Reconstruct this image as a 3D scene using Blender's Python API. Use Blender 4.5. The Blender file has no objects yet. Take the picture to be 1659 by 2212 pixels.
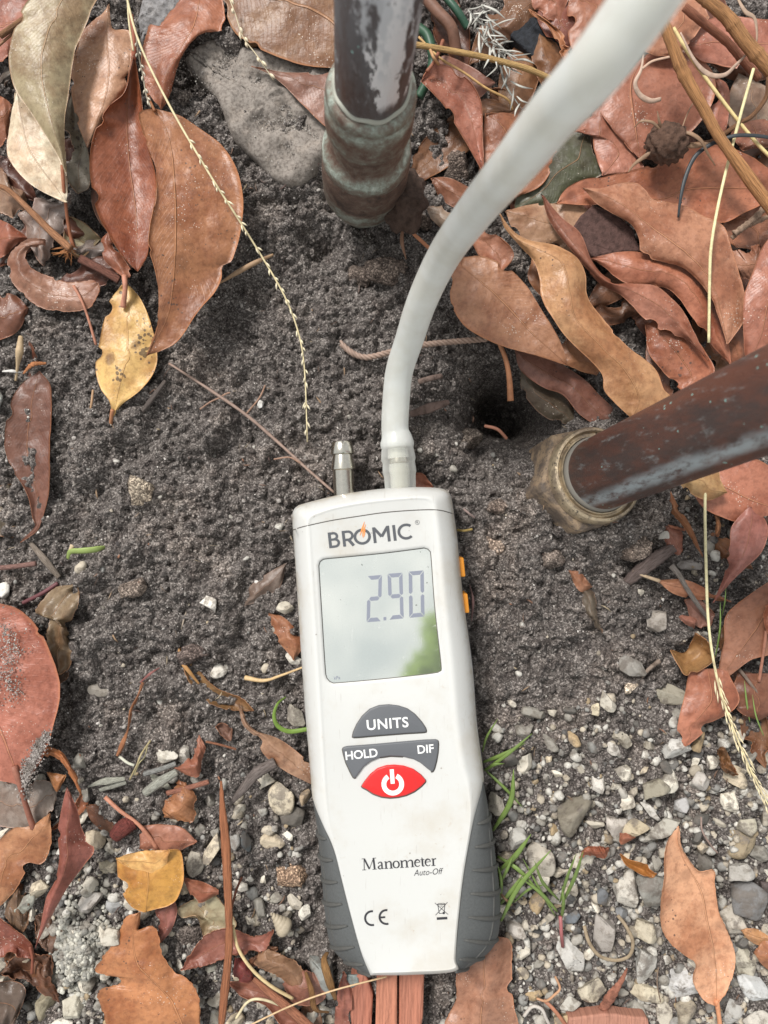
import bpy, bmesh, math, random
import numpy as np
from mathutils import Vector, Matrix
from mathutils.bvhtree import BVHTree
R = math.radians
rng = np.random.default_rng(7); random.seed(7)
SC = bpy.context.scene; COL = SC.collection

# ------------------------------------------------ camera, sky, sun, exposure
H = 0.34                                   # camera height over the soil (m)
FPX = 2212 * 26 / 34.6                     # focal length in units of the 1659 x 2212 layout grid
cd = bpy.data.cameras.new('camera'); cam = bpy.data.objects.new('camera', cd); COL.objects.link(cam)
cam.location = (0, 0, H); cam.rotation_euler = (0, 0, 0)
cd.sensor_fit = 'VERTICAL'; cd.sensor_height = 34.6; cd.lens = 26
cd.clip_start = 0.005; cd.clip_end = 200
cd.dof.use_dof = True; cd.dof.focus_distance = 0.318; cd.dof.aperture_fstop = 11
SC.camera = cam
W = bpy.data.worlds.new('World'); SC.world = W; W.use_nodes = True
nt = W.node_tree; nt.nodes.clear(); N = nt.nodes.new; LK = nt.links.new
sky = N('ShaderNodeTexSky'); sky.sky_type = 'NISHITA'; sky.sun_disc = False
sky.sun_elevation = R(50); sky.sun_rotation = R(-35); sky.dust_density = 4
hs = N('ShaderNodeHueSaturation'); hs.inputs['Saturation'].default_value = 0.22; LK(sky.outputs[0], hs.inputs['Color'])
tc = N('ShaderNodeTexCoord'); cn = N('ShaderNodeTexNoise'); cn.inputs['Scale'].default_value = 14; cn.inputs['Detail'].default_value = 4
LK(tc.outputs['Generated'], cn.inputs['Vector'])
cr = N('ShaderNodeValToRGB'); cr.color_ramp.elements[0].position = .35; cr.color_ramp.elements[1].position = .65
cr.color_ramp.elements[0].color = (7.0, 7.5, 7.8, 1); cr.color_ramp.elements[1].color = (11.2, 11.2, 11.0, 1)
LK(cn.outputs[0], cr.inputs[0])
mx = N('ShaderNodeMix'); mx.data_type = 'RGBA'; mx.inputs[0].default_value = 0.75
LK(hs.outputs[0], mx.inputs[6]); LK(cr.outputs[0], mx.inputs[7])
bg = N('ShaderNodeBackground'); bg.inputs[1].default_value = 0.076; LK(mx.outputs[2], bg.inputs[0])
wo = N('ShaderNodeOutputWorld'); LK(bg.outputs[0], wo.inputs[0])
sd = bpy.data.lights.new('sun', 'SUN'); sd.energy = 3.1; sd.angle = R(15); sd.color = (1, .97, .93)
sun = bpy.data.objects.new('sun', sd); COL.objects.link(sun)
# light comes from the upper left of the picture
sdir = Vector((math.sin(R(-35)) * math.cos(R(50)), math.cos(R(-35)) * math.cos(R(50)), math.sin(R(50))))
sun.rotation_euler = sdir.to_track_quat('Z', 'Y').to_euler()
SC.view_settings.view_transform = 'Standard'; SC.view_settings.look = 'None'
SC.view_settings.gamma = 1; SC.view_settings.exposure = 0.34

# ------------------------------------------------ helpers
def P(x, y, z=0.0):
    """layout grid (x right, y down) at height z -> world point"""
    k = (H - z) / FPX
    return Vector(((x - 829.5) * k, (1106 - y) * k, z))
FR = {'D': (1, 0, 0), 'A': (.5, 0, 0), 'B': (.5, 829.5, 0), 'C': (.5, 0, 737.3), 'J': (.5, 829.5, 737.3),
      'E': (.5, 0, 1474.6), 'F': (.5, 829.5, 1474.6), 'G': (.3055, 1152, 0), 'H': (.3055, 0, 0),
      'K': (.2976, 603.5, 921.6), 'L': (.2976, 630.9, 1470.2)}
def fr(f, pts):
    s, ox, oy = FR[f]
    return [(ox + p[0] * s, oy + p[1] * s) + tuple(p[2:]) for p in pts]
def cat(pts, n, smooth=True):
    """resample a polyline evenly by arc length into n+1 points (Catmull-Rom when smooth)"""
    a = np.array([tuple(map(float, p)) for p in pts])
    if smooth and len(a) > 2:
        ext = np.vstack([2 * a[0] - a[1], a, 2 * a[-1] - a[-2]]); out = []
        for i in range(1, len(ext) - 2):
            p0, p1, p2, p3 = ext[i - 1:i + 3]
            for t in np.linspace(0, 1, 10, endpoint=False):
                out.append(.5 * ((2 * p1) + (p2 - p0) * t + (2 * p0 - 5 * p1 + 4 * p2 - p3) * t * t + (3 * p1 - p0 - 3 * p2 + p3) * t ** 3))
        out.append(a[-1]); a = np.array(out)
    d = np.r_[0, np.cumsum(np.linalg.norm(np.diff(a[:, :2], axis=0), axis=1) + 1e-9)]
    u = np.linspace(0, d[-1], n + 1)
    return np.stack([np.interp(u, d, a[:, k]) for k in range(a.shape[1])], 1)
def mk(name, V, F, mat, parent=None, smooth=True, uv=None, org=None, colattr=None):
    me = bpy.data.meshes.new(name)
    V = np.asarray(V, float)
    if org is None:
        org = parent_org(parent) if parent else V.mean(0) * (1, 1, 0) + (0, 0, V[:, 2].min())
    org = np.array(org)
    L = V - org
    if isinstance(F, np.ndarray):
        k = F.shape[1]; n = len(F)
        me.vertices.add(len(L)); me.vertices.foreach_set('co', L.astype(np.float32).ravel())
        me.loops.add(n * k); me.loops.foreach_set('vertex_index', F.astype(np.int32).ravel())
        me.polygons.add(n); me.polygons.foreach_set('loop_start', np.arange(0, n * k, k, dtype=np.int32))
        me.update(calc_edges=True); me.validate()
    else:
        me.from_pydata([tuple(v) for v in L], [], [tuple(f) for f in F]); me.update()
    if uv is not None:
        ul = me.uv_layers.new(name='UVMap'); vi = np.zeros(len(me.loops), np.int32); me.loops.foreach_get('vertex_index', vi)
        ul.data.foreach_set('uv', np.asarray(uv, np.float32)[vi].ravel())
    if colattr is not None:
        ca = me.color_attributes.new('Col', 'FLOAT_COLOR', 'POINT')
        ca.data.foreach_set('color', np.asarray(colattr, np.float32).ravel())
    me.polygons.foreach_set('use_smooth', [bool(smooth)] * len(me.polygons))
    if mat: me.materials.append(mat)
    if smooth == 'angle': me.set_sharp_from_angle(angle=R(32))
    o = bpy.data.objects.new(name, me); COL.objects.link(o)
    if parent is not None:
        o.parent = parent
    else:
        o.location = org
    return o
def parent_org(p):
    v = Vector((0, 0, 0))
    while p is not None:
        v = v + p.location; p = p.parent
    return v
def tag(o, label=None, cat_=None, group=None, kind=None):
    if label: o['label'] = label
    if cat_: o['category'] = cat_
    if group: o['group'] = group
    if kind: o['kind'] = kind
    return o
def empty(name, loc):
    o = bpy.data.objects.new(name, None); COL.objects.link(o); o.location = loc; o.empty_display_size = .01; return o
def tube(pts, rad, seg=8, caps=True, flat=1.0, twist=0.0):
    """swept tube: returns V, F. rad number or list"""
    pts = [Vector(p) for p in pts]; n = len(pts)
    rad = [rad] * n if not hasattr(rad, '__len__') else list(np.interp(np.linspace(0, 1, n), np.linspace(0, 1, len(rad)), rad))
    V = []; F = []; up = None
    for i, p in enumerate(pts):
        t = (pts[min(i + 1, n - 1)] - pts[max(i - 1, 0)]).normalized()
        if up is None:
            up = Vector((0, 0, 1)) if abs(t.z) < .9 else Vector((0, 1, 0))
        a = t.cross(up)
        if a.length < 1e-6: a = t.cross(Vector((1, 0, 0)))
        a.normalize(); b = a.cross(t); up = b
        for k in range(seg):
            an = 2 * math.pi * k / seg + twist * i
            V.append(p + a * (math.cos(an) * rad[i]) + b * (math.sin(an) * rad[i] * flat))
    for i in range(n - 1):
        for k in range(seg):
            F.append((i * seg + k, i * seg + (k + 1) % seg, (i + 1) * seg + (k + 1) % seg, (i + 1) * seg + k))
    if caps:
        F.append(tuple(range(seg))[::-1]); F.append(tuple((n - 1) * seg + k for k in range(seg)))
    return V, F
def joinvf(lst):
    V = []; F = []
    for v, f in lst:
        o = len(V); V += [tuple(x) for x in v]; F += [tuple(i + o for i in q) for q in f]
    return V, F
def lathe(prof, a, b, seg=64):
    """prof: (t along a->b in metres, radius)"""
    a = Vector(a); b = Vector(b); t = (b - a).normalized(); u = t.cross(Vector((0, 1, 0.01))).normalized(); w = u.cross(t)
    V = []; F = []
    for s, r in prof:
        for k in range(seg):
            an = 2 * math.pi * k / seg; V.append(a + t * s + (u * math.cos(an) + w * math.sin(an)) * r)
    m = len(prof)
    for i in range(m - 1):
        for k in range(seg):
            F.append((i * seg + k, i * seg + (k + 1) % seg, (i + 1) * seg + (k + 1) % seg, (i + 1) * seg + k))
    F.append(tuple((m - 1) * seg + k for k in range(seg)))
    return V, F
def puck(poly, z0, z1, bev, n=4):
    """rounded slab from a closed world-space outline (list of (x,y))"""
    a = np.array(poly, float); m = len(a)
    area = .5 * np.sum(a[:, 0] * np.roll(a[:, 1], -1) - a[:, 1] * np.roll(a[:, 0], -1))
    if area < 0: a = a[::-1]
    e = np.roll(a, -1, 0) - a; nn = np.stack([-e[:, 1], e[:, 0]], 1); nn /= np.linalg.norm(nn, axis=1)[:, None] + 1e-12
    vn = nn + np.roll(nn, 1, 0); vn /= np.maximum(np.linalg.norm(vn, axis=1)[:, None], .3)
    rings = [(0, z0)] + [(bev * (1 - math.cos(i / n * math.pi / 2)), z1 - bev + bev * math.sin(i / n * math.pi / 2)) for i in range(n + 1)]
    V = []; F = []
    for d, z in rings:
        for p in a + vn * d: V.append((p[0], p[1], z))
    for i in range(len(rings) - 1):
        for k in range(m):
            F.append((i * m + k, i * m + (k + 1) % m, (i + 1) * m + (k + 1) % m, (i + 1) * m + k))
    F.append(tuple((len(rings) - 1) * m + k for k in range(m)))
    return V, F
def closed(pts, n, smooth=True):
    c = cat(list(pts) + [pts[0]], n, smooth); return c[:-1]

# numpy value noise on a lattice
def vnoise(x, y, cell, seed):
    r = np.random.default_rng(seed); T = r.random((256, 256))
    fx = x / cell; fy = y / cell; ix = np.floor(fx).astype(int); iy = np.floor(fy).astype(int)
    tx = fx - ix; ty = fy - iy; tx = tx * tx * (3 - 2 * tx); ty = ty * ty * (3 - 2 * ty)
    g = lambda a, b: T[a & 255, b & 255]
    return (g(ix, iy) * (1 - tx) + g(ix + 1, iy) * tx) * (1 - ty) + (g(ix, iy + 1) * (1 - tx) + g(ix + 1, iy + 1) * tx) * ty - .5

# ------------------------------------------------ materials
def newmat(name):
    m = bpy.data.materials.new(name); m.use_nodes = True; n = m.node_tree.nodes; n.clear()
    o = n.new('ShaderNodeOutputMaterial'); b = n.new('ShaderNodeBsdfPrincipled'); m.node_tree.links.new(b.outputs[0], o.inputs[0])
    return m, n, m.node_tree.links.new, b, o
def ramp(n, stops, interp='LINEAR'):
    r = n.new('ShaderNodeValToRGB'); r.color_ramp.interpolation = interp
    while len(r.color_ramp.elements) < len(stops): r.color_ramp.elements.new(.5)
    for e, (p, c) in zip(r.color_ramp.elements, stops):
        e.position = p; e.color = (c, c, c, 1) if not hasattr(c, '__len__') else tuple(c) + (1,) * (4 - len(c))
    return r
def noise(n, l, vec, scale, det=4, rough=.6):
    t = n.new('ShaderNodeTexNoise'); t.inputs['Scale'].default_value = scale; t.inputs['Detail'].default_value = det
    t.inputs['Roughness'].default_value = rough
    if vec is not None: l(vec, t.inputs['Vector'])
    return t
def mixc(n, l, fac, a, b, mode='MIX'):
    m = n.new('ShaderNodeMix'); m.data_type = 'RGBA'; m.blend_type = mode; m.clamp_factor = True; m.clamp_result = False
    for s, v in ((0, fac), (6, a), (7, b)):
        if isinstance(v, bpy.types.NodeSocket): l(v, m.inputs[s])
        elif s == 0: m.inputs[0].default_value = v
        else: m.inputs[s].default_value = tuple(v) + (1,) * (4 - len(v))
    return m.outputs[2]
def mth(n, l, op, a, b=None, c=None):
    m = n.new('ShaderNodeMath'); m.operation = op
    for i, v in enumerate((a, b, c)):
        if v is None: continue
        if isinstance(v, bpy.types.NodeSocket): l(v, m.inputs[i])
        else: m.inputs[i].default_value = v
    return m.outputs[0]
def bump(n, l, b, h, st=.5, dist=.001):
    k = n.new('ShaderNodeBump'); k.inputs['Strength'].default_value = st; k.inputs['Distance'].default_value = dist
    l(h, k.inputs['Height']); l(k.outputs[0], b.inputs['Normal'])

def m_leaf():
    m, n, l, b, o = newmat('dry_leaf')
    tc = n.new('ShaderNodeTexCoord'); sp = n.new('ShaderNodeSeparateXYZ'); l(tc.outputs['UV'], sp.inputs[0])
    oi = n.new('ShaderNodeObjectInfo'); geo = n.new('ShaderNodeNewGeometry')
    off = n.new('ShaderNodeVectorMath'); off.operation = 'ADD'; l(tc.outputs['Object'], off.inputs[0])
    cmb = n.new('ShaderNodeCombineXYZ'); l(oi.outputs['Random'], cmb.inputs[0]); l(oi.outputs['Random'], cmb.inputs[2]); l(cmb.outputs[0], off.inputs[1])
    vec = off.outputs[0]
    av = mth(n, l, 'ABSOLUTE', mth(n, l, 'SUBTRACT', sp.outputs[1], .5))
    big = noise(n, l, vec, 45, 5, .65); fine = noise(n, l, vec, 420, 4, .7)
    # broad mottling: darker and greyer patches
    c = mixc(n, l, ramp_of(n, l, big.outputs[0], .42, .66), oi.outputs['Color'], (.66, .53, .46), 'MULTIPLY')
    b2 = noise(n, l, vec, 16, 2, .5)
    c = mixc(n, l, mth(n, l, 'MULTIPLY', ramp_of(n, l, b2.outputs[0], .46, .66), .75), c, (1.32, 1.36, 1.42), 'MULTIPLY')
    c = mixc(n, l, mth(n, l, 'MULTIPLY', ramp_of(n, l, fine.outputs[0], .42, .68), .6), c, (.56, .52, .5), 'MULTIPLY')
    # side veins
    wv = mth(n, l, 'ADD', mth(n, l, 'MULTIPLY', sp.outputs[0], 34), mth(n, l, 'MULTIPLY', av, -15))
    wv = mth(n, l, 'FRACT', mth(n, l, 'ADD', wv, mth(n, l, 'MULTIPLY', fine.outputs[0], .35)))
    vein = ramp_of(n, l, mth(n, l, 'ABSOLUTE', mth(n, l, 'SUBTRACT', wv, .5)), .10, .02)
    c = mixc(n, l, mth(n, l, 'MULTIPLY', mth(n, l, 'MULTIPLY', vein, ramp_of(n, l, big.outputs[0], .35, .6)), .26), c, (1.25, 1.2, 1.15), 'MULTIPLY')
    # midrib and rim
    rib = ramp_of(n, l, av, .016, .006)
    c = mixc(n, l, mth(n, l, 'MULTIPLY', rib, .75), c, mixc(n, l, .35, oi.outputs['Color'], (.62, .28, .13)))
    rim = ramp_of(n, l, av, .478, .494)
    c = mixc(n, l, mth(n, l, 'MULTIPLY', rim, .6), c, mixc(n, l, .5, oi.outputs['Color'], (.55, .22, .10)))
    # black fungus spots, amount from the object colour's alpha
    vo = n.new('ShaderNodeTexVoronoi'); vo.inputs['Scale'].default_value = 520; l(vec, vo.inputs['Vector'])
    rad = mth(n, l, 'MULTIPLY', oi.outputs['Alpha'], ramp_of(n, l, noise(n, l, vec, 85, 3, .6).outputs[0], .45, .75))
    spot = mth(n, l, 'LESS_THAN', vo.outputs['Distance'], mth(n, l, 'MULTIPLY', rad, .62))
    c = mixc(n, l, mth(n, l, 'MULTIPLY', spot, .75), c, (.05, .035, .03))
    vo3 = n.new('ShaderNodeTexVoronoi'); vo3.inputs['Scale'].default_value = 70; l(vec, vo3.inputs['Vector'])
    bl = mth(n, l, 'MULTIPLY', ramp_of(n, l, mth(n, l, 'ADD', vo3.outputs['Distance'], mth(n, l, 'MULTIPLY', fine.outputs[0], .35)), .42, .33), mth(n, l, 'MULTIPLY', oi.outputs['Alpha'], .8))
    c = mixc(n, l, bl, c, (.35, .3, .28), 'MULTIPLY')
    # pale sand dust
    vo2 = n.new('ShaderNodeTexVoronoi'); vo2.inputs['Scale'].default_value = 900; l(vec, vo2.inputs['Vector'])
    dust = mth(n, l, 'LESS_THAN', vo2.outputs['Distance'], mth(n, l, 'MULTIPLY', ramp_of(n, l, noise(n, l, vec, 60, 3, .6).outputs[0], .45, .8), .33))
    c = mixc(n, l, mth(n, l, 'MULTIPLY', dust, .7), c, (.62, .52, .45))
    l(c, b.inputs['Base Color'])
    b.inputs['Specular IOR Level'].default_value = .5
    rr = n.new('ShaderNodeMapRange'); l(big.outputs[0], rr.inputs[0]); rr.inputs[3].default_value = .28; rr.inputs[4].default_value = .52; l(rr.outputs[0], b.inputs['Roughness'])
    hh = mth(n, l, 'ADD', mth(n, l, 'MULTIPLY', rib, .8), mth(n, l, 'ADD', mth(n, l, 'MULTIPLY', vein, .05), mth(n, l, 'MULTIPLY', fine.outputs[0], .35)))
    hh = mth(n, l, 'ADD', hh, mth(n, l, 'MULTIPLY', noise(n, l, vec, 130, 3, .5).outputs[0], 1.1))
    bump(n, l, b, hh, .9, .0008)
    return m
def ramp_of(n, l, src, lo, hi):
    r = n.new('ShaderNodeMapRange'); r.interpolation_type = 'SMOOTHSTEP'; l(src, r.inputs[0])
    r.inputs[1].default_value = lo; r.inputs[2].default_value = hi
    if lo > hi:
        r.inputs[1].default_value = hi; r.inputs[2].default_value = lo; r.inputs[3].default_value = 1; r.inputs[4].default_value = 0
    return r.outputs[0]
def m_soil(tint=False):
    m, n, l, b, o = newmat('soil_clod' if tint else 'soil')
    tc = n.new('ShaderNodeNewGeometry'); v = tc.outputs['Position']
    vo = n.new('ShaderNodeTexVoronoi'); vo.inputs['Scale'].default_value = 1500; l(v, vo.inputs['Vector'])
    sp = n.new('ShaderNodeSeparateColor'); l(vo.outputs['Color'], sp.inputs[0])
    big = noise(n, l, v, 28, 6, .65); mid = noise(n, l, v, 160, 5, .7); fine = noise(n, l, v, 900, 3, .8)
    g = ramp(n, [(0, (.032, .027, .025)), (.42, (.090, .077, .070)), (.70, (.190, .167, .153)), (.88, (.42, .38, .35)), (1, (.62, .58, .55))])
    mixv = mth(n, l, 'ADD', mth(n, l, 'MULTIPLY', sp.outputs[0], .62), mth(n, l, 'MULTIPLY', fine.outputs[0], .45))
    l(mth(n, l, 'SUBTRACT', mixv, .02), g.inputs[0])
    c = mixc(n, l, ramp_of(n, l, mid.outputs[0], .35, .68), (.62, .58, .56), g.outputs[0]) if False else g.outputs[0]
    c = mixc(n, l, mth(n, l, 'MULTIPLY', ramp_of(n, l, mid.outputs[0], .55, .35), .75), c, (.42, .39, .39), 'MULTIPLY')
    c = mixc(n, l, mth(n, l, 'MULTIPLY', ramp_of(n, l, big.outputs[0], .5, .7), .8), c, (1.6, 1.52, 1.44), 'MULTIPLY')
    if tint:
        oi = n.new('ShaderNodeObjectInfo'); c = mixc(n, l, 1.0, c, mixc(n, l, 1.0, oi.outputs['Color'], (8.0, 8.4, 8.6), 'MULTIPLY'), 'MULTIPLY')
    l(c, b.inputs['Base Color']); b.inputs['Roughness'].default_value = .85; b.inputs['Specular IOR Level'].default_value = .3
    h = mth(n, l, 'ADD', mth(n, l, 'MULTIPLY', fine.outputs[0], .6), mth(n, l, 'MULTIPLY', vo.outputs['Distance'], -.8))
    bump(n, l, b, mth(n, l, 'ADD', h, mth(n, l, 'MULTIPLY', mid.outputs[0], 2)), .9, .0006)
    return m
def m_stone(attr=False):
    m, n, l, b, o = newmat('grit' if attr else 'stone')
    tc = n.new('ShaderNodeTexCoord'); oi = n.new('ShaderNodeObjectInfo')
    off = n.new('ShaderNodeVectorMath'); off.operation = 'ADD'; l(tc.outputs['Object'], off.inputs[0])
    cmb = n.new('ShaderNodeCombineXYZ'); l(oi.outputs['Random'], cmb.inputs[0]); l(cmb.outputs[0], off.inputs[1]); v = off.outputs[0]
    if attr:
        a = n.new('ShaderNodeAttribute'); a.attribute_name = 'Col'; base = a.outputs['Color']; v = tc.outputs['Object']
    else: base = oi.outputs['Color']
    geo = n.new('ShaderNodeNewGeometry')
    v = geo.outputs['Position']
    n1 = noise(n, l, v, 240, 6, .7); n2 = noise(n, l, v, 900, 4, .8); n3 = noise(n, l, v, 120, 4, .6)
    c = mixc(n, l, ramp_of(n, l, n1.outputs[0], .45, .68), base, (.55, .52, .48), 'MULTIPLY')
    c = mixc(n, l, mth(n, l, 'MULTIPLY', ramp_of(n, l, n2.outputs[0], .58, .7), .55), c, (.22, .2, .19))
    c = mixc(n, l, mth(n, l, 'MULTIPLY', ramp_of(n, l, mth(n, l, 'ADD', mth(n, l, 'MULTIPLY', n3.outputs[0], .7), mth(n, l, 'MULTIPLY', n2.outputs[0], .3)), .50, .60), .7), c, (.17, .145, .125))
    l(c, b.inputs['Base Color']); b.inputs['Roughness'].default_value = .7
    bump(n, l, b, mth(n, l, 'ADD', n1.outputs[0], mth(n, l, 'MULTIPLY', n2.outputs[0], .5)), .8, .0008)
    return m
def m_obj(name, rough=.6, sc=300, amt=.5, st=.4, metal=0, spec=.4, stretch=None, dist=.0005):
    """object-colour material with noise mottling"""
    m, n, l, b, o = newmat(name)
    tc = n.new('ShaderNodeTexCoord'); oi = n.new('ShaderNodeObjectInfo'); v = tc.outputs['Object']
    if stretch:
        mp = n.new('ShaderNodeMapping'); mp.inputs['Scale'].default_value = stretch; l(tc.outputs['UV'], mp.inputs[0]); v = mp.outputs[0]
    n1 = noise(n, l, v, sc, 5, .7); n2 = noise(n, l, v, sc * .2, 3, .6)
    c = mixc(n, l, mth(n, l, 'MULTIPLY', ramp_of(n, l, n1.outputs[0], .4, .68), amt), oi.outputs['Color'], (.35, .32, .3), 'MULTIPLY')
    c = mixc(n, l, mth(n, l, 'MULTIPLY', ramp_of(n, l, n2.outputs[0], .5, .7), amt * .7), c, (1.3, 1.25, 1.2), 'MULTIPLY')
    l(c, b.inputs['Base Color']); b.inputs['Roughness'].default_value = rough; b.inputs['Metallic'].default_value = metal
    b.inputs['Specular IOR Level'].default_value = spec
    bump(n, l, b, n1.outputs[0], st, dist)
    return m
def m_flat(name, col, rough=.5, metal=0, spec=.5, bumps=0, bsc=2000):
    m, n, l, b, o = newmat(name); b.inputs['Roughness'].default_value = rough; b.inputs['Metallic'].default_value = metal
    b.inputs['Specular IOR Level'].default_value = spec
    tc = n.new('ShaderNodeTexCoord'); n1 = noise(n, l, tc.outputs['Object'], 400, 5, .7)
    l(mixc(n, l, mth(n, l, 'MULTIPLY', ramp_of(n, l, n1.outputs[0], .5, .75), .25), col, tuple(c * .7 + .02 for c in col)), b.inputs['Base Color'])
    if bumps: bump(n, l, b, noise(n, l, tc.outputs['Object'], bsc, 2, .5).outputs[0], bumps, .0002)
    return m
M = {}
M['leaf'] = m_leaf(); M['soil'] = m_soil(); M['clod'] = m_soil(True); M['stone'] = m_stone(); M['grit'] = m_stone(True)
M['wood'] = m_obj('wood', .7, 8, .95, .9, stretch=(3, 1.0, 1), dist=.0012)
M['board'] = m_obj('board', .7, 8, .55, .6, stretch=(3, 1.0, 1), dist=.0007)
M['bark'] = m_obj('bark', .85, 350, .8, 1.0, dist=.0012)
M['stalk'] = m_obj('stalk', .6, 300, .4, .3)
M['grass'] = m_obj('grass_blade', .45, 250, .25, .2)
# ------------------------------------------------ the soil, one sheet
def gauss(x, y, px, py, r, h, p=2):
    c = P(px, py); s = r / FPX * H
    return h * np.exp(-(((x - c.x) ** 2 + (y - c.y) ** 2) / (s * s)) ** (p / 2))
def gheight(x, y):
    x = np.asarray(x, float); y = np.asarray(y, float)
    wx = x + .006 * vnoise(x, y, .02, 90); wy = y + .006 * vnoise(x, y, .02, 91)
    h = .007 * vnoise(wx, wy, .06, 1) + .005 * vnoise(wx, wy, .022, 2)
    cl = vnoise(wx, wy, .0085, 3); h += .0066 * cl * (1 + 1.2 * vnoise(x, y, .03, 8)) + .004 * np.maximum(0, vnoise(wx, wy, .013, 44) - .12) * 3 + .0030 * np.abs(vnoise(wx, wy, .0045, 4)) * 2
    h += .0030 * vnoise(x, y, .0023, 5) + .0018 * vnoise(x, y, .0012, 6)
    h += gauss(x, y, 1095, 900, 85, -.024) + gauss(x, y, 1125, 875, 52, -.045) + gauss(x, y, 1272, 1042, 168, .0150, 6) + gauss(x, y, 1195, 900, 50, -.010) + gauss(x, y, 1078, 850, 52, -.020) + gauss(x, y, 1150, 925, 34, -.018) + gauss(x, y, 1045, 935, 34, -.012)
    h += gauss(x, y, 690, 525, 40, -.012) + gauss(x, y, 410, 160, 45, -.018) + gauss(x, y, 780, 470, 105, -.004)
    h += gauss(x, y, 260, 1130, 190, .005) + gauss(x, y, 560, 1200, 220, .002) + gauss(x, y, 430, 1330, 120, .003)
    h += gauss(x, y, 1400, 350, 330, -.009, 4) + gauss(x, y, 900, 600, 120, .003)
    h += gauss(x, y, 1150, 1300, 110, .004) + gauss(x, y, 130, 420, 180, -.006, 4)
    return h
def build_ground():
    gx = np.r_[-20, -6, -2, -.8, -.45, np.arange(-.235, .2351, .00052), .45, .8, 2, 6, 20]
    gy = np.r_[-20, -6, -2, -.8, -.5, np.arange(-.30, .3001, .00052), .5, .8, 2, 6, 20]
    X, Y = np.meshgrid(gx, gy); Z = gheight(X, Y)
    far = (np.abs(X) > .3) | (np.abs(Y) > .4); Z[far] = -.002
    nx = len(gx); ny = len(gy); V = np.stack([X.ravel(), Y.ravel(), Z.ravel()], 1)
    i = (np.arange(ny - 1)[:, None] * nx + np.arange(nx - 1)[None]).ravel()
    F = np.stack([i, i + 1, i + 1 + nx, i + nx], 1)
    g = mk('ground', V, F, M['soil'], org=(0, 0, 0)); tag(g, 'dark grey sandy soil', None, None, 'structure')
build_ground()
def gz(px, py):
    p = P(px, py); return float(gheight(np.array([p.x]), np.array([p.y]))[0])

# unit rocks
def icos(sub):
    bm = bmesh.new(); bmesh.ops.create_icosphere(bm, subdivisions=sub, radius=1)
    V = np.array([v.co[:] for v in bm.verts]); F = np.array([[v.index for v in f.verts] for f in bm.faces]); bm.free(); return V, F
I0 = icos(1); I1 = icos(2); I3 = icos(4)
def rock(base, seed, cuts=11, rough=.04, lo=.55, hi=.9):
    r = np.random.default_rng(seed); V = base[0].copy()
    for _ in range(cuts):
        nrm = r.normal(size=3); nrm /= np.linalg.norm(nrm); d = r.uniform(lo, hi)
        s = V @ nrm; k = s > d; V[k] -= np.outer(s[k] - d, nrm)
    for f in (2.3, 5.1, 11.):
        V *= 1 + rough / f * 3 * np.sin(V @ r.normal(size=3) * f + r.uniform(0, 6))[:, None]
    V += r.normal(size=V.shape) * rough * .12
    return V
# loose sand grains and crumbs: nobody could count them
def scatter_mesh(name, pts, rads, cols, base, protos, mat, label, flat=.8, org=(0, 0, 0), kind='stuff', sink=.2):
    nb = len(base[0]); n = len(pts); V = np.zeros((n, nb, 3)); r = np.random.default_rng(5)
    for i in range(n):
        q = protos[i % len(protos)]; a = r.uniform(0, 6.28); c, s = math.cos(a), math.sin(a)
        sc = r.uniform(.7, 1.25, 3) * rads[i]; w = q * sc
        V[i, :, 0] = w[:, 0] * c - w[:, 1] * s + pts[i][0]; V[i, :, 1] = w[:, 0] * s + w[:, 1] * c + pts[i][1]
        V[i, :, 2] = w[:, 2] * flat + pts[i][2] + rads[i] * sink
    F = (base[1][None] + (np.arange(n) * nb)[:, None, None]).reshape(-1, 3)
    C = np.repeat(np.c_[cols, np.ones(n)], nb, 0)
    o = mk(name, V.reshape(-1, 3), F, mat, org=org, smooth=(nb > 20), colattr=C)
    return tag(o, label, None, None, kind)
def gravel_density(px, py):
    d = 0.0
    if px > 1040: d += np.clip((py - 1480) / 330, 0, 1) * (1 if px > 1090 else .6)
    if px < 720: d += .46 * np.clip((py - 1640) / 260, 0, 1)
    if px > 1480 and 1050 < py < 1500: d += .3
    return min(d, 1)
mask = lambda px, py: (650 < px < 1060 and 1080 < py < 2090)
pr0 = [rock(I0, 100 + i, 6, .05) for i in range(12)]
pts = []; rads = []; cols = []
while len(pts) < 30000:
    px = rng.uniform(-60, 1720); py = rng.uniform(-60, 2270)
    if mask(px, py): continue
    if px > 900 and py < 850 and rng.random() < .6: continue
    p = P(px, py); pts.append((p.x, p.y, 0)); rads.append(rng.choice([.00022, .00032, .00042, .0006, .001], p=[.33, .33, .22, .1, .02]))
    t = rng.random()
    c = (.05, .042, .04) if t < .34 else (.15, .13, .12) if t < .64 else (.34, .31, .285) if t < .92 else (.62, .58, .54)
    cols.append(np.array(c) * rng.uniform(.75, 1.2))
pts = np.array(pts); pts[:, 2] = gheight(pts[:, 0], pts[:, 1])
scatter_mesh('sand_grains', pts, rads, np.array(cols), I0, pr0, M['grit'], 'loose sand grains and soil crumbs on the dark soil')
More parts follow.
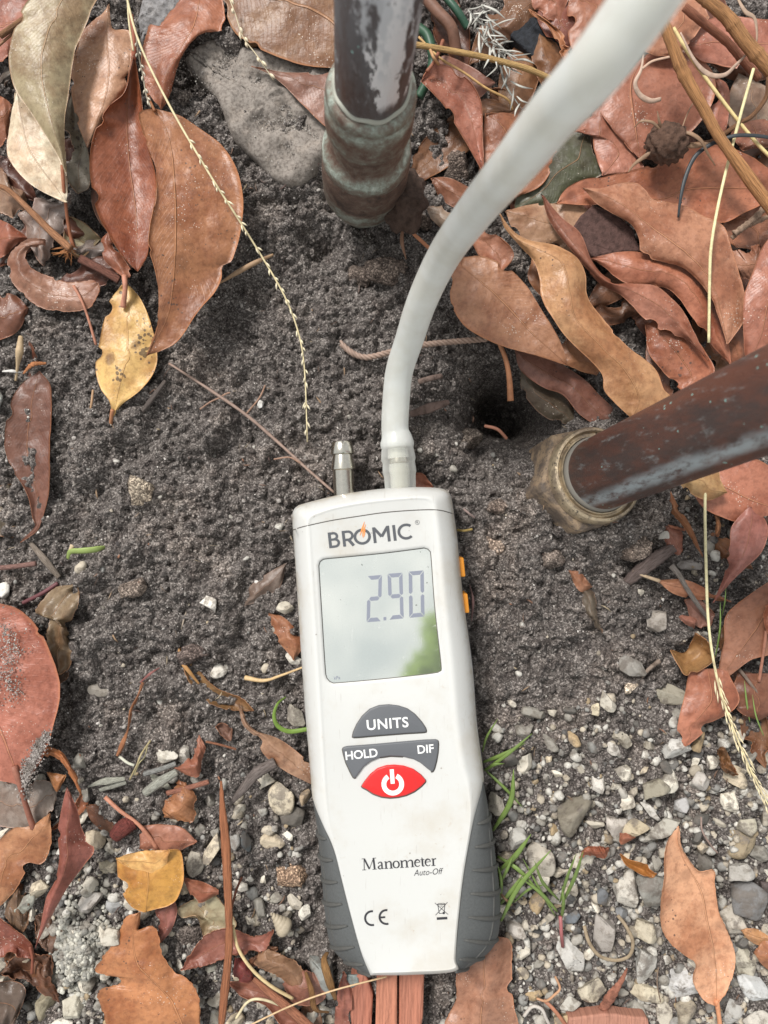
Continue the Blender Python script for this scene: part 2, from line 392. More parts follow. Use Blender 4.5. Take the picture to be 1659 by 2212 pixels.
# soil crumbs (aggregates)
pts = []; rads = []; cols = []
while len(pts) < 9000:
    px = rng.uniform(-40, 1700); py = rng.uniform(-40, 2250)
    if mask(px, py): continue
    if gravel_density(px, py) > .7 and rng.random() < .7: continue
    p = P(px, py); r_ = rng.uniform(.0005, .0013) * (1 if rng.random() < .9 else 2.2)
    pts.append((p.x, p.y, 0)); rads.append(r_); cols.append(np.array((.085, .073, .067)) * rng.uniform(.6, 1.35))
pts = np.array(pts); pts[:, 2] = gheight(pts[:, 0], pts[:, 1])
pr1 = [rock(I1, 300 + i, 4, .16) for i in range(12)]
crumbs = scatter_mesh('soil_crumbs', pts, rads, np.array(cols), I1, pr1, M['soil'], 'small rounded crumbs of dark soil', sink=-.1)
# fine gravel
PAL = [((.66, .63, .57), .36), ((.55, .48, .38), .18), ((.31, .30, .28), .18), ((.44, .41, .36), .16), ((.12, .115, .11), .07), ((.42, .32, .2), .05)]
def stonecol():
    t = rng.random(); a = 0
    for c, w in PAL:
        a += w
        if t < a: break
    return np.array(c) * rng.uniform(.8, 1.15)
pts = []; rads = []; cols = []; tries = 0
while len(pts) < 4400:
    px = rng.uniform(-60, 1720); py = rng.uniform(900, 2270)
    if mask(px, py) or rng.random() > gravel_density(px, py) + .015: continue
    p = P(px, py); pts.append((p.x, p.y, 0)); rads.append(rng.choice([.0007, .001, .0014, .002, .0028], p=[.3, .28, .22, .14, .06])); cols.append(stonecol() * .85)
pts = np.array(pts); pts[:, 2] = gheight(pts[:, 0], pts[:, 1])
pr2 = [rock(I1, 500 + i, 10, .03) for i in range(20)]
scatter_mesh('fine_gravel', pts, rads, np.array(cols), I1, pr2, M['grit'], 'fine white and grey gravel chips between the larger stones')

# gravel stones one by one
ROCKS = []; CLODS = []
for i in range(16):
    me = bpy.data.meshes.new('gravel_stone'); V = rock(I3 if i < 8 else I3, 700 + i, 13, .035, .40, .80)
    me.from_pydata([tuple(v) for v in V], [], [tuple(f) for f in I3[1].tolist()]); me.update()
    me.polygons.foreach_set('use_smooth', [True] * len(me.polygons)); me.materials.append(M['stone']); ROCKS.append(me)
    mc = me.copy(); V2 = V * (1 + .22 * vnoise(V[:, 0] * 3 + V[:, 2], V[:, 1] * 3 - V[:, 2], .5, 60 + i) + .12 * vnoise(V[:, 0] * 3 - V[:, 2], V[:, 1] * 3, .17, 80 + i))[:, None]
    mc.vertices.foreach_set('co', V2.astype(np.float32).ravel()); mc.update(); mc.materials.clear(); mc.materials.append(M['clod']); CLODS.append(mc)
nst = [0]
def stone(px, py, wx, wy, ang, col, label, group=None, lift=.35, name='gravel_stone', hz=None, cat_='stone'):
    """a stone wx by wy grid units across, turned by ang degrees"""
    k = H / FPX; i = nst[0]; nst[0] += 1
    o = bpy.data.objects.new(name, (CLODS if 'clod' in name else ROCKS)[(i * 7) % 16]); COL.objects.link(o)
    hz_ = hz or min(wx, wy) * .42
    o.scale = (wx * .56 * k, wy * .56 * k, hz_ * k * 1.15)
    p = P(px, py); z = gz(px, py)
    o.location = (p.x, p.y, z + hz_ * k * lift); o.rotation_euler = (rng.uniform(-.15, .15), rng.uniform(-.15, .15), R(ang))
    o.color = (min(col[0] * 1.04, .8), col[1], col[2] * .93, 1)
    tag(o, label, cat_, group)
    placed.append((px, py, max(wx, wy) * .5)); return o
placed = []
wh = (.66, .64, .60); cr_ = (.58, .52, .42); gr = (.30, .30, .30); dk = (.10, .10, .11); tn = (.36, .28, .20); lg = (.50, .47, .42)
S = [ # frame, x, y, w, h, angle, colour, label
 ('E', 720, 300, 120, 100, 20, wh, 'large white stone on the soil left of the meter'),
 ('E', 800, 300, 66, 84, 0, (.55, .53, .5), 'dusty pale stone touching the large white stone'),
 ('E', 1220, 490, 100, 150, 10, cr_, 'cream angular stone beside the grey wood chip and meter'),
 ('E', 1318, 480, 60, 80, 0, tn, 'small brown stone against the left edge of the meter'),
 ('E', 1265, 830, 190, 130, 15, (.3, .23, .18), 'large brown soil crusted stone left of the rubber grip'),
 ('E', 1270, 590, 130, 110, 0, (.14, .13, .12), 'dark grey stone half hidden beside the meter'),
 ('E', 1245, 650, 66, 50, -30, wh, 'small white chip on dark soil by the meter'),
 ('E', 850, 760, 80, 170, 0, lg, 'long pale grey stone right of the yellow folded leaf'),
 ('E', 930, 700, 100, 130, -30, cr_, 'cream stone left of the upright orange splinter'),
 ('E', 1015, 690, 70, 100, 0, gr, 'grey stone right of the upright orange splinter'),
 ('E', 1072, 690, 50, 110, 10, (.12, .14, .16), 'blue grey stone near the orange splinter'),
 ('E', 1045, 870, 60, 80, 20, wh, 'white stone with a flat face beside the orange splinter'),
 ('E', 700, 430, 140, 50, -35, (.38, .39, .34), 'long greenish grey stone below the white stone'),
 ('E', 415, 910, 110, 110, 30, (.5, .48, .47), 'squarish grey white stone between the red twisted leaf and yellow leaf'),
 ('E', 510, 945, 90, 90, 0, (.34, .35, .37), 'smooth bluish grey stone left of the yellow leaf stem'),
 ('E', 470, 775, 100, 90, 15, (.42, .38, .3), 'beige stone above the squarish grey white stone'),
 ('E', 590, 710, 60, 80, -10, (.72, .73, .75), 'bright white flat stone beside the red wood chunk'),
 ('E', 200, 850, 120, 70, 35, cr_, 'cream stone under the red twisted leaf'),
 ('E', 150, 905, 110, 60, 50, (.33, .34, .31), 'greenish grey stone below the tan leaf'),
 ('E', 200, 1380, 90, 160, 0, (.3, .27, .2), 'olive brown stone at the lower left'),
 ('E', 340, 1370, 110, 110, 20, (.5, .48, .42), 'pale stone left of the torn orange leaf'),
 ('E', 290, 1460, 110, 60, 0, wh, 'white stone at the bottom edge left of the orange leaf'),
 ('E', 385, 1455, 90, 60, 0, (.4, .42, .43), 'grey rounded stone at the bottom edge under the orange leaf'),
 ('E', 240, 1265, 80, 100, 0, (.26, .25, .22), 'dark beige stone in the lower left gravel'),
 ('E', 1400, 1240, 180, 190, 20, (.27, .29, .29), 'big blue grey stone below the left rubber grip'),
 ('E', 1515, 1250, 110, 80, 0, (.2, .24, .25), 'teal grey stone under the bottom of the meter'),
 ('E', 1590, 1390, 80, 150, 10, cr_, 'cream stone between bark pieces at the bottom edge'),
 ('E', 1270, 960, 70, 90, 0, lg, 'pale stone between snail shell and rubber grip'),
 ('E', 1320, 980, 50, 100, -20, wh, 'narrow white stone against the left rubber grip'),
 ('E', 1195, 930, 60, 70, 0, (.3, .29, .26), 'greyish stone above the snail shell'),
 ('E', 810, 1080, 140, 130, 0, (.13, .12, .12), 'dark soil coated stone right of the torn orange leaf'),
 ('E', 920, 1230, 110, 56, 20, (.42, .42, .38), 'pale olive stone below the ragged red leaf'),
 ('E', 1285, 125, 90, 130, 0, (.36, .34, .3), 'mottled beige pebble touching the left edge of the meter'),
 ('E', 360, 330, 80, 90, 0, (.3, .29, .27), 'grey stone right of the big left leaf'),
 ('E', 440, 25, 90, 60, 0, (.28, .26, .24), 'soil dusted stone in the left soil'),
 ('E', 375, 400, 34, 44, 0, lg, 'tiny pale stone beside the silvery wood chips'),
 ('E', 1350, 1420, 60, 60, 0, lg, 'small pale stone below the big blue grey stone'),
 ('E', 500, 1090, 40, 40, 0, lg, 'small pale stone in the pale grit heap'),
 ('C', 920, 1115, 100, 80, -20, (.7, .68, .66), 'white chipped stone alone on dark soil left of the screen'),
 ('C', 955, 1415, 76, 70, 10, (.62, .6, .57), 'knobbly white stone on soil below the chipped one'),
 ('C', 1130, 272, 56, 38, 0, (.65, .66, .68), 'tiny bluish white stone beside the thin twig'),
 ('C', 25, 1080, 90, 100, 0, (.68, .67, .66), 'white stone at the left edge above the big leaf'),
 ('C', 20, 260, 70, 110, 0, (.45, .47, .46), 'pale grey stone at the left edge by the dark leaf'),
 ('C', 1270, 1370, 70, 70, 0, (.62, .6, .56), 'white stone under the small orange leaf by the meter'),
 ('C', 1245, 1140, 70, 70, 0, (.55, .52, .46), 'dirty white stone just left of the screen'),
 ('C', 860, 1335, 130, 120, 0, (.10, .085, .085), 'dark purple brown lump in the soil'),
 ('C', 640, 640, 110, 150, -15, (.27, .25, .22), 'pale sandy lump in the left soil'),
 ('C', 590, 1060, 130, 110, 10, (.19, .17, .16), 'dusty grey clod in the left soil'),
 ('F', 485, 520, 80, 140, 0, lg, 'white stone tight against the right edge of the meter'),
 ('F', 570, 650, 120, 100, 20, (.44, .44, .43), 'grey white stone under the grass blades'),
 ('F', 670, 740, 100, 160, 20, (.45, .42, .38), 'speckled beige stone behind the lower grass tuft'),
 ('F', 800, 560, 210, 180, 10, (.23, .21, .175), 'large round sandy brown stone right of the meter'),
 ('F', 915, 420, 80, 100, 0, (.6, .58, .56), 'white squarish stone above the round sandy stone'),
 ('F', 1035, 495, 90, 80, 30, (.64, .6, .54), 'bright cream stone in the upper gravel'),
 ('F', 1125, 425, 150, 120, 30, (.3, .28, .23), 'large olive grey stone in the upper gravel'),
 ('F', 1210, 405, 80, 110, -15, (.68, .66, .6), 'bright white notched stone in the upper gravel'),
 ('F', 1135, 535, 60, 110, 40, (.62, .61, .6), 'narrow white stone pointing down right'),
 ('F', 1275, 525, 70, 100, 10, (.42, .42, .44), 'grey oval stone in the upper right gravel'),
 ('F', 1345, 410, 90, 90, 0, (.45, .43, .42), 'pinkish grey stone below the red brown leaf'),
 ('F', 1430, 470, 90, 50, 20, (.6, .6, .6), 'flat white stone beside the seed plume'),
 ('F', 1200, 620, 150, 110, 20, (.42, .41, .38), 'pale grey stone above the spotted tan leaf tip'),
 ('F', 1070, 610, 110, 110, 0, (.46, .4, .3), 'yellowish stone in the middle gravel'),
 ('F', 990, 600, 110, 120, 0, (.5, .47, .45), 'pale crusty stone beside the yellowish stone'),
 ('F', 890, 100, 40, 80, 0, (.62, .56, .44), 'small cream almond shaped stone on soil'),
 ('F', 965, 260, 60, 80, 0, (.58, .56, .54), 'small white stone on soil above the gravel'),
 ('F', 1220, 250, 150, 90, 20, (.55, .55, .55), 'white lumpy stone left of the red brown leaf'),
 ('F', 1230, 40, 130, 90, 0, (.36, .34, .29), 'beige crusty lump near the curled yellow leaf'),
 ('F', 1050, 15, 80, 60, 0, lg, 'pale lump in the soil at mid right'),
 ('F', 1045, 880, 150, 190, 5, (.55, .53, .5), 'large white angular stone left of the spotted tan leaf'),
 ('F', 1150, 880, 150, 170, 20, (.26, .26, .25), 'grey layered stone beside the spotted tan leaf'),
 ('F', 1105, 1045, 130, 150, 0, (.5, .46, .38), 'beige pitted triangular stone left of the tan leaf'),
 ('F', 1180, 1080, 90, 180, 10, (.46, .44, .42), 'tall pale stone touching the tan leaf'),
 ('F', 945, 1060, 170, 150, 0, (.34, .32, .31), 'greyish stone with soil on top inside the looped straw'),
 ('F', 815, 1030, 110, 70, 30, (.15, .17, .2), 'blue grey stone at the foot of the grass tuft'),
 ('F', 1030, 1000, 80, 60, 20, (.2, .21, .23), 'small dark grey stone inside the gravel'),
 ('F', 800, 1190, 120, 190, 0, (.5, .5, .5), 'pale upright stone below the grass tuft'),
 ('F', 890, 1310, 120, 160, -10, (.5, .46, .38), 'cream blocky stone near the bottom'),
 ('F', 790, 1350, 90, 80, 0, (.45, .44, .42), 'pale stone above the curled white root'),
 ('F', 1110, 1190, 100, 190, -15, (.52, .52, .51), 'long pale grey stone in the lower gravel'),
 ('F', 1265, 1290, 180, 160, 20, (.58, .59, .62), 'big smooth bluish white stone below the tan leaf'),
 ('F', 1120, 1320, 160, 110, 0, (.55, .5, .4), 'cream lumpy stone in the lower gravel'),
 ('F', 1085, 1410, 110, 100, 0, (.38, .37, .35), 'grey stone near the bottom edge'),
 ('F', 1200, 1400, 60, 120, 0, lg, 'thin pale stone near the bottom edge'),
 ('F', 1270, 1390, 120, 120, 0, (.36, .32, .26), 'brownish stone left of the tan leaf stem'),
 ('F', 1500, 1010, 130, 140, 20, (.5, .47, .43), 'pale brown spotted stone right of the tan leaf'),
 ('F', 1555, 930, 180, 190, 0, (.19, .19, .2), 'large dark grey glittering stone on the right'),
 ('F', 1490, 780, 140, 120, 20, (.4, .39, .38), 'pale grey crusty stone above the dark glittering stone'),
 ('F', 1530, 680, 150, 120, 30, (.28, .23, .16), 'brown ochre stone on the right'),
 ('F', 1380, 770, 110, 110, 0, (.15, .14, .13), 'dark stone behind the notch of the tan leaf'),
 ('F', 1550, 610, 90, 110, 0, (.4, .38, .32), 'beige stone near the right edge'),
 ('F', 1600, 1300, 110, 180, 50, (.55, .57, .6), 'bluish white flat stone at the right edge'),
 ('F', 1540, 1200, 110, 180, -10, (.48, .46, .4), 'tall beige stone right of the tan leaf'),
 ('F', 1600, 1430, 130, 110, 0, (.5, .48, .45), 'pale stone in the bottom right corner'),
 ('F', 1500, 1410, 90, 130, 0, (.42, .42, .42), 'grey stone beside the tan leaf stem'),
 ('F', 1620, 850, 90, 80, 0, (.09, .07, .07), 'small dark stone at the right edge'),
 ('F', 1640, 790, 60, 50, 0, wh, 'small white stone at the right edge'),
 ('F', 560, 1060, 110, 100, 0, (.55, .52, .5), 'white stone below the grass at the meter grip'),
 ('F', 610, 1050, 50, 60, 0, lg, 'tiny pale stone near the right rubber grip'),
 ('F', 1260, 1440, 80, 60, 0, gr, 'small grey stone at the bottom edge by the leaf stem'),
 ('F', 760, 815, 120, 50, 0, (.5, .46, .4), 'flat cream stone behind the grass tuft'),
 ('F', 820, 890, 70, 90, 0, (.5, .46, .4), 'pale stone beside the grass tuft stem'),
 ('F', 940, 925, 60, 90, 0, (.14, .15, .17), 'small slate grey stone in the gravel'),
 ('J', 1170, 835, 60, 60, 10, (.5, .48, .46), 'pale angular stone by the brass nut'),
 ('J', 1450, 890, 90, 80, 0, (.13, .14, .15), 'dark slate stone right of the pale straw'),
 ('J', 1160, 1190, 170, 100, 15, (.38, .35, .33), 'wide crusty pale stone on the soil right of the meter'),
 ('J', 1040, 900, 180, 160, 0, (.16, .145, .14), 'large soil coated clod below the brass nut'),
 ('J', 740, 940, 130, 90, 20, (.17, .155, .15), 'soil coated clod right of the meter'),
 ('J', 480, 890, 70, 110, 20, (.19, .17, .16), 'narrow soil clod right of the meter logo'),
 ('J', 490, 720, 100, 90, 0, (.14, .125, .12), 'dark clod above the narrow soil clod'),
 ('J', 365, 415, 150, 150, 15, (.13, .12, .115), 'large grey clod right of the rubber hose end'),
 ('J', 1080, 1075, 40, 36, 0, lg, 'tiny round pale stone on the right soil'),
 ('J', 1300, 960, 120, 80, 0, (.33, .31, .31), 'pale crumbly stone behind the grey twig'),
 ('J', 1050, 1390, 120, 120, 0, (.3, .29, .28), 'grey dusty stone above the gravel'),
 ('B', 310, 720, 150, 190, 0, (.12, .105, .1), 'big dark soil clump right of the corroded fitting'),
 ('B', 180, 960, 70, 80, 0, (.09, .075, .07), 'small dark soil clump below the corroded fitting'),
 ('A', 790, 440, 90, 100, 0, (.15, .14, .14), 'grey soil clump beside the seed stalk'),
 ('A', 1560, 1190, 150, 120, 0, (.13, .115, .11), 'soil clump below the corroded fitting left side'),
 ('D', 835, 600, 110, 70, 0, (.12, .105, .1), 'wide soil clump left of the rubber hose'),
]
KL = ('clod', 'clump', 'lump in', 'soil coated stone', 'soil crusted stone')
for f, x, y, w, h, a, c, lab in S:
    (X, Y), = fr(f, [(x, y)]); s = FR[f][0]
    st = stone(X, Y, w * s, h * s, a, c, lab, lift=.55 if max(c) > .2 else .15, name='soil_clod' if any(w_ in lab for w_ in KL) else 'gravel_stone', cat_='clod' if any(w_ in lab for w_ in KL) else 'stone')
ISCL = lambda lab: any(w in lab for w in ('clod', 'clump', 'lump in', 'sandy lump', 'purple brown lump', 'sandy brown stone'))
CUTW = (' beside ', ' with ', ' under ', ' left of ', ' right of ', ' in ', ' on ', ' between ', ' behind ', ' below ', ' above ', ' near ', ' at ', ' touching ', ' against ', ' from ', ' pointing ', ' lying ', ' across ', ' by ', ' alone ', ' half ', ' inside ', ' just ', ' tight ', ' standing ', ' dusted ', ' tucked ', ' curving ', ' hanging ', ' wedged ', ' leaning ', ' running ', ' covered ', ' cut ')
def short(lab):
    k = min([lab.find(w) for w in CUTW if lab.find(w) > 8] + [len(lab)]); return lab[:k]
USED = set()
def near_label(px, py, head, anchors):
    """a label that places a small thing by the named things next to it"""
    order = sorted(anchors, key=lambda a: (a[0] - px) ** 2 + (a[1] - py) ** 2)[:7]
    for full in (True, False):
        for ax_, ay_, al in order:
            dx, dy = px - ax_, py - ay_; an = math.degrees(math.atan2(-dy, dx)) % 360
            d = ['right of', 'above and right of', 'above', 'above and left of', 'left of', 'below and left of', 'below', 'below and right of'][int((an + 22.5) // 45) % 8]
            t = al if full else short(al)
            lab = head + ' ' + d + ' the ' + t
            if len(lab.split()) <= 16 and lab not in USED: USED.add(lab); return lab
    a_, b_ = order[0], order[1]
    for k in range(1, 6):
        lab = head + ' between the ' + short(order[0][2]) + ' and the ' + short(order[k][2])
        if len(lab.split()) <= 16 and lab not in USED: USED.add(lab); return lab
    return lab
def colname(c):
    m_ = max(c); w = c[0] - c[2]
    if m_ < .16: return 'dark grey'
    if m_ < .36: return 'brownish grey' if w > .04 else 'grey'
    if m_ < .50: return 'beige' if w > .08 else 'pale grey'
    return 'cream' if w > .1 else 'white'
ANCH = []
for f, x, y, w, h, a, c, lab in S:
    (X, Y), = fr(f, [(x, y)]); ANCH.append((X, Y, lab))
n = 0; tries = 0
while n < 200 and tries < 9000:
    tries += 1
    px = rng.uniform(-5, 1664); py = rng.uniform(1480, 2217)
    if (640 < px < 1085 and py < 2110) or rng.random() > gravel_density(px, py): continue
    r_ = rng.uniform(11, 25) if rng.random() < .7 else rng.uniform(22, 33)
    if any((px - a) ** 2 + (py - b) ** 2 < (.72 * (r_ + c)) ** 2 for a, b, c in placed): continue
    right = px > 860; c = stonecol(); e = rng.uniform(1.15, 1.9)
    head = ('tiny' if r_ < 15 else 'small' if r_ < 20 else 'medium') + ' ' + colname(c) + (' long' if e < 1.35 else ' roundish' if e > 1.7 else '') + ' stone'
    stone(px, py, r_ * 2, r_ * e, rng.uniform(0, 180), c, near_label(px, py, head, ANCH),
          'gravel stones right of the meter' if right else 'gravel stones left of the meter', lift=.45)
    n += 1
# ------------------------------------------------ flat stones at the top
def slab_stone(f, poly, z, label, name='flat_stone', seed=1, mat=None, col=(.17, .155, .15), cat_='stone', rough=.0014, bev=.005, cell=.006, zb=-.006):
    c = closed(fr(f, poly), 90); pts = [P(x, y, z)[:2] for x, y in c]
    V, F = puck(pts, zb, z, bev, 5)
    V = np.array([tuple(v) for v in V]); top = F.pop()
    m = len(c); base = (len(V) // m - 1) * m; cen = V[base:, :2].mean(0); K = 14
    for k in range(1, K):
        t = k / K; q = V[base:base + m].copy(); q[:, :2] = q[:, :2] * (1 - t) + cen * t; V = np.vstack([V, q])
        a = base + (k - 1) * m; b_ = base + k * m
        F += [(a + i, a + (i + 1) % m, b_ + (i + 1) % m, b_ + i) for i in range(m)]
    F.append(tuple(base + (K - 1) * m + i for i in range(m)))
    V[:, 2] += rough * (vnoise(V[:, 0], V[:, 1], cell, seed) * 2 + vnoise(V[:, 0], V[:, 1], cell * .3, seed + 1) + vnoise(V[:, 0], V[:, 1], cell * 4, seed + 2) * 3)
    o = mk(name, V, F, mat or M['soil']); o.color = tuple(col) + (1,); return tag(o, label, cat_)
M['slab'] = m_obj('sanded_stone', .85, 700, .75, .8, dist=.0006)
slab_stone('D', [(395, 120), (440, 80), (520, 88), (620, 120), (720, 160), (722, 300), (690, 350), (640, 392), (585, 372), (545, 330), (500, 290), (468, 210), (430, 165)], .009,
           'flat grey sand coated stone left of the corroded pipe', mat=M['slab'], col=(.29, .255, .225), rough=.0022)
slab_stone('D', [(290, 30), (320, -30), (400, -40), (400, 15), (380, 50), (330, 75), (300, 80)], .007, 'small grey rough rock at the top edge behind the seed stalk', seed=5, mat=M['slab'], col=(.27, .26, .26))

# ------------------------------------------------ metals
ax = (P(817.5, 0, .135) - P(783, 438, 0)).normalized()
def m_copper(name, paint=False, streak=False):
    m, n, l, b, o = newmat(name)
    tc = n.new('ShaderNodeTexCoord'); v = tc.outputs['Object']
    mp = n.new('ShaderNodeMapping'); l(v, mp.inputs[0]); mp.inputs['Scale'].default_value = (1, 1, .28)
    n1 = noise(n, l, mp.outputs[0], 90, 6, .7); n2 = noise(n, l, mp.outputs[0], 300, 5, .7); n3 = noise(n, l, v, 1200, 2, .6); n4 = noise(n, l, mp.outputs[0], 40, 4, .6)
    c = mixc(n, l, ramp_of(n, l, n1.outputs[0], .35, .62), (.085, .06, .055), (.155, .070, .052) if not paint else (.13, .125, .13))
    c = mixc(n, l, mth(n, l, 'MULTIPLY', ramp_of(n, l, n2.outputs[0], .55, .75), .6), c, (.34, .37, .37) if not paint else (.4, .42, .44))
    vo = n.new('ShaderNodeTexVoronoi'); vo.inputs['Scale'].default_value = 260; l(v, vo.inputs['Vector'])
    c = mixc(n, l, mth(n, l, 'LESS_THAN', vo.outputs['Distance'], mth(n, l, 'MULTIPLY', ramp_of(n, l, n1.outputs[0], .4, .7), .22)), c, (.30, .52, .48))
    ro = .38
    if paint:                                   # flaking white paint on one side
        sx = n.new('ShaderNodeSeparateXYZ'); l(v, sx.inputs[0])
        axx = mth(n, l, 'SUBTRACT', sx.outputs[0], mth(n, l, 'MULTIPLY', sx.outputs[2], ax.x / ax.z)); axy = mth(n, l, 'SUBTRACT', sx.outputs[1], mth(n, l, 'MULTIPLY', sx.outputs[2], ax.y / ax.z))
        an = mth(n, l, 'SUBTRACT', 1.18, mth(n, l, 'MULTIPLY', mth(n, l, 'ABSOLUTE', mth(n, l, 'SUBTRACT', mth(n, l, 'DIVIDE', axx, .0119), .42)), 1.9))
        an = mth(n, l, 'MULTIPLY', an, mth(n, l, 'LESS_THAN', axy, 0))
        f = mth(n, l, 'ADD', an, mth(n, l, 'MULTIPLY', mth(n, l, 'SUBTRACT', n1.outputs[0], .5), 3.4))
        hi = ramp_of(n, l, mth(n, l, 'ADD', sx.outputs[2], mth(n, l, 'MULTIPLY', n1.outputs[0], .02)), .108, .114)
        f = mth(n, l, 'MULTIPLY', ramp_of(n, l, mth(n, l, 'ADD', f, mth(n, l, 'MULTIPLY', mth(n, l, 'SUBTRACT', n2.outputs[0], .5), 2.2)), .50, .56), hi)
        c = mixc(n, l, f, c, (.74, .73, .74))
        f2 = mth(n, l, 'MULTIPLY', ramp_of(n, l, mth(n, l, 'ADD', mth(n, l, 'MULTIPLY', n4.outputs[0], .6), mth(n, l, 'MULTIPLY', n2.outputs[0], .4)), .475, .515), ramp_of(n, l, sx.outputs[2], .112, .125))
        c = mixc(n, l, mth(n, l, 'MULTIPLY', f2, .85), c, (.55, .56, .58))
    if streak:                                    # pale bluish streak along one angle of the pipe
        sx = n.new('ShaderNodeSeparateXYZ'); l(tc.outputs['UV'], sx.inputs[0])
        d1 = mth(n, l, 'ABSOLUTE', mth(n, l, 'SUBTRACT', mth(n, l, 'ADD', sx.outputs[0], mth(n, l, 'MULTIPLY', mth(n, l, 'SUBTRACT', n4.outputs[0], .5), .10)), .5))
        f = mth(n, l, 'MULTIPLY', ramp_of(n, l, d1, .055, .005), ramp_of(n, l, n2.outputs[0], .28, .55))
        c = mixc(n, l, mth(n, l, 'MULTIPLY', f, .85), c, (.50, .57, .60))
    l(c, b.inputs['Base Color']); b.inputs['Metallic'].default_value = .3; b.inputs['Roughness'].default_value = ro
    rr = n.new('ShaderNodeMapRange'); l(n2.outputs[0], rr.inputs[0]); rr.inputs[3].default_value = .28; rr.inputs[4].default_value = .62; l(rr.outputs[0], b.inputs['Roughness'])
    bump(n, l, b, mth(n, l, 'ADD', n2.outputs[0], mth(n, l, 'MULTIPLY', n3.outputs[0], .35)), .6, .0007)
    return m
def m_verd():
    m, n, l, b, o = newmat('verdigris'); tc = n.new('ShaderNodeTexCoord'); v = tc.outputs['Object']
    mp = n.new('ShaderNodeMapping'); l(v, mp.inputs[0]); mp.inputs['Scale'].default_value = (1, 1, 1.2)
    n1 = noise(n, l, mp.outputs[0], 75, 6, .7); n2 = noise(n, l, v, 420, 5, .75)
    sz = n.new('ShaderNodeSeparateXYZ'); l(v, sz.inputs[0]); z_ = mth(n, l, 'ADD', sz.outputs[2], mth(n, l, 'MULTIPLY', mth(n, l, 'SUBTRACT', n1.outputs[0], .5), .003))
    zr = ramp(n, [(0, .62), (.12, .66), (.20, .50), (.28, .58), (.32, .36), (.46, .33), (.53, .52), (.56, .75), (.60, .42), (.70, .38), (.735, .72), (.77, .50), (.86, .42), (.90, .60), (1, .62)])  # corrosion tones by height, also painting in the rings' light and dark
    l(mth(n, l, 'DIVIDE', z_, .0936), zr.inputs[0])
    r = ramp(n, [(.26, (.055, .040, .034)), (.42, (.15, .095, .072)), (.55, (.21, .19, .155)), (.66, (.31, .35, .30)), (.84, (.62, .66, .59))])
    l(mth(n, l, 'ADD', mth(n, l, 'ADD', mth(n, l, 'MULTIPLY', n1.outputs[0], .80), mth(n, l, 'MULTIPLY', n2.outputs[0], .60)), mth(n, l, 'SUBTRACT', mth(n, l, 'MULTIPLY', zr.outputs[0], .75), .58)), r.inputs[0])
    l(r.outputs[0], b.inputs['Base Color']); b.inputs['Metallic'].default_value = .25; b.inputs['Roughness'].default_value = .5
    bump(n, l, b, n2.outputs[0], .8, .0007); return m
M['copper_paint'] = m_copper('painted_copper', paint=True); M['copper'] = m_copper('weathered_copper', streak=True); M['verd'] = m_verd()
def m_brass(c1=(.56, .45, .30), c2=(.30, .235, .17)):
    m, n, l, b, o = newmat('dirty_brass'); tc = n.new('ShaderNodeTexCoord'); v = tc.outputs['Object']
    n1 = noise(n, l, v, 110, 6, .7); n2 = noise(n, l, v, 600, 4, .7)
    c = mixc(n, l, ramp_of(n, l, n1.outputs[0], .38, .62), c1, c2)
    c = mixc(n, l, ramp_of(n, l, n2.outputs[0], .52, .7), c, (.09, .075, .065))
    l(c, b.inputs['Base Color']); b.inputs['Metallic'].default_value = .55; b.inputs['Roughness'].default_value = .38; bump(n, l, b, n2.outputs[0], .6, .0008); return m
M['brass'] = m_brass(); M['brass_dark'] = m_brass((.36, .26, .17), (.13, .10, .08)); M['brass_dark'].node_tree.nodes['Principled BSDF'].inputs['Metallic'].default_value = .15; M['brass_dark'].node_tree.nodes['Principled BSDF'].inputs['Roughness'].default_value = .7

# corroded gas pipe at the top
a = P(783, 438, 0); b_ = P(817.5, 0, .135); ax = (b_ - a).normalized()
def onax(z): return a + ax * (z / ax.z)
g1 = empty('gas_pipe', a); tag(g1, 'upright copper pipe with flaking white paint and green corroded crimp fitting at its base', 'pipe')
top = onax(.20)
V, F = lathe([(0, .0119), (.20 / ax.z - .085, .0119)], onax(.085), top, 72)
mk('pipe', V, F, M['copper_paint'], g1)
prof = [(-.012, .0092), (-.004, .0102), (.002, .0116), (.007, .0138), (.012, .0162), (.018, .0177), (.030, .0181), (.040, .0180), (.0440, .0177), (.0450, .0170), (.0460, .0171), (.0475, .0179), (.050, .0178), (.0525, .0170), (.0540, .0158), (.0555, .0146), (.059, .0142), (.066, .0141), (.0685, .0143), (.0700, .0152), (.0715, .0161), (.074, .0163), (.083, .0160), (.0870, .0158), (.0878, .0152), (.0886, .0152), (.0895, .0157), (.0915, .0154), (.0932, .0142), (.0936, .0119)]
prof_ = [(-.012, .0100), (-.004, .0110), (.003, .0122), (.009, .0148), (.013, .0166), (.018, .0174), (.024, .0174), (.028, .0168), (.0295, .0160), (.0303, .0161), (.0315, .0171),
        (.037, .0177), (.046, .0176), (.052, .0168), (.0545, .0158), (.0560, .0148), (.062, .0142), (.067, .0141), (.0685, .0145), (.0700, .0156), (.073, .0161), (.079, .0160), (.0805, .0153), (.0815, .0153), (.083, .0160), (.088, .0158), (.0915, .0152), (.0932, .0140), (.0936, .0119)]
prof = [(s_, r_ * (.955 if s_ < .0925 else 1)) for s_, r_ in prof]; V, F = lathe(prof, a, b_, 96)
V = np.array([tuple(v) for v in V]); rr = np.random.default_rng(3)
lump = 1 + .014 * (vnoise(V[:, 0] * 1 + V[:, 2], V[:, 1] + V[:, 2] * .7, .006, 33) + vnoise(V[:, 0] - V[:, 2], V[:, 1], .0025, 34))
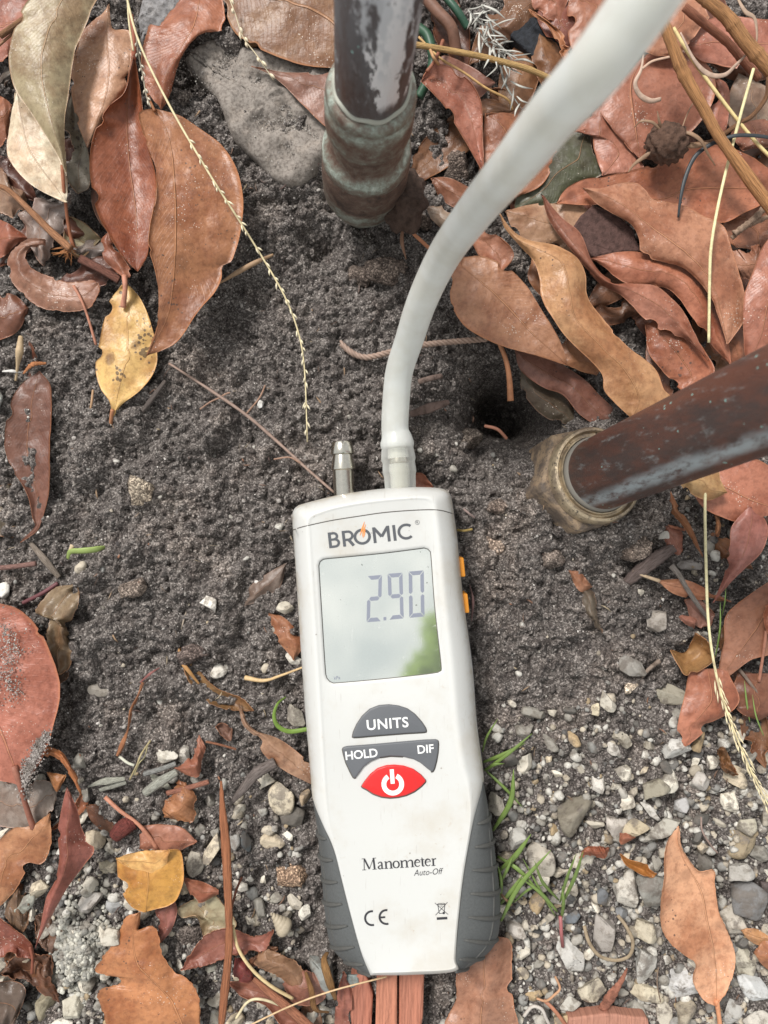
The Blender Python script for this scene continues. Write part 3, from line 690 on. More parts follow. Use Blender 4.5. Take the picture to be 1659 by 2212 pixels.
c0 = np.array(a)[None] + np.array(ax)[None] * (((V - np.array(a)) @ np.array(ax))[:, None]); V = c0 + (V - c0) * lump[:, None]
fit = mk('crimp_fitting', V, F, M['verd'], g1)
V, F = lathe([(0, .0120), (.0005, .0127), (.0011, .0129), (.0016, .0125), (.0019, .0119)], onax(.0934), top, 72)
V = [(v[0], v[1], v[2] + .0006 * math.sin(i * .7)) for i, v in enumerate([tuple(v) for v in V])]
M['solder'] = m_flat('pale_sealant', (.40, .40, .34), .6, 0, .4, .6, 900); mk('sealant_ring', V, F, M['solder'], g1)

# pipe with brass nut at the right
A = P(1299, 1022, .022); B_ = P(1659, 867, .112); ax2 = (B_ - A).normalized(); T2 = A + ax2 * .23
g2 = empty('gas_pipe', A - ax2 * .02); tag(g2, 'thick brown copper pipe with brass nut leaning out of the right side of the picture', 'pipe')
V, F = lathe([(0, .0152), (.003, .0152)] + [(.003 + i * .0227, .0152 - .00003 * i) for i in range(1, 11)], A - ax2 * .003, T2, 72)
o_ = mk('pipe', V, F, M['copper'], g2)
# uv: u = angle round the pipe with .5 on the lower side as seen from above
me = o_.data; ul = me.uv_layers.new(name='UVMap'); q = ax2.cross(Vector((0, 0, 1))).normalized(); w = q.cross(ax2)
ref = (q * .42 + w * .90)
for lp in me.loops:
    v = Vector(me.vertices[lp.vertex_index].co) + parent_org(g2); d = v - A; s = d.dot(ax2); d = d - ax2 * s
    sd_ = d.dot(q * .90 - w * .42); cd_ = d.dot(ref)
    ul.data[lp.index].uv = (.5 + math.atan2(sd_, cd_) / 6.283, s * 10)
V, F = lathe([(-.030, .0190), (-.0064, .0190), (-.0060, .0205), (-.0022, .0206), (-.0010, .0199), (-.0006, .0188), (-.0022, .0179), (-.0022, .0172), (-.0010, .0169), (-.0010, .0163), (-.004, .0158), (-.008, .0153)], A - ax2 * .001, T2, 80)
F.pop(); mk('brass_collar', V, F, M['brass'], g2, smooth='angle')
M['dull_ring'] = m_flat('grimy_ring', (.24, .22, .19), .7, 0, .3, .6, 900)
V, F = lathe([(-.0035, .0154), (-.001, .0160), (.0008, .0159), (.0014, .0152)], A - ax2 * .001, T2, 72); F.pop()
mk('sealant_ring', V, F, M['dull_ring'], g2)
u_ = ax2.cross(Vector((0, 1, 0))).normalized(); w_ = u_.cross(ax2)
V = []; F = []
for s, rs in ((-.032, .98), (-.0105, 1.0), (-.0088, .985), (-.0075, .94), (-.0072, .76)):
    for k in range(72):
        an = 2 * math.pi * k / 72; hx = math.cos(math.pi / 6) / math.cos(((an + R(12)) % (math.pi / 3)) - math.pi / 6)
        r_ = .0248 * rs * (hx if s < -.008 else min(hx, .98)); V.append(A + ax2 * s + (u_ * math.cos(an) + w_ * math.sin(an)) * r_)
for i in range(4):
    for k in range(72): F.append((i * 72 + k, i * 72 + (k + 1) % 72, (i + 1) * 72 + (k + 1) % 72, (i + 1) * 72 + k))
F.append(tuple(4 * 72 + k for k in range(72)))
mk('hex_nut', V, F, M['brass_dark'], g2, smooth=False)
# soil banked against the nut
# ------------------------------------------------ the meter
ZT = .034
def m_plastic():
    m, n, l, b, o = newmat('white_plastic'); tc = n.new('ShaderNodeTexCoord'); v = tc.outputs['Object']
    n1 = noise(n, l, v, 28, 5, .65); n2 = noise(n, l, v, 240, 5, .75); n3 = noise(n, l, v, 1500, 2, .6)
    c = mixc(n, l, mth(n, l, 'MULTIPLY', ramp_of(n, l, n1.outputs[0], .48, .72), .6), (.575, .575, .555), (.49, .45, .385))
    st = mth(n, l, 'MULTIPLY', ramp_of(n, l, n2.outputs[0], .60, .72), ramp_of(n, l, n1.outputs[0], .42, .6))
    c = mixc(n, l, mth(n, l, 'MULTIPLY', st, .55), c, (.42, .33, .24))
    vo = n.new('ShaderNodeTexVoronoi'); vo.inputs['Scale'].default_value = 330; l(v, vo.inputs['Vector'])
    c = mixc(n, l, mth(n, l, 'MULTIPLY', mth(n, l, 'LESS_THAN', vo.outputs['Distance'], mth(n, l, 'MULTIPLY', ramp_of(n, l, n2.outputs[0], .52, .7), .14)), .6), c, (.2, .17, .14))
    # fine scratches
    mp = n.new('ShaderNodeMapping'); l(v, mp.inputs[0]); mp.inputs['Scale'].default_value = (900, 60, 1); mp.inputs['Rotation'].default_value = (0, 0, .5)
    sc_ = noise(n, l, mp.outputs[0], 1.5, 2, .5)
    c = mixc(n, l, mth(n, l, 'MULTIPLY', ramp_of(n, l, sc_.outputs[0], .66, .73), .5), c, (.45, .43, .4))
    sz = n.new('ShaderNodeSeparateXYZ'); l(v, sz.inputs[0]); gm = mth(n, l, 'MULTIPLY', ramp_of(n, l, sz.outputs[2], .0325, .0235), ramp_of(n, l, mth(n, l, 'ADD', mth(n, l, 'MULTIPLY', n1.outputs[0], .5), mth(n, l, 'MULTIPLY', n2.outputs[0], .5)), .42, .58))
    c = mixc(n, l, mth(n, l, 'MULTIPLY', gm, .7), c, (.40, .34, .25))
    l(c, b.inputs['Base Color']); rr = n.new('ShaderNodeMapRange'); l(n1.outputs[0], rr.inputs[0]); rr.inputs[3].default_value = .28; rr.inputs[4].default_value = .5; l(rr.outputs[0], b.inputs['Roughness'])
    bump(n, l, b, n3.outputs[0], .08, .0003); return m
def m_lcd():
    m, n, l, b, o = newmat('lcd_glass'); tc = n.new('ShaderNodeTexCoord'); v = tc.outputs['Object']
    b.inputs['Base Color'].default_value = (.58, .64, .53, 1); b.inputs['Roughness'].default_value = .5
    g = n.new('ShaderNodeBsdfGlossy'); g.inputs['Roughness'].default_value = .05; g.inputs['Color'].default_value = (.97, .98, .95, 1)
    mx = n.new('ShaderNodeMixShader'); mx.inputs[0].default_value = .84
    l(b.outputs[0], mx.inputs[1]); l(g.outputs[0], mx.inputs[2])
    # smudges, dust and scratches on the window
    n2 = noise(n, l, v, 330, 5, .75); vo = n.new('ShaderNodeTexVoronoi'); vo.inputs['Scale'].default_value = 220; l(v, vo.inputs['Vector'])
    du = n.new('ShaderNodeBsdfDiffuse'); du.inputs[0].default_value = (.6, .62, .58, 1)
    mp = n.new('ShaderNodeMapping'); l(v, mp.inputs[0]); mp.inputs['Scale'].default_value = (800, 70, 1); mp.inputs['Rotation'].default_value = (0, 0, -.45)
    s2 = noise(n, l, mp.outputs[0], 1.3, 2, .5)
    f = mth(n, l, 'ADD', mth(n, l, 'MULTIPLY', ramp_of(n, l, n2.outputs[0], .62, .72), .35), mth(n, l, 'MULTIPLY', ramp_of(n, l, s2.outputs[0], .68, .75), .4))
    m2 = n.new('ShaderNodeMixShader'); l(f, m2.inputs[0]); l(mx.outputs[0], m2.inputs[1]); l(du.outputs[0], m2.inputs[2])
    dk_ = n.new('ShaderNodeBsdfDiffuse'); dk_.inputs[0].default_value = (.12, .13, .12, 1)
    m3 = n.new('ShaderNodeMixShader'); l(mth(n, l, 'MULTIPLY', mth(n, l, 'LESS_THAN', vo.outputs['Distance'], mth(n, l, 'MULTIPLY', ramp_of(n, l, n2.outputs[0], .5, .62), .11)), .7), m3.inputs[0])
    l(m2.outputs[0], m3.inputs[1]); l(dk_.outputs[0], m3.inputs[2]); l(m3.outputs[0], o.inputs[0]); return m
M['plastic'] = m_plastic(); M['lcd'] = m_lcd()
M['rubber'] = m_obj('grey_rubber', .78, 1200, .25, .35, dist=.0003)
M['dark_gap'] = m_flat('dirty_seam', (.10, .09, .08), .8)
M['ink'] = m_flat('grey_ink', (.075, .08, .09), .5); M['black_ink'] = m_flat('black_ink', (.03, .03, .035), .5)
M['orange'] = m_flat('orange_plastic', (.66, .25, .02), .5); M['orange_ink'] = m_flat('orange_ink', (.85, .28, .06), .5)
M['key_grey'] = m_flat('key_grey', (.115, .12, .13), .5, bumps=.2); M['key_red'] = m_flat('key_red', (.62, .02, .02), .42, bumps=.15)
M['white_ink'] = m_flat('white_ink', (.8, .8, .78), .5); M['segment'] = m_flat('lcd_segment', (.22, .235, .29), .3, 0, .8)
M['nickel'] = m_obj('nickel', .2, 700, .12, .05, metal=1.0)
M['shell_dark'] = m_flat('dark_shell', (.06, .06, .065), .6)

met = empty('manometer', P(850, 1500, 0)); tag(met, 'white handheld pressure meter with grey keys reading 2.90 lying on the soil', 'pressure meter')
PR = [ # outer x, y, z(mm), inner x, y
 (800, 2107, 31, 806, 2100), (777, 2050, 32.5, 783, 2047), (750, 1952, 32.8, 756, 1950), (720, 1836, 32.5, 728, 1834), (697, 1783, 31, 716, 1778), (676, 1728, 26, 710, 1718),
 (670, 1661, 23, 706, 1655), (660, 1547, 22, 700, 1545), (648, 1377, 22, 690, 1375), (640, 1250, 22, 681, 1250), (633.5, 1155, 22, 675, 1158), (631.5, 1120, 22, 673, 1135),
 (633, 1104, 22, 675, 1124), (640, 1095, 22, 682, 1118), (652, 1089, 22, 694, 1113), (718, 1072, 22, 724, 1103), (775, 1062, 22, 776, 1093), (833, 1055, 22, 833, 1086), (901, 1052, 22, 890, 1081),
 (945, 1054, 22, 912, 1081), (962, 1058, 22, 922, 1083), (972, 1067, 22, 928, 1089), (977, 1085, 22, 931, 1100), (982, 1120, 22, 934, 1125), (988, 1165, 22, 938, 1165), (999, 1279, 22, 949, 1279), (1020, 1436, 22, 965, 1436),
 (1030, 1561, 22, 976, 1561), (1043, 1660, 23, 990, 1650), (1043, 1700, 26, 1003, 1690), (1024, 1771, 31.5, 1014, 1769), (1003, 1887, 32.8, 996, 1885), (991, 1991, 32.6, 984, 1990), (985, 2070, 32.0, 978, 2068), (984, 2098, 31, 977, 2091), (890, 2106, 30, 890, 2097)]
q = cat(PR + [PR[0]], 420)[:-1]; m_ = len(q)
lvl = [('b', .003), ('b', .016), (0, 0), (.06, .30), (.16, .53), (.3, .70), (.46, .84), (.60, .94), (.70, 1.0), (.78, 1.028), (.86, 1.03), (.93, 1.01), (1, 1)]
V = []
for t, f in lvl:
    for r_ in q:
        oz = r_[2] / 1000
        if t == 'b':
            p = P(r_[0], r_[1], oz); V.append((p.x, p.y, min(f, oz - .001)))
        else:
            z = oz + (ZT - oz) * f; V.append(tuple(P(r_[0] + (r_[3] - r_[0]) * t, r_[1] + (r_[4] - r_[1]) * t, z)))
F = []
for i in range(len(lvl) - 1):
    for k in range(m_): F.append((i * m_ + k, i * m_ + (k + 1) % m_, (i + 1) * m_ + (k + 1) % m_, (i + 1) * m_ + k))
base = (len(lvl) - 1) * m_
# window rim: outer edge of the recess then its floor
LC = [(690, 1222), (693, 1213), (702, 1208.6), (740, 1205), (830, 1196), (905, 1186.5), (918, 1185), (926.5, 1190), (930, 1203), (938, 1310), (951.5, 1432), (951, 1445), (943, 1452), (850, 1463), (735, 1473.5), (717, 1473), (707, 1464), (703.5, 1440), (696, 1320), (691, 1240)]
def grow(poly, d):
    a = np.array(poly, float); c = a.mean(0); e = np.roll(a, -1, 0) - np.roll(a, 1, 0); nn = np.stack([e[:, 1], -e[:, 0]], 1); nn /= np.linalg.norm(nn, axis=1)[:, None]
    s = np.sign(((a - c) * nn).sum(1))[:, None]; return a + nn * s * d
lc = np.array(closed(LC, 120))[:, :2]
rings = [(9, ZT), (6, ZT - .0001), (3, ZT - .00045), (1.2, ZT - .0009), (0, ZT - .0022)]
st0 = len(V)
for d, z in rings:
    for x, y in grow(lc, d): V.append(tuple(P(x, y, z)))
for i in range(len(rings) - 1):
    for k in range(120): F.append((st0 + i * 120 + k, st0 + i * 120 + (k + 1) % 120, st0 + (i + 1) * 120 + (k + 1) % 120, st0 + (i + 1) * 120 + k))
bm = bmesh.new(); bv = [bm.verts.new(v) for v in V]
for f in F:
    try: bm.faces.new([bv[i] for i in f])
    except ValueError: pass
bm.edges.ensure_lookup_table()
ed = [bm.edges.get((bv[base + k], bv[base + (k + 1) % m_])) for k in range(m_)] + [bm.edges.get((bv[st0 + k], bv[st0 + (k + 1) % 120])) for k in range(120)]
bmesh.ops.triangle_fill(bm, edges=ed, use_beauty=True)
bmesh.ops.recalc_face_normals(bm, faces=bm.faces[:])
up = [f for f in bm.faces if all(abs(v.co.z - ZT) < 1e-6 for v in f.verts)]
if up and sum(f.normal.z for f in up) < 0: bmesh.ops.reverse_faces(bm, faces=bm.faces[:])
bm.verts.index_update(); Vb = [tuple(v.co) for v in bm.verts]; Fb = [tuple(v.index for v in f.verts) for f in bm.faces]; bm.free()
body = mk('casing', Vb, Fb, M['plastic'], met)
bvh = BVHTree.FromPolygons(Vb, Fb)
def onto(x, y, up=.0001, bv=None):
    d = (P(x, y, 0) - Vector((0, 0, H))).normalized(); h = (bv or bvh).ray_cast(Vector((0, 0, H)), d)
    if h[0] is None: return P(x, y, ZT + up)
    nn = h[1] if h[1].z > 0 else -h[1]
    return h[0] + nn * up
sm = cat([(632.5, 1145), (650, 1139), (675, 1133), (718, 1124), (775, 1115), (827, 1107.5), (880, 1103), (928, 1101), (955, 1103), (979, 1110)], 60)
V, F = tube([onto(x, y, -.00005) for x, y in sm], .00022, 6); mk('cap_seam', V, F, M['dark_gap'], met)
# lower shell and bumps
V, F = puck([tuple(P(r_[0] + (1.5 if r_[0] > 850 else -.5), r_[1], .013)[:2]) for r_ in q[::3] if r_[1] < 1700] , .002, .0135, .001); mk('lower_shell', V, F, M['shell_dark'], met)
# window
def flat(poly, z, n=None, smooth=True):
    c = closed(poly, n, smooth) if n else poly
    return [tuple(P(x, y, z)[:2]) for x, y in np.array(c)[:, :2]]
V, F = puck(flat([tuple(p) for p in grow(lc, .6)], ZT - .0012), ZT - .0030, ZT - .0012, .0001, 1); lcd = mk('display', V, F, M['lcd'], met, smooth=False)
V, F = [], []
for kk, d in enumerate((1.7, .1)):
    for x, y in grow(lc, d): V.append(tuple(P(x, y, ZT - (.0007 if kk == 0 else .00118))))
F = [(k, (k + 1) % 120, 120 + (k + 1) % 120, 120 + k) for k in range(120)]
mk('window_gasket', V, F, M['dark_gap'], met)
# digits: seven segments in a slanted cell
def digit(tl, tr, bl, br, segs):
    tl, tr, bl, br = [np.array(FR['K'][0] * np.array(p) + np.array(FR['K'][1:])) for p in (tl, tr, bl, br)]
    at = lambda u, v: (tl * (1 - u) + tr * u) * (1 - v) + (bl * (1 - u) + br * u) * v
    t = .235; tv = .088; g = .025; gv = .012; out = []
    sh = {'a': [(g, 0), (1 - g, 0), (1 - t - g, tv), (t + g, tv)], 'd': [(t + g, 1 - tv), (1 - t - g, 1 - tv), (1 - g, 1), (g, 1)],
          'f': [(0, gv), (t, tv + gv), (t, .5 - tv / 2 - gv), (t / 2, .5 - gv), (0, .5 - tv / 2)], 'b': [(1, gv), (1, .5 - tv / 2), (1 - t / 2, .5 - gv), (1 - t, .5 - tv / 2 - gv), (1 - t, tv + gv)],
          'e': [(0, 1 - gv), (0, .5 + tv / 2), (t / 2, .5 + gv), (t, .5 + tv / 2 + gv), (t, 1 - tv - gv)], 'c': [(1, 1 - gv), (1 - t, 1 - tv - gv), (1 - t, .5 + tv / 2 + gv), (1 - t / 2, .5 + gv), (1, .5 + tv / 2)],
          'g': [(t / 2 + g, .5), (t + g, .5 - tv / 2), (1 - t - g, .5 - tv / 2), (1 - t / 2 - g, .5), (1 - t - g, .5 + tv / 2), (t + g, .5 + tv / 2)]}
    for s in segs: out.append([at(*p) for p in sh[s]])
    return out
ZL = ZT - .00112
for seg, cell in (('abged', ((640, 1085), (745, 1076), (633, 1420), (737, 1412))), ('abfgcd', ((785, 1068), (893, 1060), (797, 1402), (903, 1392))), ('abcdef', ((938, 1052), (1048, 1043), (943, 1388), (1054, 1378)))):
    lst = []
    for pl in digit(*cell, seg): lst.append(puck([tuple(P(x, y, ZL)[:2]) for x, y in pl], ZL - .0002, ZL, .00004, 1))
    V, F = joinvf(lst); mk('digit', V, F, M['segment'], lcd, smooth=False)
V, F = puck([tuple(P(*fr('K', [p])[0], ZL)[:2]) for p in ((755, 1383), (776, 1381), (777, 1405), (756, 1407))], ZL - .0002, ZL, .00004, 1); mk('decimal_point', V, F, M['segment'], lcd, smooth=False)
# text
def text(body_, x, y, size, ang, mat, par, z=ZT + .00012, name='lettering', bold=0, shear=0, sx=1, space=1, align='CENTER', ext=.00006):
    """size = letter em height in grid units at that height"""
    cu = bpy.data.curves.new(name, 'FONT'); cu.body = body_; cu.size = 1; cu.align_x = align; cu.align_y = 'CENTER'; cu.offset = bold; cu.shear = shear; cu.space_character = space
    cu.resolution_u = 4
    t = bpy.data.objects.new('tmp', cu); COL.objects.link(t); dg = bpy.context.evaluated_depsgraph_get()
    me = bpy.data.meshes.new_from_object(t.evaluated_get(dg)); bpy.data.objects.remove(t)
    k = (H - z) / FPX; p = P(x, y, z); S_ = Matrix.Diagonal((size * k * sx, size * k, 1, 1)); me.transform(Matrix.Rotation(R(ang), 4, 'Z') @ S_)
    V = np.array([v.co[:] for v in me.vertices]); V += np.array([p.x, p.y, z]); F = [tuple(f.vertices) for f in me.polygons]
    return mk(name, V, F, mat, par, smooth=False)
def strokes(glyphs, o, ang, hpx, mat, par, name, z=ZT + .00012, sx=1.0, shear=0.0):
    """glyphs: list of strokes [(x,y,w)...] in em units, baseline at o (grid), hpx = grid units per em"""
    k = (H - z) / FPX; p0 = P(o[0], o[1], z); ca, sa = math.cos(R(ang)), math.sin(R(ang)); lst = []
    for si, s in enumerate(glyphs):
        s = np.array(s, float)
        if len(s) > 2 and len(s) < 9: s = cat([tuple(r_) for r_ in s], 22, True) if s.shape[0] > 2 and s[0, 2] >= 0 else s
        s = s.copy(); s[:, 2] = np.abs(s[:, 2]); d = np.gradient(s[:, :2], axis=0); d /= np.linalg.norm(d, axis=1)[:, None] + 1e-9
        nn = np.stack([-d[:, 1], d[:, 0]], 1) * s[:, 2:3] * .5; Lp = np.r_[s[:, :2] + nn, (s[:, :2] - nn)]; m = len(s)
        X = (Lp[:, 0] + Lp[:, 1] * shear) * sx * hpx * k; Y = Lp[:, 1] * hpx * k
        zz = z + si * 4e-7
        lst.append(([(p0.x + a_ * ca - b2 * sa, p0.y + a_ * sa + b2 * ca, zz) for a_, b2 in zip(X, Y)], [(i, i + 1, m + i + 1, m + i) for i in range(m - 1)]))
    V, F = joinvf(lst); return mk(name, V, F, mat, par, smooth=False)
def arc(cx, cy, rx, ry, a0, a1, w, n=26, wf=None):
    return [(cx + rx * math.cos(R(a0 + (a1 - a0) * i / n)), cy + ry * math.sin(R(a0 + (a1 - a0) * i / n)), w if wf is None else wf(i / n)) for i in range(n + 1)]
ln = lambda x0, y0, x1, y1, w: [(x0, y0, w), (x1, y1, w)]
w = .17
B1 = [ln(.085, 0, .085, 1, w), [(.0, .925, .15), (.32, .925, .15)], [(.0, .53, .14), (.34, .53, .14)], [(.0, .075, .15), (.36, .075, .15)], arc(.32, .728, .2, .197, 90, -90, .15), arc(.36, .302, .225, .227, 90, -90, .15)]
def sh(gl, dx): return [[(p[0] + dx, p[1], p[2]) for p in s] for s in gl]
R1 = [ln(.085, 0, .085, 1, w), [(.0, .925, .15), (.34, .925, .15)], [(.0, .41, .15), (.36, .41, .15)], arc(.34, .667, .26, .257, 90, -90, .15), ln(.36, .4, .62, 0, .18)]
O1 = [arc(.45, .5, .43, .43, 0, 360, .16, 48)]
M1 = [ln(.085, 0, .085, 1, w), ln(.1, .95, .5, .36, .17), ln(.9, .95, .5, .36, .17), ln(.915, 0, .915, 1, w)]
I1g = [ln(.085, 0, .085, 1, w)]
C1 = [arc(.45, .5, .43, .43, 48, 312, .16, 40)]
gl = sh(B1, 0) + sh(R1, .82) + sh(O1, 1.54) + sh(M1, 2.62) + sh(I1g, 3.80) + sh(C1, 4.13)
strokes(gl, (711.5, 1184.5), 6.6, 34, M['ink'], met, 'brand_lettering', sx=1.085)
fl = [[(1.93, .72, .03), (2.02, .95, .09), (2.22, 1.42, .02)], [(2.00, .52, .02), (2.10, .84, .09), (2.27, 1.25, .02)], [(1.86, .6, .02), (1.96, .8, .05), (2.06, 1.1, .02)], [(2.02, .42, .02), (2.12, .6, .06), (2.22, .95, .02)]]
strokes(fl, (711.5, 1184.5), 6.6, 34, M['orange_ink'], met, 'flame_mark', sx=1.085, z=ZT + .0002)
strokes([arc(0, 0, .5, .5, 0, 360, .08, 30), ln(-.16, -.25, -.16, .25, .09), arc(-.1, .13, .18, .13, 90, -90, .08, 10), ln(-.02, 0, .18, -.25, .09)], (901.5, 1128.5), 6, 9, M['ink'], met, 'registered_mark')
text('kPa', 728, 1464.5, 10, 5, M['segment'], lcd, z=ZL, name='unit_symbol', bold=.01)
# keys
def key(poly_k, mat, name, h=.0011, n=110, smooth=True, par=met, bev=.0006):
    c = np.array(closed(poly_k, n, smooth))[:, :2]
    V, F = puck([tuple(P(x, y, ZT)[:2]) for x, y in grow(c, 1.6)], ZT - .0005, ZT + .00018, .0001, 1)
    V2, F2 = puck([tuple(P(x, y, ZT + h)[:2]) for x, y in c], ZT - .0004, ZT + h, bev, 4)
    k_ = mk(name, V2, F2, mat, par); mk('key_gap', V, F, M['dark_gap'], k_, smooth=False); return k_
def arcp(cx, cy, r, a0, a1, n=24): return [(cx + r * math.cos(R(a0 + (a1 - a0) * i / n)), cy - r * math.sin(R(a0 + (a1 - a0) * i / n))) for i in range(n + 1)]
Lk = lambda pts: fr('L', pts)
ku = key(Lk([(438, 410), (445, 375), (470, 318), (510, 258), (565, 208), (630, 182), (700, 176), (770, 184), (835, 205), (890, 244), (940, 300), (970, 345), (977, 372), (960, 377), (820, 385), (640, 399), (480, 413), (446, 414)]), M['key_grey'], 'units_key', smooth=False)
kh = key(Lk([(366, 500), (372, 487), (395, 480), (560, 468), (760, 450), (960, 433), (1045, 430), (1060, 437), (1063, 460), (1060, 520), (1050, 580), (1036, 635), (1025, 660), (1012, 664), (980, 640), (930, 598), (880, 572), (800, 553), (715, 549), (640, 560), (570, 590), (520, 628), (475, 690), (458, 711), (445, 706), (420, 660), (390, 595), (372, 530)]), M['key_grey'], 'hold_dif_key', smooth=False, n=160)
kp = key(Lk([(504, 768), (530, 730), (570, 680), (620, 640), (680, 620), (740, 615), (810, 622), (880, 645), (935, 685), (968, 722), (971, 735), (940, 768), (890, 806), (830, 834), (770, 848), (710, 853), (650, 846), (590, 825), (540, 792), (508, 776)]), M['key_red'], 'power_key', smooth=False)
zk = ZT + .00118
tx = lambda s, x, y, sz, a, par, **k_: text(s, *fr('L', [(x, y)])[0], sz, a, M['white_ink'], par, z=zk, bold=.018, **k_)
tx('UNITS', 692, 316, 31, 4.5, ku, space=1.08); tx('HOLD', 503, 538, 26, 6, kh, space=.98); tx('DIF', 968, 500, 25, 5, kh)
strokes([arc(0, 0, .37, .37, 118, 422, .2, 50), ln(0, .02, 0, .62, .17)], fr('L', [(731, 752)])[0], 4, 52, M['white_ink'], kp, 'power_symbol', z=zk)
# white slot round the stem of the power symbol
# serif lettering: Manometer
def serif(x, y, wd, h=.035): return [(x - wd / 2, y, h), (x + wd / 2, y, h)]
th, tn_ = .10, .035
def s_n(dx, arches=1):
    g = [ln(.12, 0, .12, .44, th), serif(.12, .015, .24), [(0, .42, .02), (.12, .44, .05)]]
    for a_ in range(arches):
        x0 = .12 + a_ * .34
        g += [[(x0 + .02, .33, .03), (x0 + .14, .42, .055), (x0 + .25, .42, .08), (x0 + .30, .36, .09), (x0 + .31, .28, th)], ln(x0 + .31, .3, x0 + .31, 0, th), serif(x0 + .31, .015, .22)]
    return sh(g, dx)
def s_o(dx): return sh([arc(.22, .225, .175, .205, 0, 360, .08, 36, lambda t: .045 + .05 * abs(math.cos(2 * math.pi * t)))], dx)
def s_e(dx): return sh([arc(.2, .225, .16, .205, 12, 320, .08, 36, lambda t: .04 + .055 * abs(math.sin(math.pi * min(1, t * 1.15)))), ln(.05, .25, .36, .27, .035)], dx)
def s_a(dx): return sh([[(.05, .34, .06), (.12, .42, .05), (.22, .42, .07), (.27, .34, .09), (.27, .2, .09), (.27, .08, .09), (.31, .02, .06), (.38, .05, .02)], [(.26, .27, .03), (.12, .2, .06), (.05, .12, .09), (.1, .03, .07), (.18, .02, .05), (.26, .08, .03)]], dx)
def s_t(dx): return sh([[(.1, .56, .03), (.12, .4, th), (.12, .2, th), (.13, .06, th), (.19, .02, .05), (.26, .05, .02)], ln(0, .42, .25, .42, .035)], dx)
def s_r(dx): return sh([ln(.12, 0, .12, .44, th), serif(.12, .015, .25), [(0, .42, .02), (.12, .44, .05)], [(.14, .32, .03), (.22, .42, .05), (.3, .42, .09)]], dx)
def s_M(dx): return sh([ln(.10, 0, .13, .70, .045), serif(.10, .015, .24), ln(.14, .69, .42, .05, .10), ln(.42, .05, .70, .69, .035), ln(.70, .69, .74, 0, .11), serif(.74, .015, .26), serif(.08, .695, .2), serif(.76, .695, .2)], dx)
gl = s_M(0) + s_a(.92) + s_n(1.32) + s_o(1.84) + s_n(2.28, 2) + s_e(3.16) + s_t(3.54) + s_e(3.80) + s_r(4.20)
strokes(gl, fr('L', [(512, 1377)])[0], 3.6, 35.5, M['black_ink'], met, 'model_lettering')
text('Auto-Off', *fr('L', [(984, 1392)])[0], 19, 3.6, M['black_ink'], met, shear=.28, name='model_lettering', sx=.86, bold=-.004)
# CE mark
strokes([arc(.5, .5, .44, .44, 78, 282, .13, 30), arc(1.42, .5, .44, .44, 78, 282, .13, 30), ln(1.0, .5, 1.34, .5, .12)], fr('L', [(528, 1786)])[0], 4.5, 34, M['black_ink'], met, 'ce_mark')
# crossed-out wheelie bin
bn = [ln(.22, .80, .30, .12, .05), ln(.78, .80, .68, .12, .05), ln(.30, .12, .68, .12, .05), ln(.14, .82, .86, .82, .06), ln(.28, .92, .72, .92, .04), ln(.14, .82, .28, .92, .04), ln(.86, .82, .72, .92, .04), ln(.42, .7, .58, .7, .04),
      ln(.0, .98, 1.0, .0, .045), ln(1.0, .98, .0, .0, .045), arc(.66, .14, .05, .05, 0, 360, .10, 16), ln(.08, -.28, .92, -.28, .2)]
strokes(bn, fr('L', [(1042, 1703)])[0], 3.2, 27, M['black_ink'], met, 'bin_symbol', sx=1.0)
# side keys
for (x0, y0, x1, y1, sh_) in ((986, 1203, 1001.5, 1246, 6), (995, 1281, 1010, 1324, 6)):
    pl = [(x0, y0), (x1 - 2, y0 + 1), (x1, y0 + 3), (x1 + 4, y1 - 3), (x1 + 2.5, y1), (x0 + 5, y1)]
    V, F = puck([tuple(P(x, y, .021)[:2]) for x, y in pl], .010, .0215, .0006, 3); mk('side_key', V, F, M['orange'], met)
# rubber grips
def grip(inn, out, lab):
    I = cat(inn, 60); O = cat(out, 60); V = []; F = []; nt_ = 12
    def pt(s, t, upz=0):
        k = s * 60; i = int(min(k, 59)); f = k - i; a_ = I[i] * (1 - f) + I[i + 1] * f; b2 = O[i] * (1 - f) + O[i + 1] * f
        th_ = t * math.pi / 2; zi, zo = a_[2] / 1000, b2[2] / 1000
        x = a_[0] + (b2[0] - a_[0]) * math.sin(th_); y = a_[1] + (b2[1] - a_[1]) * math.sin(th_); z = zo + (zi - zo) * math.cos(th_)
        return P(x, y, z + upz)
    for i in range(61):
        for j in range(nt_ + 1): V.append(pt(i / 60, j / nt_))
        p = pt(i / 60, 1); V.append(Vector((p.x * .995, p.y, .003)))
    w_ = nt_ + 2
    for i in range(60):
        for j in range(w_ - 1): F.append((i * w_ + j, i * w_ + j + 1, (i + 1) * w_ + j + 1, (i + 1) * w_ + j))
    g_ = mk('rubber_grip', V, F, M['rubber'], met); g_.color = (.095, .10, .10, 1)
    lst = []
    for s in (.17, .29, .41, .53, .65, .77, .88, .97):
        tmin = .14
        lst.append(tube([pt(min(1, s + .06 - .085 * t), t, .0001) for t in np.linspace(tmin, 1, 12)], [.0004, .0009, .0010, .0010, .0009], 8))
    lst.append(tube([pt(s, .62, -.0001) for s in np.linspace(.12, .97, 30)], [.0003, .0005, .0005, .0003], 6))
    V, F = joinvf(lst); rb = mk('grip_ribs', V, F, M['rubber'], g_); rb.color = (.085, .085, .08, 1)
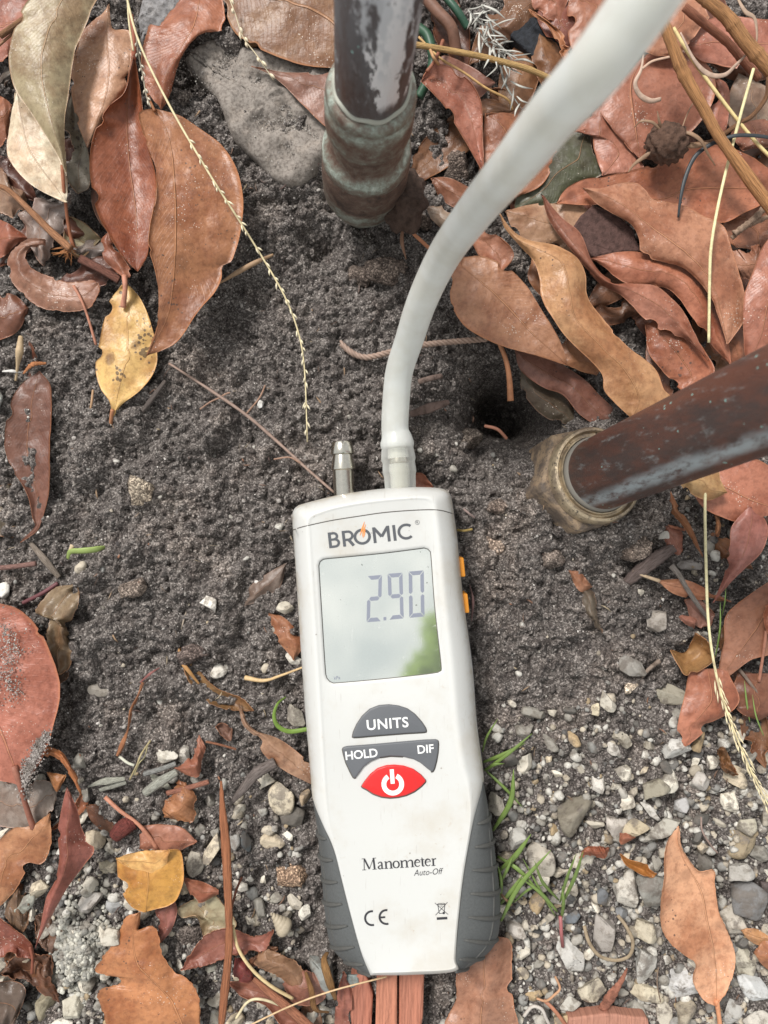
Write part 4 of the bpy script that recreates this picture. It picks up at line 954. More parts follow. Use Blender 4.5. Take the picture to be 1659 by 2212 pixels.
grip([(676, 1728, 27), (698, 1784, 32), (721, 1837, 33.6), (736, 1895, 33.7), (750.5, 1952, 33.7), (777.5, 2050, 33.4), (800, 2107.5, 31.5)],
     [(676.5, 1736, 20), (686, 1795, 16), (690.5, 1850, 15), (696, 1905, 15), (701, 1965, 15), (716, 2045, 15), (762, 2090, 15), (797, 2107, 26)][:7] + [(796, 2106, 22)], 'l')
grip([(1043, 1688, 27), (1024, 1771, 32.4), (1003, 1887, 33.7), (991, 1991, 33.6), (985.5, 2060, 33.0), (984.5, 2099, 31.5)],
     [(1045.5, 1694, 20), (1061, 1780, 16), (1073, 1870, 15), (1081, 1965, 15), (1068, 2042, 15), (1012, 2090, 16), (987, 2098, 24)], 'r')
# nozzles
def nozzle(x0, y0, x1, y1, z, sc):
    """tip to root"""
    p0 = P(x0, y0, z); p1 = P(x1, y1, z); L_ = (p1 - p0).length
    pf = [(0, .0030), (0, .0038), (.0006, .0042), (.0048, .0050), (.0052, .0049), (.0055, .0043), (.0056, .0041), (.0112, .0051), (.0116, .0051), (.0119, .0044), (.012, .0043), (L_, .0043), (L_, .002)]
    pf = [(s, r_ * sc) for s, r_ in pf]; V, F = lathe(pf, p0, p1, 48); V = [tuple(v) for v in V]
    V.append(tuple(p0 + (p1 - p0).normalized() * .004)); c_ = len(V) - 1
    # bore
    r1 = [tuple(p0 + (Vector(V[k]) - p0) * 1.0 + (p1 - p0).normalized() * .004) for k in range(48)]; s_ = len(V); V += r1
    F += [(k, (k + 1) % 48, s_ + (k + 1) % 48, s_ + k) for k in range(48)] + [(s_ + k, s_ + (k + 1) % 48, c_) for k in range(48)]
    o = mk('nozzle', V, F, M['nickel'], met, smooth='angle'); o.color = (.60, .57, .50, 1)
nozzle(738.5, 954, 744, 1076, .0185, 1.0); nozzle(857, 940, 866, 1070, .0185, .92)

# ------------------------------------------------ rubber hose
def m_hose():
    m, n, l, b, o = newmat('silicone_hose'); tc = n.new('ShaderNodeTexCoord'); v = tc.outputs['Object']
    n1 = noise(n, l, v, 60, 4, .6); n2 = noise(n, l, v, 500, 3, .6)
    c = mixc(n, l, ramp_of(n, l, n1.outputs[0], .4, .65), (.93, .945, .93), (.86, .86, .82))
    l(c, b.inputs['Base Color']); b.inputs['Roughness'].default_value = .24; b.inputs['Specular IOR Level'].default_value = .6
    tr = n.new('ShaderNodeBsdfTranslucent'); l(c, tr.inputs[0]); tp = n.new('ShaderNodeBsdfTransparent'); tp.inputs[0].default_value = (.95, .95, .92, 1)
    m1 = n.new('ShaderNodeMixShader'); m1.inputs[0].default_value = .5; l(b.outputs[0], m1.inputs[1]); l(tr.outputs[0], m1.inputs[2])
    sx = n.new('ShaderNodeSeparateXYZ'); l(tc.outputs['UV'], sx.inputs[0]); tfac = mth(n, l, 'ADD', .30, mth(n, l, 'MULTIPLY', ramp_of(n, l, sx.outputs[1], .150, .135), .55))
    lw = n.new('ShaderNodeLayerWeight'); lw.inputs[0].default_value = .5
    m2 = n.new('ShaderNodeMixShader'); l(mth(n, l, 'MULTIPLY', mth(n, l, 'SUBTRACT', 1, lw.outputs['Facing']), tfac), m2.inputs[0]); l(m1.outputs[0], m2.inputs[1]); l(tp.outputs[0], m2.inputs[2]); l(m2.outputs[0], o.inputs[0])
    bump(n, l, b, n2.outputs[0], .15, .0004); return m
M['hose'] = m_hose()
hp = [(865, 1054, .0185), (863, 1020, .0185), (860, 985, .0185), (857, 950, .0187), (853, 921, .019), (856, 860, .021), (863, 800, .026), (883, 737, .036), (912, 650, .056), (960, 550, .082), (1032, 450, .12), (1115, 350, .155), (1194, 250, .178), (1283, 150, .196), (1357, 50, .203), (1410, -25, .207), (1500, -150, .212)]
cp = cat([tuple(P(*p)) for p in hp], 150); cp_ = cp
cp3 = [Vector(p) for p in cp]
# radius along the length (grid y -> radius in mm)
ys = [(-200, 5.65), (920, 5.65), (933, 5.75), (943, 6.3), (955, 7.0), (962, 7.1), (968, 6.65), (980, 7.0), (992, 7.25), (999, 6.75), (1012, 7.0), (1020, 7.05), (1026, 6.65), (1056, 6.5)]
rad = [];
for p in cp3:
    gy = 1106 - p.y * FPX / (H - p.z); rad.append(np.interp(gy, [a_[0] for a_ in ys], [a_[1] for a_ in ys]) / 1000)
V, F = tube(cp3, rad, 40, caps=False)
hs_ = mk('rubber_hose', V, F, M['hose'], uv=[((i % 40) / 40, (i // 40) / 150) for i in range(len(V))]); tag(hs_, 'milky translucent rubber hose pushed over the meter nozzle and curving up out of the picture', 'hose')
V, F = tube(cp3[:-2], [r_ * .62 for r_ in rad[:-2]], 28, caps=False); mk('bore', V, F, M['hose'], hs_, uv=[(.5, .5)] * len(V))
# ------------------------------------------------ unseen branch added overhead, outlined to mirror green in the display window
def reflection_branch():
    r = np.random.default_rng(11); root = empty('added_branch', (1.3, -1.3, 3.0))
    tag(root, 'unseen leafy branch added overhead for its green reflection in the meter screen', 'branch')
    V = []; F = []
    for i in range(6500):
        z = 3.0 + r.uniform(-.12, .35); y = r.uniform(-1.9, -.44); xl = .215 + (y + .43) * .40 + .02 * math.sin(y * 30)
        x = xl + abs(r.normal(0, .45)) if r.random() < .5 else xl + r.uniform(0, 1.2)
        if x > 1.5: continue
        k = z / 3.0; c = np.array([x * k, y * k, z]); a = r.uniform(0, 6.28); tl = r.uniform(-.5, .5)
        u = np.array([math.cos(a), math.sin(a), tl]) * .045; w = np.array([-math.sin(a), math.cos(a), r.uniform(-.4, .4)]) * .017
        s = len(V); V += [c - u, c + w, c + u, c - w]; F.append((s, s + 1, s + 2, s + 3))
    m, n, l, b, o = newmat('green_leaf'); b.inputs['Base Color'].default_value = (.12, .2, .05, 1); b.inputs['Roughness'].default_value = .5
    t = n.new('ShaderNodeBsdfTranslucent'); t.inputs[0].default_value = (.30, .42, .10, 1); mx = n.new('ShaderNodeMixShader'); mx.inputs[0].default_value = .6
    l(b.outputs[0], mx.inputs[1]); l(t.outputs[0], mx.inputs[2]); l(mx.outputs[0], o.inputs[0])
    fo = mk('foliage', V, F, m, root, smooth=False)
    V, F = tube([Vector((2.4, -2.2, 3.3)), Vector((1.5, -1.5, 3.2)), Vector((.8, -1.0, 3.15)), Vector((.35, -.75, 3.1))], [.05, .03, .015, .006], 10)
    lb = mk('limb', V, F, M['bark'], root); lb.color = (.15, .11, .08, 1)
reflection_branch()
# ------------------------------------------------ leaves
RUST = (.37, .135, .075); PINK = (.45, .19, .125); DARK = (.20, .075, .045); TAN = (.56, .30, .17); ORG = (.50, .20, .085); YEL = (.74, .50, .19)
GREY = (.27, .225, .19); OLV = (.40, .37, .21); BRN = (.27, .125, .07); DGRN = (.075, .075, .04); GRT = (.34, .26, .19); PLE = (.72, .66, .44)
def sheet(name, Lp, Rp, z, c, bend, crump, parent, col, spots, rag, nu=30, nv=12, th=.0003, mid=None, seed=0, wave=0, curl=0):
    nu = int(nu * 1.9); nv = 24; rag = rag * .8
    L_ = cat([tuple(p) + (0,) * (3 - len(p)) for p in Lp], nu, rag < 1.5); R_ = cat([tuple(p) + (0,) * (3 - len(p)) for p in Rp], nu, rag < 1.5)
    r = np.random.default_rng(seed + 17)
    if rag:
        for A_ in (L_, R_):
            A_[1:-1, :2] += r.normal(size=(nu - 1, 2)) * rag
    if parent is None:                      # small bites and nicks out of the rim
        rb = np.random.default_rng(seed + 900); C_ = (L_ + R_) / 2
        for A_ in (L_, R_):
            ds_ = np.r_[0, np.cumsum(np.linalg.norm(np.diff(A_[:, :2], axis=0), axis=1))]
            for _ in range(rb.integers(0, 3)):
                if ds_[-1] < 90: continue
                s0 = rb.uniform(.15, .85) * ds_[-1]; rho = rb.uniform(5, 15) if rb.random() < .8 else rb.uniform(12, 24)
                dd_ = np.sqrt(np.clip(rho ** 2 - (ds_ - s0) ** 2, 0, None)) * rb.uniform(.5, .9)
                di = C_[:, :2] - A_[:, :2]; ln_ = np.linalg.norm(di, axis=1)[:, None] + 1e-6
                A_[:, :2] += di / ln_ * np.minimum(dd_[:, None], ln_ * .6)
    Mi = (L_ + R_) / 2
    if mid is not None: Mi[:, :2] = cat(mid, nu)[:, :2]
    V = np.zeros((nu + 1, nv + 1, 3)); ph = r.uniform(0, 6, 6)
    for j in range(nv + 1):
        v = j / nv * 2 - 1
        a, b2, c2 = v * (v - 1) / 2, 1 - v * v, v * (v + 1) / 2
        if mid is None: q = L_ * (1 - v) / 2 + R_ * (1 + v) / 2
        else: q = L_ * a + Mi * b2 + R_ * c2
        u = np.linspace(0, 1, nu + 1); wd = np.sin(np.pi * np.clip(u, 0.02, .98)) ** .6
        zz = z + q[:, 2] + c * (1 - abs(v) ** 1.6) * wd + bend * (np.sin(np.pi * u) - .5)
        zz += crump * (np.sin(u * 9 + ph[0] + v * 2) * .5 + np.sin(u * 17 + ph[1] - v * 3) * .25 + np.sin(v * 5 + ph[2] + u * 6) * .35)
        zz += wave * abs(v) ** 3 * np.sin(u * 14 + ph[3] + (v > 0) * 2) + curl * max(0, abs(v) - .8) * 5
        for i in range(nu + 1): V[i, j] = P(q[i, 0], q[i, 1], max(zz[i], .8) / 1000)
    du = np.gradient(V, axis=0); dv = np.gradient(V, axis=1); nn = np.cross(du, dv); nn /= np.linalg.norm(nn, axis=2)[..., None] + 1e-12
    nn *= np.sign(nn[..., 2:3] + 1e-9); B = V - nn * th
    # fine wrinkles, and torn bites or holes where cells are dropped
    wz = .0007 * vnoise(V[..., 0] + seed * .013, V[..., 1], .0045, 70) + .0004 * vnoise(V[..., 0], V[..., 1] + seed * .017, .002, 71) + .0012 * vnoise(V[..., 0] - seed * .011, V[..., 1], .012, 72)
    V[..., 2] += wz; B[..., 2] += wz
    cu_, cv_ = np.meshgrid((np.arange(nu) + .5) / nu, (np.arange(nv) + .5) / nv, indexing='ij'); drop = np.zeros((nu, nv), bool)
    Lm = np.linalg.norm(V[-1, nv // 2] - V[0, nv // 2]); Wm = np.linalg.norm(V[nu // 2, -1] - V[nu // 2, 0]) + 1e-6
    n1 = (nu + 1) * (nv + 1); allv = np.vstack([V.reshape(-1, 3), B.reshape(-1, 3)])
    idx = np.arange(n1).reshape(nu + 1, nv + 1)
    q4 = np.stack([idx[:-1, :-1], idx[:-1, 1:], idx[1:, 1:], idx[1:, :-1]], -1).reshape(-1, 4)[~drop.ravel()]
    nzz = np.cross(V[1:, :-1] - V[:-1, :-1], V[:-1, 1:] - V[:-1, :-1])[..., 2].sum()
    if nzz > 0: q4 = q4[:, ::-1]
    bnd = np.r_[idx[0, :], idx[1:, -1], idx[-1, -2::-1], idx[-2:0:-1, 0]]; nb = np.roll(bnd, -1)
    if nzz > 0: side = np.stack([nb, bnd, bnd + n1, nb + n1], -1)
    else: side = np.stack([bnd, nb, nb + n1, bnd + n1], -1)
    if drop.any(): side = side[:0]
    F = np.vstack([q4, (q4 + n1)[:, ::-1], side])
    uu, vv = np.meshgrid(np.linspace(0, 1, nu + 1), np.linspace(0, 1, nv + 1), indexing='ij'); uv = np.stack([uu.ravel(), vv.ravel()], 1); uv = np.vstack([uv, uv])
    o = mk(name, allv, F.astype(int), M['leaf'], parent, uv=uv); o.color = tuple(col) + (spots,); return o
nl = [0]; LEAFPX = []
def leaf(f, Lp, Rp, z, col, label, c=None, bend=None, crump=.35, spots=.3, rag=0, stem=None, sw=6, mid=None, wave=.4, name='dry_leaf', group=None, cat_='leaf', scol=None, parent=None, cc=1.0, curl=0, nu=30):
    i = nl[0]; nl[0] += 1; r = np.random.default_rng(i)
    c = (r.uniform(1.2, 3.4) * r.choice([-1, 1, 1])) if c is None else c * 1.3; bend = r.uniform(-1.5, 2.5) if bend is None else bend
    wave *= 1.6; crump *= 1.4
    col = tuple(np.array(col) * np.array([.85, .82, .81]) * r.uniform(.80, 1.12) * np.array([1, r.uniform(.95, 1.09), r.uniform(.86, 1.08)]) * cc); Lg = fr(f, Lp); Rg = fr(f, Rp)
    o = sheet(name, Lg, Rg, z, c, bend, crump, parent, col, spots, rag, mid=fr(f, mid) if mid else None, seed=i, wave=wave, curl=curl, nu=nu)
    if parent is None:
        tag(o, label, cat_, group); a_ = np.array([p[:2] for p in Lg + Rg]).mean(0)
        if not group: LEAFPX.append((a_[0], a_[1], label))
    if stem:
        sp = cat([tuple(p) + (z,) * (3 - len(p)) for p in fr(f, stem)], 14); k = H / FPX * FR[f][0]
        V, F = tube([P(a_[0], a_[1], a_[2] / 1000) for a_ in sp], [sw * .5 * k, sw * .42 * k, sw * .5 * k], 8)
        s_ = mk('petiole', V, F, M['stalk'], o); s_.color = tuple(scol or (col[0] * .85, col[1] * .8, col[2] * .7)) + (1,)
    return o
# ---- top left
lf = leaf('H', [(260, -90, 4), (180, 40, 3), (100, 210, 2), (62, 380, 0), (70, 520, -1), (110, 640, -2), (220, 800, -1), (320, 950), (400, 1080), (445, 1180), (470, 1255)],
     [(760, -120, -4), (680, 0, -4), (600, 200, -4), (530, 380, -3), (500, 560, -3), (480, 700, -3), (460, 850, -2), (460, 1000, -2), (462, 1150), (470, 1255)], 27, (.43, .37, .245),
     'large pale olive green folded leaf in the top left corner', c=3.5, spots=.02, wave=.2, crump=.2)
f2 = leaf('H', [(110, 640), (75, 850), (48, 1060), (90, 1170), (200, 1290), (330, 1370), (460, 1425)], [(120, 640), (220, 795), (320, 945), (400, 1075), (440, 1165), (472, 1270), (468, 1425)], 20, PLE,
     None, c=1.5, spots=.35, parent=lf, name='folded_underside', crump=.2, stem=[(440, 1170, 22), (448, 1300, 21), (462, 1430, 17), (480, 1570, 12), (505, 1700, 9), (522, 1745, 9)], sw=26, scol=(.32, .12, .06))
leaf('H', [(765, 20), (720, 100), (600, 200), (540, 350), (510, 500), (500, 620), (540, 850), (622, 1050)], [(765, 20), (790, 200), (915, 222), (935, 400), (905, 525), (880, 530), (895, 610), (830, 700), (720, 850), (660, 960), (622, 1050)], 13, (.50, .265, .19),
     'pinkish brown spotted leaf with a long pointed tip beside the olive green leaf', c=2, spots=.55, mid=[(765, 20), (760, 300), (770, 500), (740, 700), (622, 1050)], rag=.4)
leaf('H', [(940, 380, 1), (880, 640), (780, 740), (690, 880), (640, 1050), (640, 1250), (680, 1480), (760, 1640), (860, 1800), (970, 1920)], [(950, 380), (990, 650, -4), (1040, 1000, -5), (1100, 1250, -5), (1110, 1500, -5), (1060, 1700, -3), (1040, 1810), (970, 1920)], 17, (.33, .10, .05),
     'deep rust red cupped leaf partly under the large brown leaf', c=-4, spots=.3, mid=[(940, 380), (905, 640), (900, 900), (920, 1200), (960, 1500), (970, 1920)], stem=[(945, 420, 17), (948, 280, 19), (925, 105, 20)], sw=34, scol=(.30, .09, .05))
leaf('D', [(334, 235), (302, 243, 2), (306, 275, 4), (320, 320, 5), (338, 367, 5), (336, 428, 5), (324, 490, 4), (322, 535, 4), (339, 596, 4), (342, 676, 3), (335, 720, 1), (316, 768)],
     [(334, 235), (382, 247), (430, 277, -2), (478, 312, -3), (510, 362, -4), (525, 425, -5), (522, 490, -5), (508, 545, -5), (499, 566, -5), (480, 576, -5), (479, 600, -5), (465, 630, -4), (430, 672, -3), (385, 735, -2), (350, 757, -1), (316, 768)], 23, (.37, .15, .085),
     'largest brown leaf at the upper left with a wavy left edge and seed stalk', c=1, spots=.45, mid=[(334, 235), (365, 300), (378, 420), (378, 560), (362, 680), (316, 768)], stem=[(334, 240, 24), (326, 222, 22), (318, 205, 19)], sw=6, wave=.7, nu=44)
leaf('H', [(1300, -60), (1130, 180), (1055, 172), (1010, 330), (1000, 480), (1040, 640), (1140, 772)], [(1560, -80), (1585, 60), (1587, 200), (1450, 240), (1350, 240), (1270, 400), (1245, 520), (1185, 700), (1140, 772)], 13, RUST,
     'torn brown leaf left of the flat grey stone at the top', c=2, spots=.25, rag=.9, mid=[(1420, -60), (1370, 180), (1290, 320), (1180, 520), (1140, 772)])
leaf('H', [(-60, 650), (40, 700), (85, 745)], [(-60, 1100), (20, 1030), (60, 930), (85, 745)], 9, RUST, 'reddish leaf end at the left edge beside the olive green leaf tip')
leaf('H', [(-60, -90), (100, -60), (240, -30), (230, 60), (185, 115)], [(-80, 440), (60, 410), (110, 250), (185, 115)], 8, (.40, .15, .09), 'brown leaf in the very top left corner under a dry stick')
leaf('H', [(500, 640), (460, 850), (466, 1100), (480, 1270), (550, 1370)], [(520, 640), (620, 1050), (640, 1220), (630, 1330), (550, 1370)], 7, GREY, 'grey mottled leaf wedged behind the olive green leaf', spots=.9)
leaf('H', [(500, 1380), (430, 1440), (250, 1400), (230, 1470), (130, 1510), (180, 1600), (190, 1700), (300, 1880)], [(500, 1380), (480, 1500), (450, 1640), (380, 1700), (370, 1790), (300, 1880)], 6, (.32, .25, .22), 'crumpled grey papery leaf under the olive leaf stem', crump=1.5, rag=1, spots=.2)
leaf('H', [(490, 1530), (600, 1580), (715, 1690)], [(490, 1530), (450, 1660), (500, 1780), (570, 1820), (640, 1760), (715, 1690)], 5, (.34, .28, .19), 'greyish tan leaf piece right of the olive leaf stem', spots=.6)
leaf('H', [(315, 1690), (200, 1690), (80, 1780), (50, 1880), (90, 2000), (180, 2100), (300, 2180), (440, 2200), (540, 2200), (640, 2170), (705, 2060), (690, 2000)], [(318, 1695), (310, 1745), (220, 1740), (178, 1800), (190, 1850), (235, 1905), (370, 1960), (480, 1995), (600, 1985), (650, 1980), (690, 2000)], 10, (.34, .17, .13),
     'purplish brown crescent leaf with a big bite taken out of it', c=1.5, spots=.2, rag=.8, stem=[(520, 2020, 12), (570, 2110, 12), (620, 2240, 11), (680, 2440, 9)], sw=20, scol=(.45, .2, .13), nu=44)
leaf('H', [(760, 1640), (712, 1700), (735, 1830), (800, 1900), (875, 1965)], [(760, 1640), (830, 1760), (920, 1900), (950, 1960), (875, 1965)], 12, PINK, 'small pinkish leaf below the deep rust red cupped leaf', stem=[(880, 1950, 14), (885, 2040, 15), (870, 2175, 13)], sw=40, scol=(.45, .2, .13))
leaf('H', [(-30, 1150), (40, 1230), (70, 1310), (180, 1340)], [(-30, 1490), (70, 1530), (90, 1540), (130, 1480), (180, 1480), (180, 1340)], 5, (.40, .27, .16), 'tan spotted torn leaf at the left edge above the crescent leaf', spots=.6, rag=.8)
leaf('H', [(-30, 1540), (60, 1580), (130, 1630), (200, 1680)], [(-30, 1840), (40, 1800), (70, 1770), (130, 1720), (200, 1680)], 5, (.30, .10, .06), 'dark red leaf at the left edge above the crescent leaf', spots=.2)
leaf('D', [(-20, 632), (30, 637), (62, 665)], [(-20, 740), (30, 722), (55, 690), (62, 665)], 5, (.22, .085, .055), 'dark reddish brown leaf at the left edge below the crescent leaf', spots=.3)
leaf('D', [(270, 608), (238, 650), (214, 735), (205, 790), (215, 835), (238, 870), (243, 900)], [(270, 608), (300, 640), (320, 680), (336, 740), (337, 790), (310, 835), (265, 872), (243, 900)], 10, YEL,
     'yellow leaf with black speckles pointing down', c=1.2, spots=1.0, stem=[(243, 885, 11), (240, 905, 9), (241, 925, 5)], sw=9, scol=(.45, .2, .1), wave=.8)
leaf('C', [(170, 130), (80, 200), (35, 310), (18, 440), (40, 540), (90, 610), (125, 680), (140, 760), (150, 800), (85, 868)], [(170, 130), (215, 190), (222, 300), (215, 420), (215, 560), (205, 680), (180, 770), (155, 822), (85, 868)], 9, (.20, .085, .06),
     'dark brown narrow leaf dusted with sand at the left', c=-1.5, spots=.3)
leaf('C', [(-30, 610), (50, 620), (120, 680)], [(-30, 840), (80, 845), (135, 800), (120, 680)], 4, (.27, .22, .18), 'grey sandy leaf scrap under the dark narrow leaf', rag=1, crump=.8)
leaf('C', [(335, 1048), (230, 1070), (150, 1170), (215, 1180), (200, 1260), (190, 1330), (230, 1400), (240, 1440)], [(335, 1048), (340, 1130), (300, 1230), (312, 1350), (290, 1420), (240, 1440)], 10, (.30, .22, .13), 'crinkled olive brown dead leaf above the big left leaf', crump=2.4, rag=1.2, spots=.4)
leaf('C', [(200, 1330), (190, 1400), (205, 1475), (230, 1500)], [(240, 1400), (290, 1420), (290, 1455), (230, 1500)], 6, (.17, .10, .06), 'dark brown scrap between the crinkled dead leaf and the big left leaf')
leaf('C', [(300, 470), (290, 500), (340, 490), (390, 560), (430, 520)], [(300, 470), (360, 440), (420, 410), (440, 470), (430, 520)], 5, (.30, .2, .11), 'thin curled brown scrap beside the yellow leaf stem', crump=2, rag=1)
leaf('D', [(-30, 1296), (-130, 1400), (-150, 1550), (-70, 1660), (44, 1698)], [(-30, 1296), (40, 1317), (90, 1370), (124, 1450), (129, 1510), (115, 1570), (95, 1630), (68, 1675), (44, 1698)], 18, (.50, .195, .125),
     'big round salmon leaf at the left edge with a sandy patch near its stem', c=2.5, spots=.05, mid=[(-60, 1340), (-30, 1500), (10, 1600), (44, 1698)], stem=[(30, 1655, 20), (44, 1698, 19), (56, 1740, 14), (74, 1795, 9)], sw=13, scol=(.30, .12, .08), nu=40)
leaf('E', [(185, 270), (260, 300), (320, 380), (345, 440), (352, 495)], [(180, 312), (250, 350), (310, 410), (352, 495)], 13, ORG, 'narrow curled orange brown leaf right of the big round salmon leaf', c=2, spots=.05)
leaf('E', [(-20, 405), (100, 425), (200, 425), (245, 475)], [(-20, 620), (120, 640), (170, 625), (225, 560), (245, 475)], 6, (.31, .25, .22), 'grey papery leaf under the stem of the big round leaf', rag=.8, spots=.3)
leaf('E', [(215, 565), (130, 620), (40, 640), (-60, 760), (-60, 900), (-20, 985)], [(215, 565), (222, 680), (190, 775), (125, 800), (60, 905), (-20, 985)], 10, (.52, .27, .14), 'orange tan leaf with brown blotches at the lower left edge', spots=.2, rag=.5)
leaf('E', [(285, 455, -2), (270, 520), (250, 640, 1), (255, 760, 2), (240, 850), (200, 930), (180, 1010), (172, 1060), (150, 1150, -4)], [(285, 455, -2), (330, 540), (360, 640, -3), (408, 720, -4), (370, 780, -3), (310, 860, -2), (260, 940), (200, 1050), (150, 1150, -4)], 22, (.36, .13, .09),
     'twisted dull red leaf standing diagonally at the lower left', c=3.5, spots=.02, mid=[(285, 455), (300, 540), (290, 640), (290, 760), (265, 850), (220, 950), (185, 1050), (150, 1150)], nu=36)
leaf('E', [(0, 1260), (70, 1180), (220, 1180)], [(0, 1260), (110, 1305), (205, 1310), (225, 1240), (220, 1180)], 7, (.18, .09, .06), 'dark brown crumpled leaf at the lower left edge', crump=2, rag=1.2)
leaf('E', [(-20, 1005), (60, 1060), (130, 1130), (155, 1190)], [(-20, 1190), (60, 1185), (120, 1190), (155, 1190)], 8, (.36, .13, .09), 'reddish scrap with a thin stem above the dark crumpled leaf', rag=.5, stem=[(130, 1140, 9), (140, 1190, 9), (138, 1255, 8)], sw=14)
leaf('E', [(150, 1010), (190, 1000), (260, 1060), (310, 1070)], [(150, 1010), (160, 1110), (230, 1170), (300, 1140), (310, 1070)], 6, (.17, .10, .075), 'dark crinkled scrap behind the tip of the twisted red leaf', crump=2, rag=1.4)
leaf('E', [(-20, 1300), (60, 1290), (110, 1340), (60, 1475)], [(-20, 1475), (0, 1490), (30, 1490), (60, 1475)], 5, (.12, .08, .06), 'blackish bark like leaf in the bottom left corner', crump=1.5)
leaf('E', [(35, 900), (100, 890), (130, 950)], [(20, 1000), (80, 1090), (130, 1020), (130, 950)], 6, (.2, .12, .09), 'dull brown crinkled scrap below the orange tan leaf', crump=2, rag=1.2)
leaf('E', [(600, 622), (690, 612), (780, 625), (850, 690)], [(600, 622), (606, 700), (600, 745), (700, 760), (850, 690)], 8, (.44, .19, .12), 'pinkish leaf with a long curved stem above the yellow folded leaf', stem=[(455, 495, 9), (520, 555, 11), (590, 605, 11), (640, 660, 10), (680, 720, 9)], sw=18, scol=(.5, .22, .14), spots=.4)
yl = leaf('E', [(500, 762), (510, 860), (550, 950), (600, 985), (625, 992)], [(735, 722), (780, 735), (795, 830), (780, 900), (740, 960), (625, 992)], 15, (.62, .30, .08), 'yellow folded leaf at the lower left', c=2, spots=.12, mid=[(620, 745), (640, 850), (630, 992)])
leaf('E', [(500, 760), (600, 732), (730, 722)], [(502, 766), (560, 805), (620, 815), (690, 835), (715, 800), (730, 722)], 18, (.78, .50, .18), None, parent=yl, name='folded_flap', spots=.05, c=.6, rag=.4)
leaf('E', [(610, 990), (545, 1010), (500, 1110), (410, 1230), (450, 1265), (500, 1262), (520, 1300), (425, 1330), (440, 1420), (470, 1520)], [(610, 990), (605, 1040), (600, 1070), (650, 1050), (680, 1080), (700, 1170), (750, 1250), (820, 1290), (862, 1380), (850, 1520)], 13, ORG,
     'torn orange leaf at the bottom left with holes', c=1.5, spots=.5, rag=1.0, mid=[(600, 990), (575, 1080), (590, 1200), (640, 1270), (740, 1380), (800, 1500)], nu=44)
leaf('E', [(745, 925), (670, 985), (665, 1060), (690, 1125)], [(745, 925), (767, 980), (740, 1070), (690, 1125)], 8, (.32, .12, .10), 'dark pink leaf tip under the yellow folded leaf', spots=.2)
leaf('E', [(790, 840), (870, 858), (942, 902)], [(790, 840), (850, 948), (942, 915)], 10, (.38, .15, .09), 'small triangular reddish scrap right of the yellow folded leaf')
leaf('E', [(860, 925), (770, 975), (790, 1015), (850, 1010), (880, 1095)], [(860, 925), (960, 920), (990, 990), (1015, 1060), (880, 1095)], 6, (.42, .35, .28), 'pale grey tan leaf behind the orange splinter', spots=.1, rag=.5)
leaf('E', [(780, 1240), (880, 1100), (985, 1060), (1100, 1100), (1180, 1068)], [(780, 1245), (900, 1220), (1000, 1180), (1100, 1170), (1150, 1150), (1180, 1068)], 9, (.36, .14, .10), 'ragged reddish leaf strip crossing under the orange splinter', rag=1.2, spots=.05, nu=40)
leaf('E', [(980, 1295), (1100, 1290), (1200, 1340), (1300, 1440), (1340, 1500)], [(980, 1300), (1050, 1360), (1150, 1400), (1240, 1500), (1340, 1500)], 8, (.36, .14, .09), 'reddish brown leaf at the bottom left of the meter foot', spots=.1)
leaf('E', [(1150, 1150), (1230, 1180), (1300, 1230), (1335, 1360)], [(1150, 1150), (1095, 1210), (1180, 1260), (1225, 1290), (1300, 1370), (1335, 1360)], 7, (.28, .15, .10), 'brown ragged leaf above the big blue grey stone', rag=1.3)
leaf('E', [(1015, 1190), (1060, 1200), (1100, 1280)], [(1015, 1190), (1010, 1270), (1060, 1300), (1100, 1280)], 8, (.22, .05, .04), 'small dark crimson scrap beside the orange splinter base')
leaf('D', [(722, 2212), (728, 2150), (742, 2098)], [(752, 2240), (760, 2180), (758, 2130), (742, 2098)], 9, (.42, .17, .11), 'pointed reddish leaf below the left corner of the meter', c=1)
leaf('D', [(1028, 2030), (1000, 2060), (985, 2110), (985, 2160), (960, 2212), (955, 2260)], [(1028, 2030), (1100, 2030), (1106, 2100), (1110, 2170), (1120, 2212), (1125, 2260)], 7, (.42, .21, .12), 'broad rusty brown leaf dusted with sand below the right grip', crump=1.5, spots=.5, rag=.6, c=4)
leaf('E', [(1030, 90), (1050, 180), (1110, 240), (1140, 310), (1230, 380), (1350, 440)], [(1030, 90), (1090, 195), (1200, 240), (1300, 310), (1350, 370), (1350, 440)], 7, (.36, .21, .13), 'long dusty brown leaf pointing up left from the meter edge', spots=.3)
leaf('D', [(388, 1398), (400, 1452), (430, 1500), (480, 1530), (548, 1536)], [(388, 1398), (415, 1432), (465, 1486), (520, 1508), (548, 1536)], 6, (.28, .15, .08), 'serrated brown leaf on the soil left of the lower screen', rag=.7, spots=.4)
leaf('E', [(612, 0), (590, 60), (560, 120), (550, 200), (520, 260), (500, 315)], [(620, 0), (600, 60), (572, 120), (560, 190), (540, 270), (510, 322)], 9, (.35, .15, .08), 'thin reddish strip leaf standing in the soil', c=1)
leaf('C', [(1160, 1175), (1185, 1270), (1240, 1340), (1270, 1378)], [(1160, 1175), (1230, 1195), (1300, 1275), (1302, 1330), (1270, 1378)], 7, (.42, .19, .10), 'small orange brown leaf touching the left side of the meter', spots=.3)
leaf('C', [(1055, 1145), (1080, 1060), (1160, 1000), (1240, 955)], [(1055, 1145), (1150, 1110), (1210, 1060), (1240, 955)], 5, (.22, .17, .14), 'grey brown leaf left of the logo on dark soil', c=2)
leaf('E', [(860, 225), (830, 300), (790, 350), (752, 372)], [(890, 280), (870, 340), (850, 412), (752, 372)], 7, (.36, .16, .10), 'small torn reddish leaf under the white stone', rag=.6)
